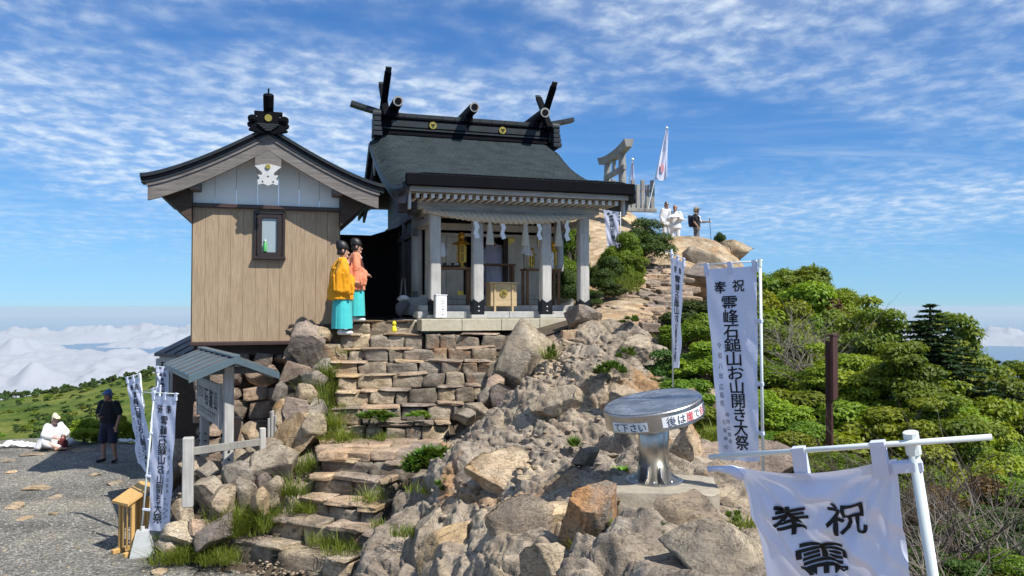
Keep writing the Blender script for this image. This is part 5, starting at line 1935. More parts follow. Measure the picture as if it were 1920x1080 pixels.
# ------------------------------------------------------------------ round steel table on its concrete block
ped = W(1240, 934, 7.3)
ptop = W(1226, 902, 7.62).z
pd_ = thing('pedestal', 'worn concrete block set among rocks under the round steel table', 'pedestal', ped, R(-8))
me = block_mesh('block', (1.02, .98, .50), 77, 24, .022)
pb_ = link('block', me, CONCRETE, pd_)
pb_.location = (.03, .28, ptop - ped.z - .235)
tb = W(1226, 902, 7.62)
TBL = thing('round_table', 'round steel orientation table with a tilted engraved top on a thick column', 'table', (tb.x, tb.y, ptop + .0), R(0))
hz_ = W(1226, 774, 7.62).z - ptop
MB().lathe((0, 0, 0), [(.285, 0), (.285, .018), (.27, .022)], 36).build('base_flange', STEEL, TBL)
MB().lathe((0, 0, .02), [(.150, 0), (.150, hz_ + .06)], 36).build('column', STEEL, TBL, smooth=True)
for k in range(8):
    a = k * math.pi / 4 + .25
    c, s = math.cos(a), math.sin(a)
    w = Vector((-s, c, 0)) * .005
    MB().prism([Vector((c * .148, s * .148, .02)) - w, Vector((c * .27, s * .27, .02)) - w, Vector((c * .18, s * .18, .07)) - w, Vector((c * .148, s * .148, .17)) - w], w * 2).build('gusset', STEEL, TBL)
for k in range(8):
    a = k * math.pi / 4 + .62
    MB().lathe((.235 * math.cos(a), .235 * math.sin(a), .02), [(.016, 0), (.016, .016), (.008, .026)], 6).build('anchor_bolt', STEEL, TBL)
# drum, tilted down to the left and towards the viewer
TM = Matrix.Translation((0.0, 0.0, hz_ + .02)) @ Matrix.Rotation(R(-10.5), 4, 'Y') @ Matrix.Rotation(R(5), 4, 'X')
RD, HD = .487, .185


def tx(obj):
    obj.data.transform(TM)
    return obj


dr = tx(MB().lathe((0, 0, 0), [(RD - .02, -HD / 2), (RD, -HD / 2 + .012), (RD, HD / 2 - .012), (RD - .008, HD / 2 - .003), (RD - .012, HD / 2)], 72).build('drum', STEEL, TBL, smooth=False))
tx(MB().lathe((0, 0, 0), [(0.001, HD / 2 + .002), (RD - .016, HD / 2 + .002), (RD - .016, HD / 2 + .006), (0.001, HD / 2 + .006)], 64, False).build('engraved_top', PLATE, TBL))


def band_label(name, a0, a1, z0, z1, items):
    n = 24
    V, Q = [], []
    for k in range(n + 1):
        a = a0 + (a1 - a0) * k / n
        for z in (z0, z1):
            V.append(((RD + .003) * math.cos(a), (RD + .003) * math.sin(a), z))
    for k in range(n):
        Q.append([2 * k, 2 * k + 2, 2 * k + 3, 2 * k + 1])
    st = tx(link(name, mesh_np(name, np.array(V), np.array(Q)), PAPER, TBL))
    arc = abs(a1 - a0) * RD
    for txt, mt in items:
        for one in txt:
            def S(u, v):
                a = a0 + (a1 - a0) * u
                return np.column_stack([(RD + .006) * np.cos(a), (RD + .006) * np.sin(a), z1 + (z0 - z1) * v])
            V, Fc = letters([(one[0], one[1], .52, one[2] / arc, one[2] / (z1 - z0))], S, False, .028)
            tx(link('character', mesh_np('character', np.array(V), Fc), mt, st))


band_label('sticker', R(206), R(252), -.066, .022, [([('て', .18, .088), ('下', .40, .088), ('さ', .64, .088), ('い', .86, .088)], INK_BLUE)])
band_label('sticker', R(268), R(345), -.052, .046, [([('後', .13, .095), ('は', .29, .095), ('で', .60, .095)], INK_BLUE), ([('崖', .445, .095)], INK_RED), ([('危', .74, .085)], INK_RED), ([('険', .87, .085)], INK_RED)])

# ------------------------------------------------------------------ rusty sign seen from behind
rs = W(1562, 700, 9.2)
rg = thing('rusty_sign', 'dark rust brown sign board seen edge on, standing on a post among the shrubs', 'sign', W(1556, 905, 9.2), R(58))
zb_ = rg.location.z
MB().bar((0, 0, 0), (.02, 0, W(1560, 640, 9.2).z - zb_), .075, .075, up=(0, 1, 0)).build('post', RUST, rg)
z1, z0 = W(1560, 630, 9.2).z - zb_, W(1560, 748, 9.2).z - zb_
B('sign_board', RUST, rg, (.0, -.06, (z0 + z1) / 2), (.30, .035, z1 - z0))
B('board_edge', RUST, rg, (.0, -.055, z1 + .012), (.32, .06, .03))

# ------------------------------------------------------------------ roofed notice board
nb0, nb1 = W(427, 880, 12.5), W(383, 850, 14.25)
ang = math.atan2(nb1.y - nb0.y, nb1.x - nb0.x)
NB = thing('notice_board', 'roofed wooden notice board reading 石鎚山 at the foot of the stone house wall', 'notice board', nb0, ang)
Ln = math.hypot(nb1.x - nb0.x, nb1.y - nb0.y)
zr_ = W(437, 666, 12.4).z - nb0.z
for k, x in enumerate((0, Ln)):
    p = B('post', WOOD_GREY, NB, (x, 0, zr_ / 2 - .14), (.15, .15, zr_ - .0))
    B('cross_arm', WOOD_SHADE, NB, (x, 0, zr_ - .26), (.09, .9, .10))
    m = MB()
    for z in (.17, .30):
        m.tube([(x - .078, -.0, z), (x - .09, 0, z)], .018, 8)
        m.tube([(x, .078, z), (x, .09, z)], .018, 8)
    m.build('bolt', BLACK, p)
B('tie_beam', WOOD_SHADE, NB, (Ln / 2, 0, zr_ - .12), (Ln + .5, .09, .12))
# gable roof, ridge along local x; +y is the far side, -y ... (local y points left of the x axis)
xo0, xo1 = -.50, Ln + .40
for s in (-1, 1):
    MB().prism([(xo0, 0, zr_), (xo0, s * .66, zr_ - .27), (xo0, s * .66, zr_ - .33), (xo0, 0, zr_ - .06)], (xo1 - xo0, 0, 0)).build('roof', TIN, NB)
    for k in range(6):
        x = xo0 + .22 + k * (xo1 - xo0 - .3) / 5.4
        MB().bar((x, 0, zr_ + .012), (x, s * .66, zr_ - .258), .028, .022).build('roof_seam', TIN_GREY, NB)
    MB().prism([(xo0 - .02, 0, zr_ - .0), (xo0 - .02, s * .68, zr_ - .275), (xo0 - .02, s * .68, zr_ - .38), (xo0 - .02, 0, zr_ - .105)], (.04, 0, 0)).build('verge_board', TIN, NB)
    B('eave_board', WOOD_GREY_X, NB, (Ln / 2, s * .62, zr_ - .34), (xo1 - xo0 - .1, .03, .06))
B('ridge_cap', TIN, NB, ((xo0 + xo1) / 2, 0, zr_ + .01), (xo1 - xo0 + .02, .14, .03))
zb0 = W(422, 803, 12.5).z - nb0.z
zb1 = W(422, 722, 12.5).z - nb0.z
# side of the board that faces the gravel and the viewer
side = 1 if (Matrix.Rotation(ang, 3, 'Z') @ Vector((0, 1, 0))).dot(Vector((nb0.x, nb0.y, 0))) < 0 else -1
nplk = 4
bd0, bd1 = .10, Ln + .05
hb = (zb1 - zb0) / nplk
for k in range(nplk):
    B('board_plank', WOOD_GREY_X, NB, ((bd0 + bd1) / 2, side * .10, zb0 + hb * (k + .5)), (bd1 - bd0, .035, hb - .004), ch=.006)
for x in (bd0, bd1):
    B('board_frame', WOOD_GREY, NB, (x, side * .105, (zb0 + zb1) / 2), (.05, .06, zb1 - zb0 + .04))


def SB(u, v):
    # u from the viewer's left to right
    t = bd1 + (bd0 - bd1) * u
    return np.column_stack([t, np.full(np.shape(t), side * .121), zb1 + (zb0 - zb1) * v])


hbd, wbd = zb1 - zb0, bd1 - bd0
it = [(c, u, .42, .30 / wbd, .34 / hbd) for c, u in (('石', .44), ('鎚', .645), ('山', .85))]
V, Fc = letters(it, SB, False, .03)
link('lettering', mesh_np('lettering', np.array(V), Fc), INK, NB)
it = [(c, .10 + .075 * k, .36, .13 / wbd, .20 / hbd) for k, c in enumerate('国定公園'[:3])] + [(c, .12 + .085 * k, .80, .10 / wbd, .13 / hbd) for k, c in enumerate('石鎚国定公園愛媛県')]
V, Fc = letters(it, SB, False, .005)
link('small_lettering', mesh_np('small_lettering', np.array(V), Fc), INK_OLD, NB)
# weathered fence in front of it
f0 = W(352, 950, 11.25)
FN = thing('rail_fence', 'weathered wooden fence post with a pale rail at the edge of the gravel', 'fence', f0)
zt_ = W(352, 820, 11.25).z - f0.z
B('post', WOOD_GREY, FN, (0, 0, zt_ / 2), (.15, .15, zt_), .3)
a = W(362, 846, 11.3) - f0
b = W(486, 829, 12.9) - f0
MB().bar(a, b, .05, .115).build('rail', WOOD_MID, FN)
e = W(492, 830, 13.0) - f0
B('post', WOOD_GREY, FN, (e.x, e.y, e.z - .15), (.10, .10, .8), .5)
# broken stump posts and leaning logs
st = W(511, 825, 13.5)
t = thing('splintered_post', 'grey splintered post stump standing in the shade right of the notice board', 'post', st)
m = MB()
for k in range(5):
    m.box((-.06 + .03 * k, .02 * (k % 2), .12 + .02 * ((k * 7) % 5)), (.034, .07, .52 + .05 * ((k * 3) % 4)), ch=.004)
m.build('splinters', WOOD_GREY, t)
t = thing('cut_log', 'reddish upright cut log standing behind the notice board post', 'log', W(443, 828, 13.4))
MB().lathe((0, 0, 0), [(.085, 0), (.083, .2), (.08, .42)], 14).build('log_body', SHADEPOST, t)
MB().lathe((0, 0, .42), [(.078, 0), (.078, .006)], 14).build('cut_face', WOOD_PALE, t)
for i, (p, q, lab) in enumerate(((W(392, 905, 12.7), W(425, 862, 13.2), 'thick brown log leaning under the notice board'), (W(447, 865, 12.9), W(462, 905, 12.5), 'short split log lying on the stones below the rail'))):
    t = thing('log', lab, 'log', p)
    MB().tube([(0, 0, 0), q - p], .08, 12).build('log_body', SHADEPOST, t)
    d = (q - p).normalized()
    MB().tube([q - p, q - p + d * .006], .074, 12).build('cut_face', WOOD_PALE, t)

# ------------------------------------------------------------------ cedar stand and concrete feet on the gravel
cb = W(252, 1030, 11.75)
cb.z = H(cb.x, cb.y) + .0
CB = thing('cedar_stand', 'slim fresh cedar stand with a sloping top beside the lower end of the banner', 'stand', cb, R(-32))
hh = W(252, 920, 11.75).z - cb.z
for sx in (-1, 1):
    for sy in (-1, 1):
        B('leg', WOOD_FRESH, CB, (sx * .15, sy * .13, hh / 2 - .06), (.055, .055, hh - .10))
    B('foot_rail', WOOD_FRESH, CB, (sx * .15, -.03, .035), (.075, .46, .07))
for k in range(4):
    B('slat', WOOD_FRESH, CB, (-.09 + .06 * k, .15, hh / 2), (.04, .02, hh - .2))
for k in range(2):
    B('slat', WOOD_FRESH, CB, (-.05 + .10 * k, -.15, hh / 2 - .04), (.04, .02, hh - .26))
MB().prism([(-.21, -.24, hh - .16), (-.21, .22, hh + .05), (-.21, .22, hh + .085), (-.21, -.24, hh - .125)], (.42, 0, 0)).build('sloping_top', WOOD_FRESH, CB)
B('top_rail', WOOD_FRESH, CB, (0, -.15, hh - .16), (.36, .03, .09))
cf = W(268, 1040, 11.55)
for i, (px, py, d, lab) in enumerate(((267, 1038, 11.55, 'pale concrete banner foot standing next to the cedar stand'), (289, 1026, 11.75, 'pale concrete banner foot half hidden behind the one next to the cedar stand'))):
    c = W(px, py, d)
    t = thing('concrete_foot', lab, 'banner foot', (c.x, c.y, H(c.x, c.y)), R(20 + 30 * i), 'concrete banner feet')
    w0, w1, h = .155, .085, .36
    MB().loft([[(-w0, -w0, 0), (w0, -w0, 0), (w0, w0, 0), (-w0, w0, 0)], [(-w0, -w0, .03), (w0, -w0, .03), (w0, w0, .03), (-w0, w0, .03)], [(-w1, -w1, h), (w1, -w1, h), (w1, w1, h), (-w1, w1, h)]]).build('tapered_block', CONC_BLOCK, t)
    MB().tube([(0, 0, h), (0, 0, h + .06)], .03, 10).build('pole_socket', WHITE_DIRTY, t)

# ------------------------------------------------------------------ white notice on the first shrine post, yellow figure on the step
ws = thing('notice_box', 'white upright notice with two columns of writing leaning on the leftmost shrine post', 'notice', SL(-1.60, -.27, .02), SR + R(8))
B('box_body', WHITE, ws, (0, 0, .23), (.235, .13, .46))
B('box_side', WHITE_DIRTY, ws, (-.122, .0, .23), (.012, .13, .46))
B('box_top', WHITE, ws, (0, 0, .468), (.25, .15, .02))
it = column('土足禁止厳守願', .62, .12, .86, .15, .075) + column('昇殿の方は社務所へ', .36, .15, .92, .10, .05)
V, Fc = letters(it, lambda u, v: np.column_stack([-.117 + .235 * u, np.full(np.shape(u), -.069), .46 * (1 - v)]), False, .01)
link('lettering', mesh_np('lettering', np.array(V), Fc), INK_OLD, ws)
yf_ = W(739, 622, 15.5)
t = thing('yellow_figurine', 'small yellow plastic figurine standing on the top stone step', 'figurine', yf_)
MB().lathe((0, 0, 0), [(.055, 0), (.06, .03), (.045, .09), (.035, .12)], 12).build('figurine_body', YELLOW, t, smooth=True)
MB().lathe((0, 0, .12), [(.02, 0), (.042, .025), (.045, .05), (.03, .085), (.0, .10)], 12).build('figurine_head', YELLOW, t, smooth=True)
t = thing('bundle', 'dark bag with a white cloth on it in the shadow beside the shrine', 'bag', SL(-2.15, 1.2, 0.02), SR)
me = rock_mesh('bag_body', (.34, .3, .42), 55, 3, 6, .05)
o = link('bag_body', me, C_GREY, t)
o.location = (0, 0, .21)
me = rock_mesh('white_cloth', (.26, .24, .14), 56, 3, 6, .08)
o = link('white_cloth', me, C_WHITE, t)
o.location = (0.0, -.04, .42)
MB().tube([(-.06, -.05, .45), (-.03, -.1, .85), (.03, -.1, .85), (.06, -.05, .45)], .018, 6).build('strap', C_GREY, t)

# ------------------------------------------------------------------ gate, fence and flags on the summit
sg0 = Vector((4.28, 32.0, 4.0))
TO = thing('torii_gate', 'grey wooden shrine gate seen from the side on the summit behind the roof', 'gate', sg0, R(-81))
zt_ = 2.20
for k, x in enumerate((-1.05, 1.05)):
    MB().tube([(x * 1.08, 0, -.3), (x, 0, zt_)], [.17, .14], 14).build('pillar', WOOD_MID, TO)
m = MB()
pts = [(x, 0, zt_ + .06 + .035 * abs(x) ** 2.2) for x in np.linspace(-2.0, 2.0, 13)]
m.loft([[(x, s_ * w, z + q) for s_, w, q in ((-1, .12, -.14), (1, .12, -.14), (1, .20, .16), (-1, .20, .16))] for (x, _, z) in pts])
m.build('top_lintel', WOOD_MID, TO)
B('lower_lintel', WOOD_MID, TO, (0, 0, zt_ - .62), (2.9, .13, .22))
B('tablet', WOOD_MID, TO, (0, -.02, zt_ - .30), (.30, .08, .40))
fa, fb = W(1150, 390, 30), W(1223, 388, 30.3)
FE = thing('paling_fence', 'grey wooden paling fence with tall posts on the summit above the green shrub', 'fence', fa, math.atan2(fb.y - fa.y, fb.x - fa.x))
Lf = (fb - fa).length
hf = W(1200, 336, 30).z - fa.z
nP = 9
for k in range(nP):
    x = Lf * k / (nP - 1)
    B('paling', WOOD_MID, FE, (x, 0, hf * (.5 if k % 2 == 0 else .42)), (.15, .12, hf * (1.0 if k % 2 == 0 else .84)))
for z in (.06, hf * .62):
    B('rail', WOOD_MID, FE, (Lf / 2, .03, z), (Lf + .2, .09, .14 if z < .1 else .09))
B('sill_beam', WOOD_MID, FE, (Lf / 2, -.02, -.06), (Lf + .3, .2, .14))
for i, (tp, bs, w, h, lab) in enumerate((((1250, 240, 30), (1215, 392, 30), .55, 1.75, 'white flag with a faded red patch drooping from a slanted pole above the fence'),
                                        ((1186, 299, 31), (1172, 390, 31), .25, 1.0, 'small slanted pole with a rolled pale flag behind the summit fence'))):
    a, b = W(*tp), W(*bs)
    t = thing('flag', lab, 'flag', b)
    MB().tube([(0, 0, 0), a - b], .02, 8).build('pole', PVC, t)
    MB().lathe(a - b, [(.0, -.06), (.05, -.035), (.065, 0), (.05, .04), (.0, .06)], 12).build('finial_ball', WHITE, t, smooth=True)
    d = (b - a).normalized()
    rings = []
    n = 20
    for k in range(n):
        s = k / (n - 1)
        c = (a - b) + d * (.12 + h * s * .15) + Vector((.03 - .18 * s * (1 - i), -.03, -h * s * .95))
        ww = w * (.10 + .32 * s)
        rings.append([c + Vector((ww * math.cos(q) + .0, .05 * math.sin(3 * q + s * 4), .05 * math.cos(2 * q) * s)) for q in np.linspace(0, 2 * math.pi, 22)[:-1]])
    cl = MB().loft(rings).build('flag_cloth', C_BANNER, t, smooth=True)
    if i == 0:
        c = (a - b) + d * (.12 + h * .72 * .15) + Vector((-.13, -.11, -h * .74))
        MB().loft([[c + Vector((.07 * math.cos(q), 0, .2 * math.sin(q))) for q in np.linspace(0, 6.28, 15)[:-1]], [c + Vector((.07 * math.cos(q), .03, .2 * math.sin(q))) for q in np.linspace(0, 6.28, 15)[:-1]]]).build('red_disc', mat_plain('faded_red_cloth', (.60, .30, .34), .9, var=.05, bumpk=0), cl)
# ------------------------------------------------------------------ plants
g = np.random.default_rng(77)


def leaf_cloud(C, N, size, asp=.5, jit=.35, gg=None, fold=.25):
    """Leaves (two triangles folded on the midrib) at centres C with normals N."""
    gg = gg or g
    n = len(C)
    N = N + gg.normal(size=(n, 3)) * jit
    N /= np.linalg.norm(N, axis=1, keepdims=True)
    T = gg.normal(size=(n, 3))
    T -= (T * N).sum(1, keepdims=True) * N
    T /= np.linalg.norm(T, axis=1, keepdims=True)
    Bv = np.cross(N, T)
    s = (size * gg.uniform(.65, 1.35, n))[:, None]
    a = C - T * s * .5
    b = C + Bv * s * asp * .5 + N * s * fold * .3
    c = C + T * s * .5
    d = C - Bv * s * asp * .5 + N * s * fold * .3
    V = np.stack([a, b, c, d], 1).reshape(-1, 3)
    i = np.arange(n) * 4
    Q = np.concatenate([np.column_stack([i, i + 1, i + 2]), np.column_stack([i, i + 2, i + 3])])
    return V, Q


def blob_points(blobs, n, up=.5, inner=.55):
    """Leaf centres spread through a set of (centre, radii) lobes, normals outward and up."""
    w = np.array([b[1][0] * b[1][1] + b[1][0] * b[1][2] for b in blobs])
    k = g.choice(len(blobs), n, p=w / w.sum())
    c = np.array([b[0] for b in blobs])[k]
    r = np.array([b[1] for b in blobs])[k]
    d = g.normal(size=(n, 3))
    d[:, 2] = np.where(g.random(n) < .65, np.abs(d[:, 2]), d[:, 2])
    d /= np.linalg.norm(d, axis=1, keepdims=True)
    P = c + d * r * (inner + (1 - inner) * g.random(n)[:, None] ** .5) * g.uniform(.85, 1.12, n)[:, None]
    N = d + np.array([0, 0, up])
    return P, N


def limbs(mb, base, tip, r, depth, spread=.5, seg=4):
    base, tip = Vector(base), Vector(tip)
    pts = []
    for k in range(seg + 1):
        t = k / seg
        p = base.lerp(tip, t) + Vector((g.normal(), g.normal(), g.normal() * .5)) * (tip - base).length * .05 * (t > 0) * (t < 1)
        pts.append(p)
    mb.tube(pts, [r * (1 - .6 * k / seg) for k in range(seg + 1)], 6 if depth > 1 else 5, False)
    if depth <= 0:
        return
    for k in range(3 if depth > 1 else 2):
        s = pts[g.integers(1, seg)]
        d = (tip - base)
        e = s + d * g.uniform(.45, .7) + Vector((g.normal(), g.normal(), g.normal() * .4)) * d.length * spread
        limbs(mb, s, e, r * .5, depth - 1, spread, 3)


def shrub_kind(n_leaf, leaf, layered=False, seed=0, height=1.0, asp=.5, lobes=26):
    """Unit shrub: radius about 1, from z=0 to z=2*height; returns (crown mesh, limb mesh)."""
    global g
    g = np.random.default_rng(seed)
    blobs, mb = [], MB()
    mb.tube([(0, 0, -.3), (.05, .02, .3 * height), (-.03, .04, 1.0 * height)], [.075, .06, .035], 7)
    for k in range(lobes):
        if layered:
            t = (k + .5) / lobes
            z = height * (.30 + 1.65 * t) + g.normal() * .10
            rmax = (1.0 - .72 * max(0, t - .15) ** 1.3)
            a = k * 2.4 + g.normal() * .3
            rr = rmax * g.uniform(.25, .8)
            c = (rr * math.cos(a), rr * math.sin(a), z - .12 * rr)
            s = g.uniform(.20, .38)
            blobs.append((c, (s, s, s * .42)))
        else:
            d = g.normal(size=3)
            d[2] = abs(d[2]) * .9
            d /= np.linalg.norm(d)
            q = g.uniform(.45, .82)
            c = (d[0] * q, d[1] * q, height * (.55 + d[2] * q * 1.3))
            s = g.uniform(.22, .40)
            blobs.append((c, (s, s, s * .75)))
        limbs(mb, (0, 0, max(.05, c[2] * .45)), (c[0] * .8, c[1] * .8, c[2]), .026, 0, .3)
    P, N = blob_points(blobs, n_leaf, .9 if layered else .45, .35 if layered else .5)
    V, Q = leaf_cloud(P, N, leaf, asp, .6)
    return mesh_np('crown', V, Q), mb.mesh('limbs')


def fir_kind(seed, n_tiers=22):
    global g
    g = np.random.default_rng(seed)
    mb = MB()
    mb.tube([(0, 0, 0), (0, 0, 2.0)], [.06, .008], 7)
    C, N, = [], []
    for k in range(n_tiers):
        t = k / (n_tiers - 1)
        z = .25 + 1.72 * t
        r = .62 * (1 - t) ** .85 + .04
        nb = 9 if t < .8 else 6
        for j in range(nb):
            a = 2 * math.pi * j / nb + k * .7 + g.normal() * .12
            L = r * g.uniform(.8, 1.12)
            tip = Vector((L * math.cos(a), L * math.sin(a), z - .10 * L + .10 * L * L))
            mb.tube([(0, 0, z), tip], [.012, .003], 4, False)
            m = int(36 + 90 * L)
            s = g.random(m) ** .7
            side = g.normal(size=m) * .09 * (1.1 - s) * (L / .4)
            P = np.column_stack([s * tip.x - side * math.sin(a), s * tip.y + side * math.cos(a), z + s * (tip.z - z) + g.normal(size=m) * .008])
            C.append(P)
            N.append(np.tile([0, 0, 1.0], (m, 1)))
    V, Q = leaf_cloud(np.concatenate(C), np.concatenate(N), .085, .28, .35)
    return mesh_np('crown', V, Q), mb.mesh('limbs')


KINDS = {
    'bush': [shrub_kind(17000, .10, False, 1), shrub_kind(17000, .10, False, 2, .9), shrub_kind(17000, .095, False, 3, 1.1)],
    'layered': [shrub_kind(30000, .07, True, 4, 1.0, .5, 44), shrub_kind(30000, .07, True, 5, 1.15, .5, 48), shrub_kind(30000, .07, True, 6, .9, .5, 40)],
    'needle': [shrub_kind(22000, .085, False, 7, 1.1, .32, 30), shrub_kind(22000, .085, False, 8, 1.0, .32, 30)],
    'fir': [fir_kind(9), fir_kind(10, 18)],
    'fine': [shrub_kind(22000, .06, False, 12, 1.0, .5, 34), shrub_kind(22000, .06, True, 13, .8, .5, 30)],
}


def plant(kind, lab, base, width, height, leafm, idx=0, rz=None, name=None, cat=None, group=None, barkm=None):
    cr, lm = KINDS[kind][idx % len(KINDS[kind])]
    t = thing(name or ('fir_tree' if kind == 'fir' else 'shrub'), lab, cat or ('tree' if kind == 'fir' else 'shrub'), base, rnd.uniform(0, 6.28) if rz is None else rz, group)
    hh = 2.0
    for nm, me, mt in (('crown', cr, leafm), ('limbs', lm, barkm or BARK)):
        o = bpy.data.objects.new(nm, me)
        COL.objects.link(o)
        if not me.materials: me.materials.append(mt)
        o.material_slots[0].link = 'OBJECT'
        o.material_slots[0].material = mt
        o.parent = t
    t.scale = (width / 2, width / 2, height / hh)
    return t


def grow(kind, lab, px, ptop, d, width, leafm, idx=0, hmin=.8, hmax=3.4, **kw):
    """A plant whose top shows at photo row ptop, rooted on the ground below it."""
    p = W(px, ptop, d)
    zg = H(p.x, p.y)
    h = min(max(p.z - zg, hmin), hmax)
    if kind != 'fir': width = min(width, 1.45 * h)
    if kind == 'layered' and h < 1.5: kind = 'bush'
    t = plant(kind, lab, (p.x, p.y, p.z - h), width, h, leafm, idx, **kw)
    drop = p.z - h - zg
    if drop > .08:                           # the trunk goes on down to the ground
        MB().tube([(0, 0, -(drop + .2) * 2 / h), (.03, .02, -drop / h), (0, 0, .1)], [.11, .09, .07], 7).build('trunk', BARK, t)
    return t


# the thicket right of the path: silhouette row first, then the slope below it
TH = 'dense leafy shrubs of the thicket right of the path'
UL = 'leafy green shrub in the dense thicket on the slope right of the path'
row = [(1415, 508, 19, 1.7, 'bush', LEAF_MID), (1448, 492, 19.5, 1.6, 'bush', LEAF_BRIGHT), (1488, 486, 19, 1.7, 'fine', LEAF_MID), (1522, 500, 18.5, 1.7, 'bush', LEAF_MID), (1552, 520, 18, 1.6, 'fine', LEAF_BRIGHT),
       (1572, 548, 17.2, 1.5, 'bush', LEAF_BROWN), (1500, 530, 17.2, 1.9, 'bush', LEAF_BRIGHT), (1450, 545, 16.6, 1.8, 'bush', LEAF_BRIGHT), (1540, 570, 16, 1.7, 'bush', LEAF_MID), (1590, 585, 16, 1.4, 'fine', LEAF_MID),
       (1310, 548, 15.6, 1.3, 'bush', LEAF_DARK), (1300, 590, 14, 1.2, 'bush', LEAF_MID), (1318, 640, 12.6, 1.2, 'bush', LEAF_BRIGHT), (1290, 690, 11.8, 1.1, 'bush', LEAF_MID), (1345, 600, 14.5, 1.5, 'bush', LEAF_DARK),
       (1250, 655, 12.9, 1.1, 'bush', LEAF_DARK), (1225, 690, 12.3, .9, 'bush', LEAF_DARK), (1262, 720, 11.4, 1.0, 'bush', LEAF_DARK), (1330, 760, 10.2, .9, 'bush', LEAF_MID), (1400, 640, 13, 1.5, 'bush', LEAF_MID), (1450, 600, 14.6, 1.6, 'bush', LEAF_MID)]
for i, (px, pt, d, w, k, lm) in enumerate(row):
    grow(k, UL, px, pt - (14 if pt < 600 else 6), d, w * 1.35, lm, i, group=TH, hmax=2.4)
gx_ = np.random.default_rng(123)
for k in range(34):
    f = gx_.random()
    px = 1440 + 470 * f + gx_.normal() * 12
    pt = 640 + 120 * f + gx_.uniform(0, 130)
    d = 13.5 - (pt - 640) / 48 + gx_.uniform(-.4, .4)
    grow('bush' if k % 3 else 'fine', UL, px, pt, d, gx_.uniform(1.0, 1.6), [LEAF_BRIGHT, LEAF_MID, LEAF_BRIGHT, LEAF_BRIGHT, LEAF_DARK][k % 5], k, group=TH, hmin=1.0, hmax=1.7)
for k in range(16):
    px = 1425 + 190 * gx_.random()
    pt = 505 + (px - 1425) * .35 + gx_.uniform(10, 110)
    grow('bush', UL, px, pt, 18 - (pt - 500) / 30, gx_.uniform(1.3, 1.9), [LEAF_BRIGHT, LEAF_MID, LEAF_BRIGHT][k % 3], k, group=TH, hmin=1.2, hmax=2.2)
LT = 'spreading green trees with layered foliage on the right slope'
LL = 'spreading green tree with flat layers of foliage on the right slope'
lay = [(1622, 584, 14.0, 1.5, 0), (1655, 640, 13.2, 1.5, 1), (1700, 622, 12.8, 1.6, 2), (1742, 634, 12.2, 1.7, 0), (1785, 655, 12.4, 1.5, 1), (1835, 690, 13.0, 1.6, 2), (1880, 716, 13.4, 1.7, 0), (1915, 740, 13.8, 1.7, 1),
       (1600, 640, 12.6, 1.5, 2), (1560, 665, 12.0, 1.5, 0), (1500, 690, 11.4, 1.5, 1), (1450, 720, 11.0, 1.4, 2), (1640, 700, 11.2, 1.6, 0), (1690, 700, 10.8, 1.5, 1), (1750, 715, 10.6, 1.6, 2), (1810, 745, 11.0, 1.6, 0),
       (1870, 775, 11.4, 1.6, 1), (1925, 790, 11.6, 1.6, 2), (1580, 740, 10.4, 1.4, 0), (1500, 760, 10.0, 1.3, 1), (1640, 765, 9.8, 1.4, 2), (1710, 770, 9.6, 1.4, 0), (1780, 795, 9.8, 1.4, 1), (1850, 815, 10.0, 1.4, 2), (1480, 800, 9.3, 1.0, 0)]
for i, (px, pt, d, w, k) in enumerate(lay):
    grow('layered', LL, px, pt, d, w * 1.3, LEAF_BRIGHT if i % 3 != 1 else LEAF_MID, k, hmax=2.8, name='spreading_tree', cat='tree', group=LT)
grow('fir', 'dark green fir tree rising highest behind the layered trees at the right', 1744, 570, 11.7, 3.4, LEAF_FIR, 0, hmin=1.9, hmax=1.9)
grow('fir', 'small fir tree at the right edge of the picture under the white cloud', 1866, 676, 12.6, 3.0, LEAF_FIR, 1, hmin=1.6, hmax=1.6)
grow('fir', 'little fir tree left of the shoulder of the layered trees', 1655, 622, 13.0, 2.4, LEAF_FIR, 1, hmin=1.8, hmax=1.8)
# by the shrine's right end
for px, pt, d, w, k, lm, lab in ((1203, 396, 24.0, 1.9, 'needle', LEAF_DARK, 'round dark conifer shrub below the summit fence beside the pilgrims'),
                                 (1165, 420, 20.5, 1.4, 'needle', LEAF_MID, 'upright green conifer right of the last shrine post'),
                                 (1135, 470, 19.0, 1.2, 'needle', LEAF_DARK, 'dark conifer close behind the last shrine post'),
                                 (1182, 470, 20.0, 1.2, 'needle', LEAF_MID, 'green conifer at the left edge of the flagstone path'),
                                 (1070, 405, 19.5, 1.3, 'needle', LEAF_MID, 'green conifer seen between the two right posts of the shrine'),
                                 (1062, 500, 18.6, 1.0, 'needle', LEAF_DARK, 'low dark conifer seen between the two right posts of the shrine'),
                                 (1350, 431, 27.5, .62, 'needle', LEAF_DARK, 'tiny dark conifer on the ridge right of the hiker'),
                                 (1150, 520, 18.0, .9, 'bush', LEAF_DARK, 'dark shrub at the foot of the conifers by the path'),
                                 (1108, 540, 17.4, .9, 'needle', LEAF_DARK, 'dark low conifer behind the foot of the last post')):
    grow(k, lab, px, pt, d, w, lm, int(px), hmin=.5, hmax=3.0)
# left: by the man in black, and herbs on the rocks
for px, pt, d, w, k, lm, lab in ((160, 770, 21.0, 1.0, 'bush', LEAF_BRIGHT, 'bright green shrub at the edge of the gravel left of the man in black'),
                                 (196, 778, 21.4, .8, 'bush', LEAF_MID, 'green shrub directly behind the legs of the man in black'),
                                 (236, 770, 21.6, .7, 'bush', LEAF_BRIGHT, 'small green shrub behind the leftmost banner'),):
    grow(k, lab, px, pt, d, w, lm, int(px), hmin=.8, hmax=1.1)


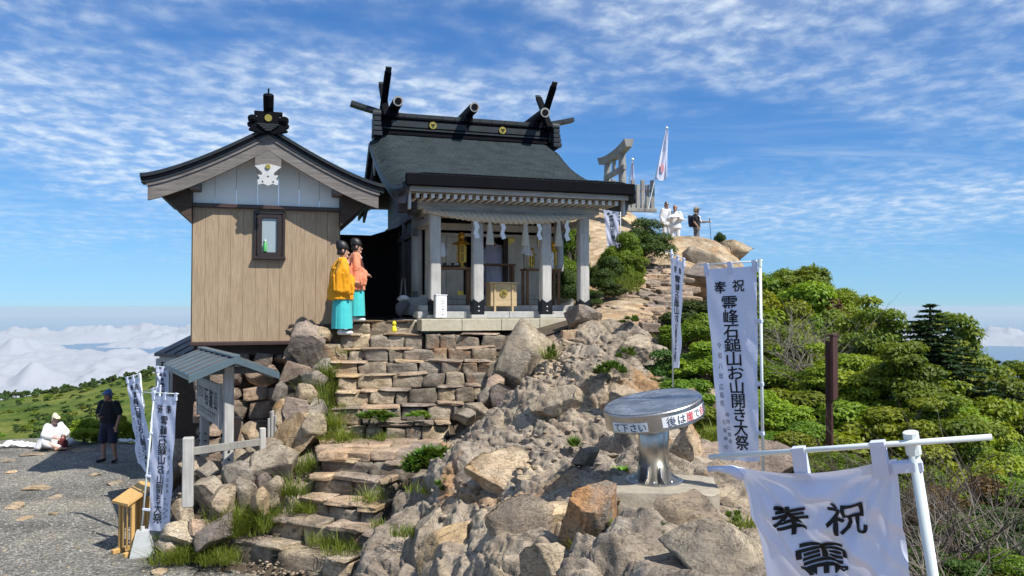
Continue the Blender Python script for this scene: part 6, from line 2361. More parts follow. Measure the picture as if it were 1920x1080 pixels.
def herb_kind(n, seed, L=.16, wd=.045):
    """Tuft of lance leaves arching from the middle: radius about 1 unit of L."""
    gg = np.random.default_rng(seed)
    V, Q = [], []
    for k in range(n):
        a = gg.uniform(0, 6.28)
        r0 = gg.uniform(0, .5)
        el = gg.uniform(.35, 1.25)
        l = gg.uniform(.6, 1.1)
        d = np.array([math.cos(a), math.sin(a), 0])
        s = np.array([-math.sin(a), math.cos(a), 0])
        p = d * r0
        prev = None
        for j, (t, ww) in enumerate(((0, .2), (.4, 1.), (.75, .7), (1., .05))):
            e = el - t * .9
            q = p + d * l * t * math.cos(el * .9) + np.array([0, 0, l * (t * math.sin(el) - .35 * t * t)])
            o = len(V)
            V += [q - s * wd / L * ww * .5, q + s * wd / L * ww * .5]
            if j: Q.append([o - 2, o - 1, o + 1, o])
    return mesh_np('leaves', np.array(V), np.array(Q))


HERBS = [herb_kind(70, 1), herb_kind(60, 2), herb_kind(90, 3, .16, .035)]


def herb(lab, px, py, d, w, h, leafm, k=0, n=1, spread=0):
    p = W(px, py, d)
    if rock_mask(np.array([p.x]), np.array([p.y]))[0] > .5: p.z = max(p.z - .15, min(p.z + .1, HS(p.x, p.y) - .01))
    t = thing('herb', lab, 'plant', (p.x, p.y, p.z))
    for i in range(n):
        o = bpy.data.objects.new('leaves', HERBS[(k + i) % 3])
        COL.objects.link(o)
        me = o.data
        if not me.materials: me.materials.append(leafm)
        o.material_slots[0].link = 'OBJECT'
        o.material_slots[0].material = leafm
        o.parent = t
        sx = w * d / F / 2
        if n > 1:
            a = i * 2.4
            r = sx * .75 * math.sqrt((i + .5) / n)
            o.location = (r * math.cos(a), r * math.sin(a) * .7, h * d / F * .75 * (1 - (r / sx) ** 2))
            o.scale = (sx * .36, sx * .36, h * d / F * .55)
        else:
            o.scale = (sx, sx, h * d / F)
        o.rotation_euler = (0, 0, i * 1.3 + k)
    return t


herb('big bushy herb with narrow leaves on the rock beside the stair landing', 815, 884, 11.2, 130, 66, LEAF_HERB, 0, 26)
herb('low leafy herb growing along the step below the shrine steps', 706, 795, 13.3, 90, 26, LEAF_HERB, 1, 12)
herb('pale leafy herb growing at the right end of a grassy step', 785, 790, 13.4, 60, 20, LEAF_LIME, 2, 7)
herb('bright lime green rosette on the rock left of the steel column', 1166, 862, 8.4, 40, 26, LEAF_LIME, 0)
herb('bright green herb under the concrete pedestal by the orange rock', 1156, 1006, 6.5, 40, 34, LEAF_LIME, 1)
herb('green herb in the crack in the middle below the pedestal', 1198, 1012, 6.5, 42, 36, LEAF_LIME, 2)
herb('dark green herb left of the big foreground rock', 1240, 1050, 6.1, 46, 50, LEAF_HERB, 1, 4)
herb('small herb at the bottom edge below the orange faced rock', 1095, 1066, 6.2, 30, 24, LEAF_LIME, 0)
herb('green herb between rocks right of the pedestal', 1376, 985, 6.9, 50, 40, LEAF_HERB, 0, 4)
herb('little fern in the shadow hollow of the slope', 1076, 815, 10.2, 36, 34, LEAF_HERB, 2)
herb('round green shrublet above the squared block of stone', 1145, 708, 11.9, 74, 40, LEAF_HERB, 2, 10)
herb('small green shrublet between the slanting rock and the path', 1178, 666, 13.0, 50, 34, LEAF_HERB, 0, 5)
herb('dark tuft of leaves under the edge of the path stones', 1185, 624, 14.4, 50, 24, LEAF_HERB, 1, 5)
herb('tall tuft growing behind the tall grey boulder', 1034, 690, 13.6, 30, 44, LEAF_HERB, 1, 4)
herb('drooping herb in the middle of the lower slope', 830, 945, 9.9, 50, 36, LEAF_HERB, 2, 3)
herb('leafy plants at the concrete foot on the gravel edge', 300, 1050, 11.2, 50, 30, LEAF_HERB, 0, 4)

# ------------------------------------------------------------------ grass in the joints of the stairs and on the slope edges
def grass(spots):
    V, Q = [], []
    gg = np.random.default_rng(9)
    for px, py, d, wpx, hpx, n in spots:
        c = W(px, py, d)
        nc = max(3, n // 22)
        cl = [(c.x + gg.normal() * wpx * d / F * .36, c.y + gg.normal() * wpx * d / F * .20, gg.uniform(.45, 1.2)) for _ in range(nc)]
        for k in range(int(n * 1.15)):
            cx, cy, hs = cl[k % nc]
            ox_, oy_ = gg.normal() * .045, gg.normal() * .045
            x, y = cx + ox_, cy + oy_
            l = hpx * d / F * hs * gg.uniform(.45, 1.25)
            a = math.atan2(oy_, ox_) + gg.normal() * .7
            lean = gg.uniform(.15, 1.15)
            dx = np.array([math.cos(a), math.sin(a), 0]) * lean
            s = np.array([-math.sin(a), math.cos(a), 0]) * .0045
            p = np.array([x, y, c.z - .03])
            o = len(V)
            for t, w in ((0, 1.), (.45, .85), (.8, .5), (1., .06)):
                q = p + dx * l * t ** 1.7 + np.array([0, 0, l * (t - .38 * lean * t * t)])
                V += [q - s * w, q + s * w]
            Q += [[o, o + 1, o + 3, o + 2], [o + 2, o + 3, o + 5, o + 4], [o + 4, o + 5, o + 7, o + 6]]
    o = link('grass', mesh_np('grass', np.array(V), np.array(Q)), GRASSM)
    o['kind'] = 'stuff'


grass([(612, 705, 14.5, 44, 40, 320), (600, 740, 14.2, 46, 44, 360), (610, 768, 13.8, 36, 40, 240), (625, 800, 13.2, 36, 44, 260), (632, 828, 13.0, 50, 40, 320), (690, 832, 13.0, 70, 30, 360), (740, 828, 13.1, 40, 22, 140),
       (640, 660, 15.0, 16, 14, 50), (570, 880, 12.2, 46, 40, 240), (545, 925, 11.7, 40, 46, 220), (560, 955, 11.5, 40, 34, 180), (468, 985, 11.4, 80, 60, 620), (440, 1000, 11.3, 50, 44, 260), (370, 1045, 11.1, 80, 44, 560),
       (330, 1050, 11.0, 60, 36, 360), (420, 1050, 11.0, 60, 40, 340), (625, 1020, 10.9, 70, 36, 340), (660, 1035, 10.6, 60, 30, 240), (690, 935, 11.2, 40, 28, 140), (770, 1000, 9.2, 40, 30, 140), (720, 985, 10.3, 30, 26, 100),
       (1030, 670, 13.8, 24, 34, 120), (1095, 1025, 6.6, 60, 40, 200), (1230, 640, 14.5, 30, 20, 80), (1170, 545, 18.6, 60, 40, 300), (1330, 825, 9.4, 60, 40, 260), (1130, 620, 15, 30, 14, 60), (1385, 980, 6.8, 40, 26, 120),
       (640, 775, 13.7, 40, 22, 120), (800, 920, 10.4, 40, 24, 100), (60, 838, 20.9, 90, 18, 260), (300, 1010, 11.5, 30, 20, 80)])

# ------------------------------------------------------------------ bare twigs and dry scrub at the lower right
def twig_kind(seed, n=26, spread=.6):
    global g
    g = np.random.default_rng(seed)
    mb = MB()
    for k in range(n):
        a = g.uniform(0, 6.28)
        el = g.uniform(.25, 1.3)
        L = g.uniform(.7, 1.3)
        tip = (L * math.cos(a) * math.cos(el), L * math.sin(a) * math.cos(el), L * math.sin(el))
        limbs(mb, (g.normal() * .12, g.normal() * .12, 0), tip, .016, 2, .33, 4)
    return mb.mesh('twigs')


TW = [twig_kind(40, 11), twig_kind(41, 12), twig_kind(42, 10)]
tw_spots = [(1490, 650, 13.2, .75, TWIG, 0), (1545, 640, 13.4, .7, TWIG, 0), (1470, 630, 14.0, .7, TWIG, 0), (1530, 690, 12.4, .6, TWIG, 0),
            (1860, 930, 6.6, .7, TWIG_DK, 1), (1740, 980, 5.4, .55, TWIG_DK, 1), (1840, 1040, 5.0, .6, TWIG_DK, 1), (1905, 1000, 5.4, .6, TWIG, 1), (1700, 930, 6.2, .5, TWIG_DK, 1), (1790, 1080, 4.6, .5, TWIG, 1), (1590, 880, 7.6, .5, TWIG_DK, 1)]
for i, (px, py, d, s, mt, kind) in enumerate(tw_spots):
    p = W(px, py, d)
    t = thing('twig_bush', 'grey leafless twig bush among the green shrubs behind the rusty sign' if i < 4 else 'bare dark twig bush in the dry scrub at the lower right', 'bush', (p.x, p.y, p.z - .55 * s), rnd.uniform(0, 6.28),
              'grey twig bushes behind the rusty sign' if i < 4 else 'bare twig bushes in the dry scrub')
    o = put(TW[i % 3], mt, t, (0, 0, 0), (s, s, s), (0, 0, 0), 'twigs')
for i, (px, pt, d, w, lm) in enumerate([(1880, 905, 6.3, .9, LEAF_DARK), (1810, 930, 6.0, .8, LEAF_MID), (1740, 1000, 5.0, .6, LEAF_DARK), (1800, 1010, 4.9, .6, LEAF_DARK), (1870, 1000, 5.2, .7, LEAF_MID), (1910, 900, 6.8, 1.0, LEAF_DARK), (1830, 850, 8.4, 1.2, LEAF_BROWN), (1900, 850, 8.2, 1.2, LEAF_MID), (1760, 880, 7.6, 1.0, LEAF_BROWN), (1860, 930, 6.6, 1.0, LEAF_DARK), (1790, 960, 6.0, .9, LEAF_DARK), (1910, 960, 6.0, .9, LEAF_DARK), (1730, 930, 6.6, .8, LEAF_BROWN),
                                        (1660, 820, 8.6, 1.1, LEAF_MID), (1560, 830, 8.8, 1.0, LEAF_MID), (1490, 835, 9.0, .8, LEAF_DARK), (1720, 840, 8.4, 1.0, LEAF_MID), (1850, 1020, 5.2, .8, LEAF_BROWN), (1760, 1040, 4.9, .7, LEAF_DARK), (1910, 1040, 5.2, .8, LEAF_DARK), (1610, 860, 7.8, .9, LEAF_DARK)]):
    grow('fine', 'sparse low scrub bush with small leaves on the dry bank at the lower right', px, pt, d, w, lm, i, hmin=.6, hmax=1.3, group='scrub bushes on the dry bank')

# ------------------------------------------------------------------ the wooded crest of the far hill
FAR = [shrub_kind(420, .34, False, 50 + k, 1.0, .8, 9) for k in range(4)]
g = np.random.default_rng(88)


def far_tree(px, d, w, h, lm, i):
    az = math.atan2(px - 960, F)
    z = None
    x, y = d * math.tan(az), d
    az_d = math.degrees(az)
    r = math.hypot(x, y)
    zz = float(hill_z(np.array([az_d]), np.array([d * 1.0]))[0])
    t = thing('far_tree', 'small dark tree on the grassy far hill', 'tree', (x, y, zz - .4), rnd.uniform(0, 6.28), 'trees on the far hill')
    t.scale = (w / 2, w / 2, h / 2)
    for nm, me, mt in (('crown', FAR[i % 4][0], lm), ('limbs', FAR[i % 4][1], BARK)):
        put(me, mt, t, (0, 0, 0), (1, 1, 1), (0, 0, 0), nm)


n = 0
for k in range(78):
    far_tree(-10 + 4.2 * k + g.normal() * 3, 297 + g.normal() * 6, g.uniform(2.2, 4.2), g.uniform(2.0, 4.2), LEAF_DARK, k)
for k in range(150):
    px = g.uniform(-20, 320)
    dd = 294 - abs(g.normal()) * 45 - 8
    if g.random() < .5: px, dd = 120 + g.normal() * 60, 170 + g.normal() * 32 + (px - 120) * .1
    far_tree(px, max(90, dd), g.uniform(1.6, 3.6), g.uniform(1.1, 2.2), LEAF_DARK if g.random() < .6 else LEAF_MID, k)
# ------------------------------------------------------------------ people


def caps_mesh(name, caps, voxel, fold=0.0, seed=0, smooth=4):
    """One continuous skin round tapered limbs: each cap is (p0, r0, p1, r1), a radius being a number or (rx, ry, rz)."""
    bm = bmesh.new()
    sph = []
    for i in range(7):
        th = math.pi * i / 6
        for k in range(12 if 0 < i < 6 else 1):
            a = 2 * math.pi * k / 12
            sph.append(Vector((math.sin(th) * math.cos(a), math.sin(th) * math.sin(a), math.cos(th))))
    for p0, r0, p1, r1 in caps:
        part = bmesh.new()
        for p, r in ((p0, r0), (p1, r1)):
            r = r if hasattr(r, '__len__') else (r, r, r)
            for s in sph:
                part.verts.new((p[0] + s.x * r[0], p[1] + s.y * r[1], p[2] + s.z * r[2]))
        res = bmesh.ops.convex_hull(part, input=part.verts)
        junk = [e for e in res['geom_interior'] if isinstance(e, bmesh.types.BMVert)]
        bmesh.ops.delete(part, geom=junk, context='VERTS')
        me = bpy.data.meshes.new('tmp')
        part.to_mesh(me)
        part.free()
        bm.from_mesh(me)
        bpy.data.meshes.remove(me)
    bmesh.ops.recalc_face_normals(bm, faces=bm.faces)
    me = bpy.data.meshes.new('tmp')
    bm.to_mesh(me)
    bm.free()
    o = bpy.data.objects.new('tmp', me)
    COL.objects.link(o)
    md = o.modifiers.new('r', 'REMESH')
    md.mode = 'VOXEL'
    md.voxel_size = voxel
    sm = o.modifiers.new('s', 'SMOOTH')
    sm.iterations = smooth
    sm.factor = .5
    dg = bpy.context.evaluated_depsgraph_get()
    out = bpy.data.meshes.new_from_object(o.evaluated_get(dg))
    bpy.data.objects.remove(o)
    bpy.data.meshes.remove(me)
    out.name = name
    if fold:
        n = len(out.vertices)
        V = np.zeros(n * 3)
        Nn = np.zeros(n * 3)
        out.vertices.foreach_get('co', V)
        out.vertex_normals.foreach_get('vector', Nn)
        V, Nn = V.reshape(-1, 3), Nn.reshape(-1, 3)
        q = V * np.array([11, 11, 1.9]) + seed
        d = fold * (np.abs(fbm(q, 2, 7 + seed)) - .3) + fold * .18 * fbm(V * 9 + seed, 2, 9)
        V = V + Nn * d[:, None]
        out.vertices.foreach_set('co', V.ravel())
    out.polygons.foreach_set('use_smooth', np.ones(len(out.polygons), bool))
    return out


def hand_caps(w, d, curl, side, up=(0, 0, 1)):
    """Palm, four fingers of unequal length with a bend, and a thumb leaving the side of the palm."""
    w, d = Vector(w), Vector(d).normalized()
    sdv = d.cross(Vector(up)).normalized()
    n = sdv.cross(d).normalized()
    c = []
    pe = w + d * .085
    c.append((w, (.028, .028, .028), pe, (.034, .034, .030)))
    for k, L in enumerate((.070, .078, .072, .055)):
        b = pe + sdv * (.030 - .020 * k)
        m = b + (d * math.cos(curl * .6) - n * math.sin(curl * .6)) * L * .55
        e = m + (d * math.cos(curl * 1.4) - n * math.sin(curl * 1.4)) * L * .5
        c += [(b - d * .02, .011, m, .010), (m, .010, e, .0085)]
    tb = w + d * .03 + sdv * .028 * side
    tm = tb + (d * .6 + sdv * .8 * side) .normalized() * .038
    c += [(tb, .014, tm, .012), (tm, .012, tm + (d * .9 + sdv * .2 * side - n * .2).normalized() * .032, .010)]
    return c


def body_caps(J, hands=True, head_r=(.078, .098, .118)):
    c = []
    hd, nk, ch, ws, pv = J['head'], J['neck'], J['chest'], J['waist'], J['pelvis']
    f = Vector(J.get('face', (0, -1, 0))).normalized()
    c.append((hd, head_r, Vector(hd) + f * .012 - Vector((0, 0, .04)), (head_r[0] * .86, head_r[1] * .80, head_r[2] * .75)))
    c.append((Vector(hd) - Vector((0, 0, .07)), .056, nk, .062))
    c.append((Vector(hd) + f * (head_r[1] - .012) + Vector((0, 0, .012)), .013, Vector(hd) + f * (head_r[1] + .014) - Vector((0, 0, .022)), .017))
    sd_ = f.cross(Vector((0, 0, 1)))
    for s in (-1, 1):
        e = Vector(hd) + sd_ * s * (head_r[0] + .004) - f * -.0
        c.append((e + Vector((0, 0, .02)), .018, e - Vector((0, 0, .02)), .014))
    c.append((Vector(hd) + f * (head_r[1] * .80) - Vector((0, 0, .088)), .030, Vector(hd) + f * (head_r[1] * .6) - Vector((0, 0, .092)), .034))
    c.append((nk, .07, ch, (.155, .105, .13)))
    c.append((ch, (.155, .105, .13), ws, (.135, .098, .09)))
    c.append((ws, (.135, .098, .09), pv, (.16, .11, .10)))
    for s in 'LR':
        sh, el, wr = J['sh' + s], J['el' + s], J['wr' + s]
        c += [(ch, .10, sh, .062), (sh, .062, el, .044), (el, .043, wr, .030)]
        if hands:
            c += hand_caps(wr, J.get('hd' + s, Vector(wr) - Vector(el)), J.get('curl', .5), 1 if s == 'L' else -1)
        hp, kn, an, to = J['hp' + s], J['kn' + s], J['an' + s], J['to' + s]
        c += [(pv, .10, hp, .092), (hp, .090, kn, .058), (kn, .056, an, .038), (an, .040, to, .032)]
    return c


def std(**kw):
    J = dict(head=(0, 0, 1.56), neck=(0, .012, 1.41), chest=(0, 0, 1.25), waist=(0, 0, 1.04), pevis=0, pelvis=(0, .005, .92),
             shL=(.175, 0, 1.35), elL=(.215, .02, 1.08), wrL=(.21, -.06, .84), shR=(-.175, 0, 1.35), elR=(-.215, .02, 1.08), wrR=(-.21, -.06, .84),
             hpL=(.09, 0, .86), knL=(.10, -.015, .47), anL=(.10, .02, .085), toL=(.115, -.15, .04), hpR=(-.09, 0, .86), knR=(-.10, -.015, .47), anR=(-.10, .02, .085), toR=(-.115, -.15, .04))
    J.update(kw)
    return J


def face(t, J, r=(.078, .098, .118), glasses=False):
    hd = Vector(J['head'])
    f = Vector(J.get('face', (0, -1, 0))).normalized()
    s = f.cross(Vector((0, 0, 1)))
    for k in (-1, 1):
        m = MB()
        p = hd + f * (r[1] * .90) + s * .032 * k + Vector((0, 0, .012))
        m.tube([p - s * .011, p + s * .011], .0065, 6)
        m.build('eye', EYE, t)
    for k in (-1, 1):
        m = MB()
        p = hd + f * (r[1] * .93) + s * .032 * k + Vector((0, 0, .034))
        m.tube([p - s * .017, p + s * .017], .0045, 5)
        m.build('eyebrow', HAIR, t)
    p = hd + f * (r[1] * .93) - Vector((0, 0, .058))
    MB().tube([p - s * .021, p + f * .004, p + s * .021], .0055, 5).build('mouth', mat_lip, t)
    if glasses:
        m = MB()
        for k in (-1, 1):
            q = hd + f * (r[1] + .006) + s * .034 * k + Vector((0, 0, .012))
            m.loft([[q + s * (.026 * math.cos(a)) + Vector((0, 0, .018 * math.sin(a))) + f * o for a in np.linspace(0, 6.28, 13)[:-1]] for o in (0, .004)])
        m.build('glasses', BLACK, t)


mat_lip = mat_plain('lips', (.30, .12, .10), .5, var=.05, bumpk=0)


def hair_cap(t, J, r=(.088, .109, .128), mat=None, name='hair', low=-.02):
    """Cap of hair: the back and top of the head down to the hair line."""
    hd = Vector(J['head'])
    f = Vector(J.get('face', (0, -1, 0))).normalized()
    s = f.cross(Vector((0, 0, 1)))
    rings = []
    for i in range(9):
        th = math.pi * .5 * i / 8
        ring = []
        for k in range(22):
            a = 2 * math.pi * k / 22
            front = max(0, math.cos(a))
            zz = math.cos(th) * r[2] if i < 8 else 0
            lowz = (-.075 if front < .25 else .05 * min(1, front * 1.6)) * (i / 8) ** 3
            d = f * math.cos(a) * r[1] + s * math.sin(a) * r[0]
            ring.append(hd + d * math.sin(th) * (1.0) + Vector((0, 0, zz * (1 if i < 8 else 1) + lowz)))
        rings.append(ring)
    return MB().loft(rings).build(name, mat or HAIR, t, smooth=True)


def shoe(t, an, to, mat, name='shoe', r=.048):
    an, to = Vector(an), Vector(to)
    me = caps_mesh(name, [((an.x, an.y, .05), (r, r, .045), (to.x, to.y, .042), (r * 1.02, r * 1.1, .036)), ((an.x, an.y + .025, .045), (r * .9, r * .9, .04), (an.x, an.y, .09), (r * .9, r * .9, .03))], .012, 0, 0, 3)
    return link(name, me, mat, t)


# --- two priests in silk robes
def priest(lab, loc, rz, robe, scale, seed, hat=True):
    J = std(elL=(.26, -.02, 1.08), wrL=(.13, -.20, .98), elR=(-.26, -.02, 1.08), wrR=(-.13, -.20, .98), hdL=(-.6, -.6, -.1), hdR=(.6, -.6, -.1), head=(0, -.01, 1.55), face=(0, -1, -.12))
    t = thing('person', lab, 'person', loc, rz)
    t.scale = (scale,) * 3
    link('body', caps_mesh('body', body_caps(J), .010), SKIN, t)
    face(t, J, glasses=(seed == 2))
    hair_cap(t, J)
    # robe body, wide sleeves hanging from the forearms
    r = [((0, .01, 1.385), (.15, .10, .06), (0, .03, 1.22), (.225, .18, .1)), ((0, .03, 1.22), (.215, .17, .1), (0, .04, .78), (.265, .235, .05)), ((0, .04, .80), (.265, .235, .05), (0, .05, .66), (.27, .245, .02))]
    for s in (-1, 1):
        r += [((s * .16, 0, 1.35), .095, (s * .25, 0, 1.12), (.085, .11, .10)), ((s * .25, 0, 1.12), (.06, .11, .11), (s * .16, -.16, .98), (.06, .07, .085)),
              ((s * .27, .03, 1.08), (.03, .13, .08), (s * .30, .02, .82), (.028, .15, .05)), ((s * .22, -.15, .98), (.035, .06, .07), (s * .26, -.12, .78), (.028, .10, .04)),
              ((s * .27, .02, .98), (.03, .14, .1), (s * .25, -.13, .86), (.03, .10, .07))]
    link('robe', caps_mesh('robe', r, .011, .034, seed, 2), robe, t)
    c = caps_mesh('collar', [((-.05, -.05, 1.42), .02, (.0, -.115, 1.33), .018), ((.05, -.05, 1.42), .02, (.0, -.115, 1.33), .018), ((-.05, .05, 1.43), .02, (.05, .05, 1.43), .02)], .010)
    link('collar', c, C_WHITE, t)
    # pleated skirt trousers
    rings = []
    for z, rx, ry in ((.82, .19, .15), (.6, .215, .175), (.35, .235, .19), (.12, .245, .20)):
        ring = []
        for k in range(72):
            a = 2 * math.pi * k / 72
            pl = 1 + .045 * (((k * 12 / 72.) % 1) - .5) * (1.1 - z)
            cleft = 1 - .30 * math.exp(-((math.cos(a)) / .14) ** 2) * max(0, .62 - z)
            ring.append((rx * math.cos(a) * pl, ry * math.sin(a) * pl * cleft, z))
        rings.append(ring)
    MB().loft(rings).build('trousers', C_TURQ, t, smooth=False)
    for s in 'LR':
        shoe(t, J['an' + s], J['to' + s], C_WHITE, 'white_shoe', .052)
    # black lacquered hat, folded back
    hd = Vector(J['head'])
    rings = []
    for z, rx, ry, oy in ((.035, .088, .112, .0), (.07, .094, .118, .005), (.13, .090, .112, .018), (.185, .066, .085, .035), (.205, .02, .03, .045)):
        rings.append([(hd.x + rx * math.cos(a), hd.y + oy + ry * math.sin(a), hd.z + z) for a in np.linspace(0, 2 * math.pi, 25)[:-1]])
    MB().loft(rings).build('black_hat', HAIR, t, smooth=True)
    return t


p = W(641, 628, 15.12)
priest('person in an orange silk robe, turquoise trousers and black hat on the stone step', (p.x, p.y, p.z), R(104), C_ORANGE, 1.06, 1)
p = W(667, 603, 15.75)
priest('person in a salmon silk robe and turquoise trousers behind the orange robed one', (p.x, p.y, p.z), R(100), C_SALMON, .98, 2)

# --- priest inside the shrine, seen from behind
J = std(elL=(.24, -.06, 1.05), wrL=(.08, -.24, 1.05), elR=(-.24, -.06, 1.05), wrR=(-.08, -.24, 1.05), hdL=(-.5, -.6, .2), hdR=(.5, -.6, .2), face=(0, -1, -.3), head=(0, -.05, 1.53))
t = thing('person', 'person in a pale lavender robe bowing inside the dark shrine, seen from behind', 'person', SL(.16, 1.95, .43), SR + R(180))
t.scale = (.93,) * 3
link('body', caps_mesh('body', body_caps(J), .012), SKIN, t)
hair_cap(t, J)
r = [((0, .01, 1.37), (.13, .085, .06), (0, 0, 1.20), (.23, .16, .1)), ((0, 0, 1.20), (.23, .16, .1), (0, .02, .55), (.26, .2, .05)), ((0, .02, .55), (.26, .2, .05), (0, .02, .05), (.25, .2, .02))]
for s in (-1, 1):
    r += [((s * .16, 0, 1.34), .075, (s * .26, -.02, 1.05), (.07, .11, .11)), ((s * .26, -.02, 1.06), (.05, .12, .1), (s * .30, .0, .72), (.035, .16, .06)), ((s * .26, -.02, 1.05), (.05, .1, .1), (s * .12, -.2, 1.03), (.05, .06, .08))]
link('robe', caps_mesh('robe', r, .014, .022, 3, 3), C_LAV, t)
m = MB()
hd = Vector(J['head'])
for z0, z1, rx in ((.03, .12, .09), (.12, .27, .06)):
    m.loft([[(hd.x + rx * math.cos(a), hd.y + (rx + .02) * math.sin(a) + .02, hd.z + z) for a in np.linspace(0, 6.2832, 21)[:-1]] for z in (z0, z1)])
m.box((0, .10, hd.z + .12), (.30, .02, .035))
hx = m.build('black_hat', C_GREY, t)

# --- the man in black on the gravel
p = W(203, 868, 18.3)
p.z = H(p.x, p.y)
J = std(elL=(.26, .02, 1.10), wrL=(.24, -.08, .86), elR=(-.25, .03, 1.10), wrR=(-.10, -.22, 1.08), hdR=(.7, -.7, .1), hpL=(.09, 0, .86), knL=(.13, -.03, .47), anL=(.16, .02, .085), toL=(.20, -.14, .04), knR=(-.12, 0, .47), anR=(-.13, .03, .085), toR=(-.17, -.13, .04),
        face=(-.15, -1, -.35), head=(-.01, -.03, 1.555))
t = thing('person', 'person in black', 'person', p, R(-4))
t['label'] = 'person in black t-shirt, navy shorts and blue cap standing on the shaded gravel'
t.scale = (1.02,) * 3
link('body', caps_mesh('body', body_caps(J), .010), SKIN_TAN, t)
face(t, J)
hair_cap(t, J)
r = [((0, 0, 1.37), (.14, .10, .05), (0, 0, 1.2), (.205, .145, .1)), ((0, 0, 1.2), (.205, .145, .1), (0, 0, .92), (.195, .15, .05))]
for s, e in ((1, J['elL']), (-1, J['elR'])):
    r.append(((s * .165, 0, 1.35), .085, (s * .235, .015, 1.16), .085))
link('shirt', caps_mesh('shirt', r, .012, .012, 4, 3), C_BLACK, t)
r = [((0, 0, .93), (.175, .13, .05), (0, 0, .84), (.18, .135, .06))]
for s in (1, -1):
    r.append(((s * .09, 0, .84), .105, (s * .12, -.02, .52), .105))
link('shorts', caps_mesh('shorts', r, .012, .010, 5, 3), C_NAVY, t)
for s in 'LR':
    shoe(t, J['an' + s], J['to' + s], C_BLACK)
hair_cap(t, J, (.096, .117, .138), C_BLUECAP, 'cap')
hd = Vector(J['head'])
MB().prism([hd + Vector(q) for q in ((-.08, -.07, .052), (-.06, -.17, .034), (0, -.20, .028), (.06, -.17, .034), (.08, -.07, .052))], (0, 0, .012)).build('cap_peak', C_BLUECAP, t)
ph = thing('phone', 'dark phone held in the right hand of the man in black', 'phone', Matrix.Translation(p) @ Matrix.Rotation(R(-4), 4, 'Z') @ Vector((-.035, -.31, 1.125)), R(30))
B('phone_case', BLACK, ph, (0, 0, 0), (.075, .15, .01), Matrix.Rotation(R(-25), 3, 'X'))
MB().box((0, -.002, .007), (.068, .135, .002), Matrix.Rotation(R(-25), 3, 'X')).build('screen', INK_BLUE, ph)

# --- person in white sitting on the ground
p = W(100, 846, 20.2)
p.z = H(p.x, p.y)
J = std(head=(0, -.10, .80), neck=(0, -.04, .66), chest=(0, 0, .50), waist=(0, .05, .30), pelvis=(0, .08, .15), shL=(.17, -.02, .60), elL=(.26, -.12, .40), wrL=(.14, -.32, .36), shR=(-.17, -.02, .60), elR=(-.26, -.12, .40), wrR=(-.12, -.34, .34),
        hpL=(.10, .05, .13), knL=(.30, -.30, .22), anL=(.02, -.40, .07), toL=(-.12, -.44, .05), hpR=(-.10, .05, .13), knR=(-.30, -.30, .22), anR=(-.04, -.46, .07), toR=(.10, -.52, .05), face=(0, -1, -.45), hdL=(-.5, -.6, -.2), hdR=(.5, -.6, -.2))
t = thing('person', 'person in a white cloak and cream cap sitting at the gravel edge', 'person', p, R(52))
link('body', caps_mesh('body', body_caps(J), .011), SKIN, t)
face(t, J)
hair_cap(t, J)
r = [((0, .0, .62), (.16, .10, .05), (0, .02, .46), (.25, .18, .1)), ((0, .02, .46), (.25, .18, .1), (0, .14, .08), (.36, .30, .06))]
for s in (-1, 1):
    r += [((s * .16, -.02, .60), .085, (s * .27, -.12, .40), .085), ((s * .27, -.12, .40), .085, (s * .17, -.27, .36), .065), ((s * .24, -.1, .38), (.08, .1, .08), (s * .36, .02, .08), (.1, .14, .05)),
          ((s * .10, .05, .13), .12, (s * .30, -.30, .20), .085), ((s * .30, -.30, .19), .08, (s * -.0, -.42, .08), .06)]
link('cloak', caps_mesh('cloak', r, .014, .016, 6, 3), C_WHITE, t)
hair_cap(t, J, (.096, .117, .138), C_CREAM, 'cap')
hd = Vector(J['head'])
MB().prism([hd + Vector(q) for q in ((-.08, -.07, .045), (-.06, -.17, .01), (0, -.20, .0), (.06, -.17, .01), (.08, -.07, .045))], (0, 0, .012)).build('cap_peak', C_CREAM, t)
p2 = W(118, 842, 20.0)
t = thing('red_bag', 'small dark red bag standing in front of the seated person in white', 'bag', (p2.x, p2.y, H(p2.x, p2.y)))
link('bag_body', rock_mesh('bag_body', (.22, .18, .32), 91, 3, 5, .03, .6), C_RED, t).location = (0, 0, .16)
MB().tube([(-.06, 0, .30), (-.03, 0, .40), (.03, 0, .40), (.06, 0, .30)], .012, 6).build('handle', C_RED, t)
p2 = W(60, 850, 20.3)


def ground_sheet(name, lab, cx, cy, w, d, mat, seed):
    gg = np.random.default_rng(seed)
    n = 22
    U, Vv = np.meshgrid(np.linspace(-1, 1, n), np.linspace(-1, 1, n))
    q = np.column_stack([U.ravel(), Vv.ravel()])
    X = cx + q[:, 0] * w / 2 * (1 + .15 * fbm(q * 1.3 + seed, 2, 1))
    Y = cy + q[:, 1] * d / 2 * (1 + .2 * fbm(q * 1.3 + seed + 5, 2, 2))
    z = ground_base(X, Y) + .05 + .07 * np.abs(fbm(q * 3 + seed, 3, 3))
    i = np.arange((n - 1) * n).reshape(n - 1, n)[:, :-1].ravel()
    P = np.column_stack([X - cx, Y - cy, z])
    o = link(name, mesh_np(name, P, np.column_stack([i, i + 1, i + n + 1, i + n])), mat, smooth=True)
    o.location = (cx, cy, 0)
    return tag(o, lab, 'sheet')


ground_sheet('plastic_sheet', 'crumpled white ground sheet spread left of the seated person in white', p2.x - .25, p2.y + .1, 1.3, .5, C_WHITE, 1)
p2 = W(236, 826, 21.0)
ground_sheet('white_cloth', 'white cloth lying on the gravel edge behind the leftmost banner', p2.x, p2.y, .75, .35, C_WHITE, 2)

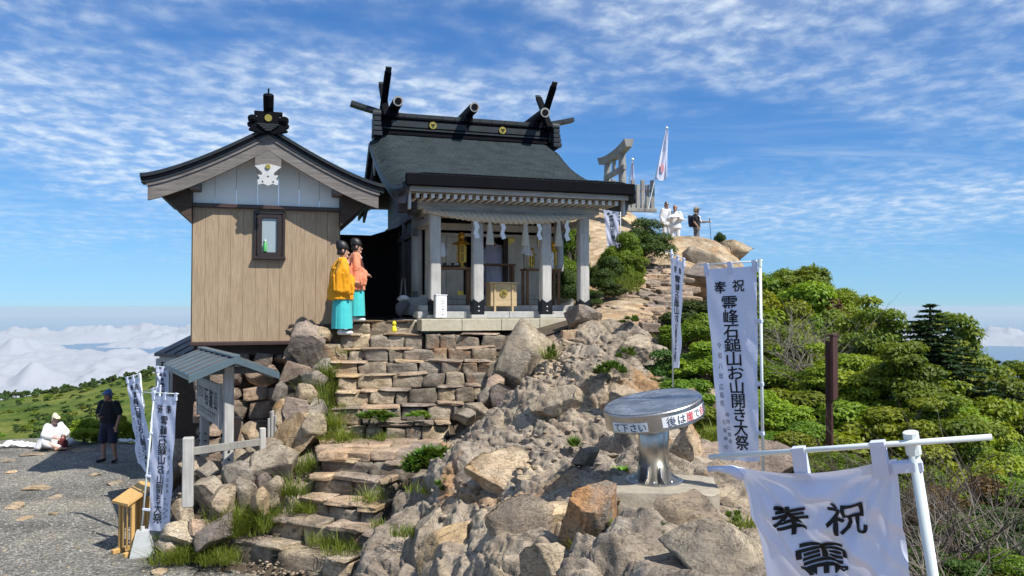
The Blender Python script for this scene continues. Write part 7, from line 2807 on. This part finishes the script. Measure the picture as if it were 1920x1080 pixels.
# --- pilgrims and hiker on the ridge
def pilgrim(lab, loc, rz, scale, seed, bald, arms):
    J = std(**arms)
    t = thing('person', lab, 'person', loc, rz)
    t.scale = (scale,) * 3
    link('body', caps_mesh('body', body_caps(J), .012), SKIN if not bald else SKIN_TAN, t)
    face(t, J)
    hair_cap(t, J, mat=(C_GREY if False else HAIR)) if not bald else None
    r = [((0, 0, 1.37), (.14, .10, .05), (0, 0, 1.2), (.20, .145, .1)), ((0, 0, 1.2), (.20, .145, .1), (0, 0, .78), (.23, .18, .04))]
    for s, e, w in ((1, 'elL', 'wrL'), (-1, 'elR', 'wrR')):
        r += [((s * .165, 0, 1.35), .08, J[e], .078), (J[e], .078, tuple(Vector(J[e]).lerp(Vector(J[w]), .75)), .065)]
    link('jacket', caps_mesh('jacket', r, .014, .014, seed, 3), C_WHITE, t)
    r = [((0, 0, .93), (.16, .12, .05), (0, 0, .84), (.17, .125, .06))]
    for s, c in ((1, 'L'), (-1, 'R')):
        r += [(J['hp' + c], .10, J['kn' + c], .078), (J['kn' + c], .078, (J['an' + c][0], J['an' + c][1], .14), .055)]
    link('trousers', caps_mesh('trousers', r, .014, .010, seed + 1, 3), C_WHITE, t)
    for s in 'LR':
        shoe(t, J['an' + s], J['to' + s], C_WHITE)
    return t


p = W(1266, 468, 28.3)
pilgrim('bald person in white pilgrim clothes reading a paper held in both hands on the ridge', p, R(-8), 1.0, 11, True,
        dict(elL=(.25, -.04, 1.10), wrL=(.10, -.26, 1.14), elR=(-.25, -.04, 1.10), wrR=(-.10, -.26, 1.14), hdL=(-.3, -.9, .1), hdR=(.3, -.9, .1), head=(0, -.05, 1.54), face=(0, -1, -.5)))
q = thing('paper', 'sheet of paper held by the bald person in white on the ridge', 'paper', Matrix.Translation(p) @ Matrix.Rotation(R(-8), 4, 'Z') @ Vector((0, -.36, 1.20)), R(-8))
B('paper_sheet', PAPER, q, (0, 0, 0), (.30, .22, .006), Matrix.Rotation(R(30), 3, 'X'))
B('backing_board', WOOD_TABLE, q, (0, .005, -.012), (.31, .23, .008), Matrix.Rotation(R(30), 3, 'X'))
p = W(1249, 460, 29.6)
pilgrim('dark haired person in white pilgrim clothes walking behind the bald one on the ridge', p, R(30), 1.0, 14, False,
        dict(head=(0, -.03, 1.55), face=(0, -1, -.4), knL=(.10, -.10, .48), anL=(.1, -.02, .085), toL=(.11, -.19, .04)))
p = W(1306, 470, 29.0)
J = std(elL=(.27, -.12, 1.12), wrL=(.24, -.38, 1.12), elR=(-.24, .02, 1.08), wrR=(-.2, -.12, .88), hdL=(0, -1, .1), face=(0, -1, -.1), curl=1.2)
t = thing('person', 'hiker in black with a tan cap, white towel and walking pole on the ridge', 'person', p, R(62))
t.scale = (.98,) * 3
link('body', caps_mesh('body', body_caps(J), .012), SKIN_TAN, t)
face(t, J)
hair_cap(t, J)
hair_cap(t, J, (.096, .117, .138), C_TAN, 'cap')
hd = Vector(J['head'])
MB().prism([hd + Vector(v) for v in ((-.08, -.07, .05), (-.06, -.18, .04), (0, -.21, .035), (.06, -.18, .04), (.08, -.07, .05))], (0, 0, .012)).build('cap_peak', C_TAN, t)
r = [((0, 0, 1.37), (.14, .10, .05), (0, 0, 1.2), (.20, .145, .1)), ((0, 0, 1.2), (.20, .145, .1), (0, 0, .9), (.19, .15, .05))]
for s in (1, -1): r.append(((s * .165, 0, 1.35), .08, (s * .23, -.02 if s < 0 else -.06, 1.2), .075))
link('shirt', caps_mesh('shirt', r, .014, .012, 21, 3), C_BLACK, t)
r = [((0, 0, .93), (.16, .12, .05), (0, 0, .84), (.17, .125, .06))]
for c in 'LR': r += [(J['hp' + c], .10, J['kn' + c], .075), (J['kn' + c], .075, (J['an' + c][0], J['an' + c][1], .14), .055)]
link('trousers', caps_mesh('trousers', r, .014, .010, 22, 3), C_GREY, t)
for s in 'LR': shoe(t, J['an' + s], J['to' + s], C_GREY)
link('towel', caps_mesh('towel', [((-.06, .07, 1.44), .03, (.06, .07, 1.44), .03), ((.07, .05, 1.43), .03, (.08, -.13, 1.30), .028), ((.08, -.13, 1.30), .028, (.08, -.16, 1.10), .03), ((-.07, .05, 1.43), .03, (-.08, -.13, 1.30), .028), ((-.08, -.13, 1.30), .028, (-.08, -.16, 1.16), .03)], .012), C_WHITE, t)
Mx = Matrix.Translation(p) @ Matrix.Rotation(R(62), 4, 'Z')
bp_ = thing('backpack', 'dark backpack worn by the hiker on the ridge', 'backpack', Mx @ Vector((0, .21, 1.12)), R(62))
link('pack_body', rock_mesh('pack_body', (.30, .20, .46), 95, 3, 5, .02, .7), C_NAVY, bp_)
for sx in (-1, 1): MB().tube([(sx * .09, -.08, .2), (sx * .11, -.24, .24), (sx * .12, -.36, .10), (sx * .11, -.3, -.1)], .02, 6).build('shoulder_strap', C_NAVY, bp_)
wp = Mx @ Vector((.24, -.44, 1.12))
sp = thing('walking_pole', 'thin walking pole held out in front of the hiker on the ridge', 'pole', (wp.x, wp.y, p.z), R(62))
MB().tube([(.02, -.08, -.1), (0, 0, 1.12)], .009, 6).build('shaft', BLACK, sp)
MB().tube([(0, 0, 1.06), (0, 0, 1.22)], .017, 8).build('grip', BLACK, sp)
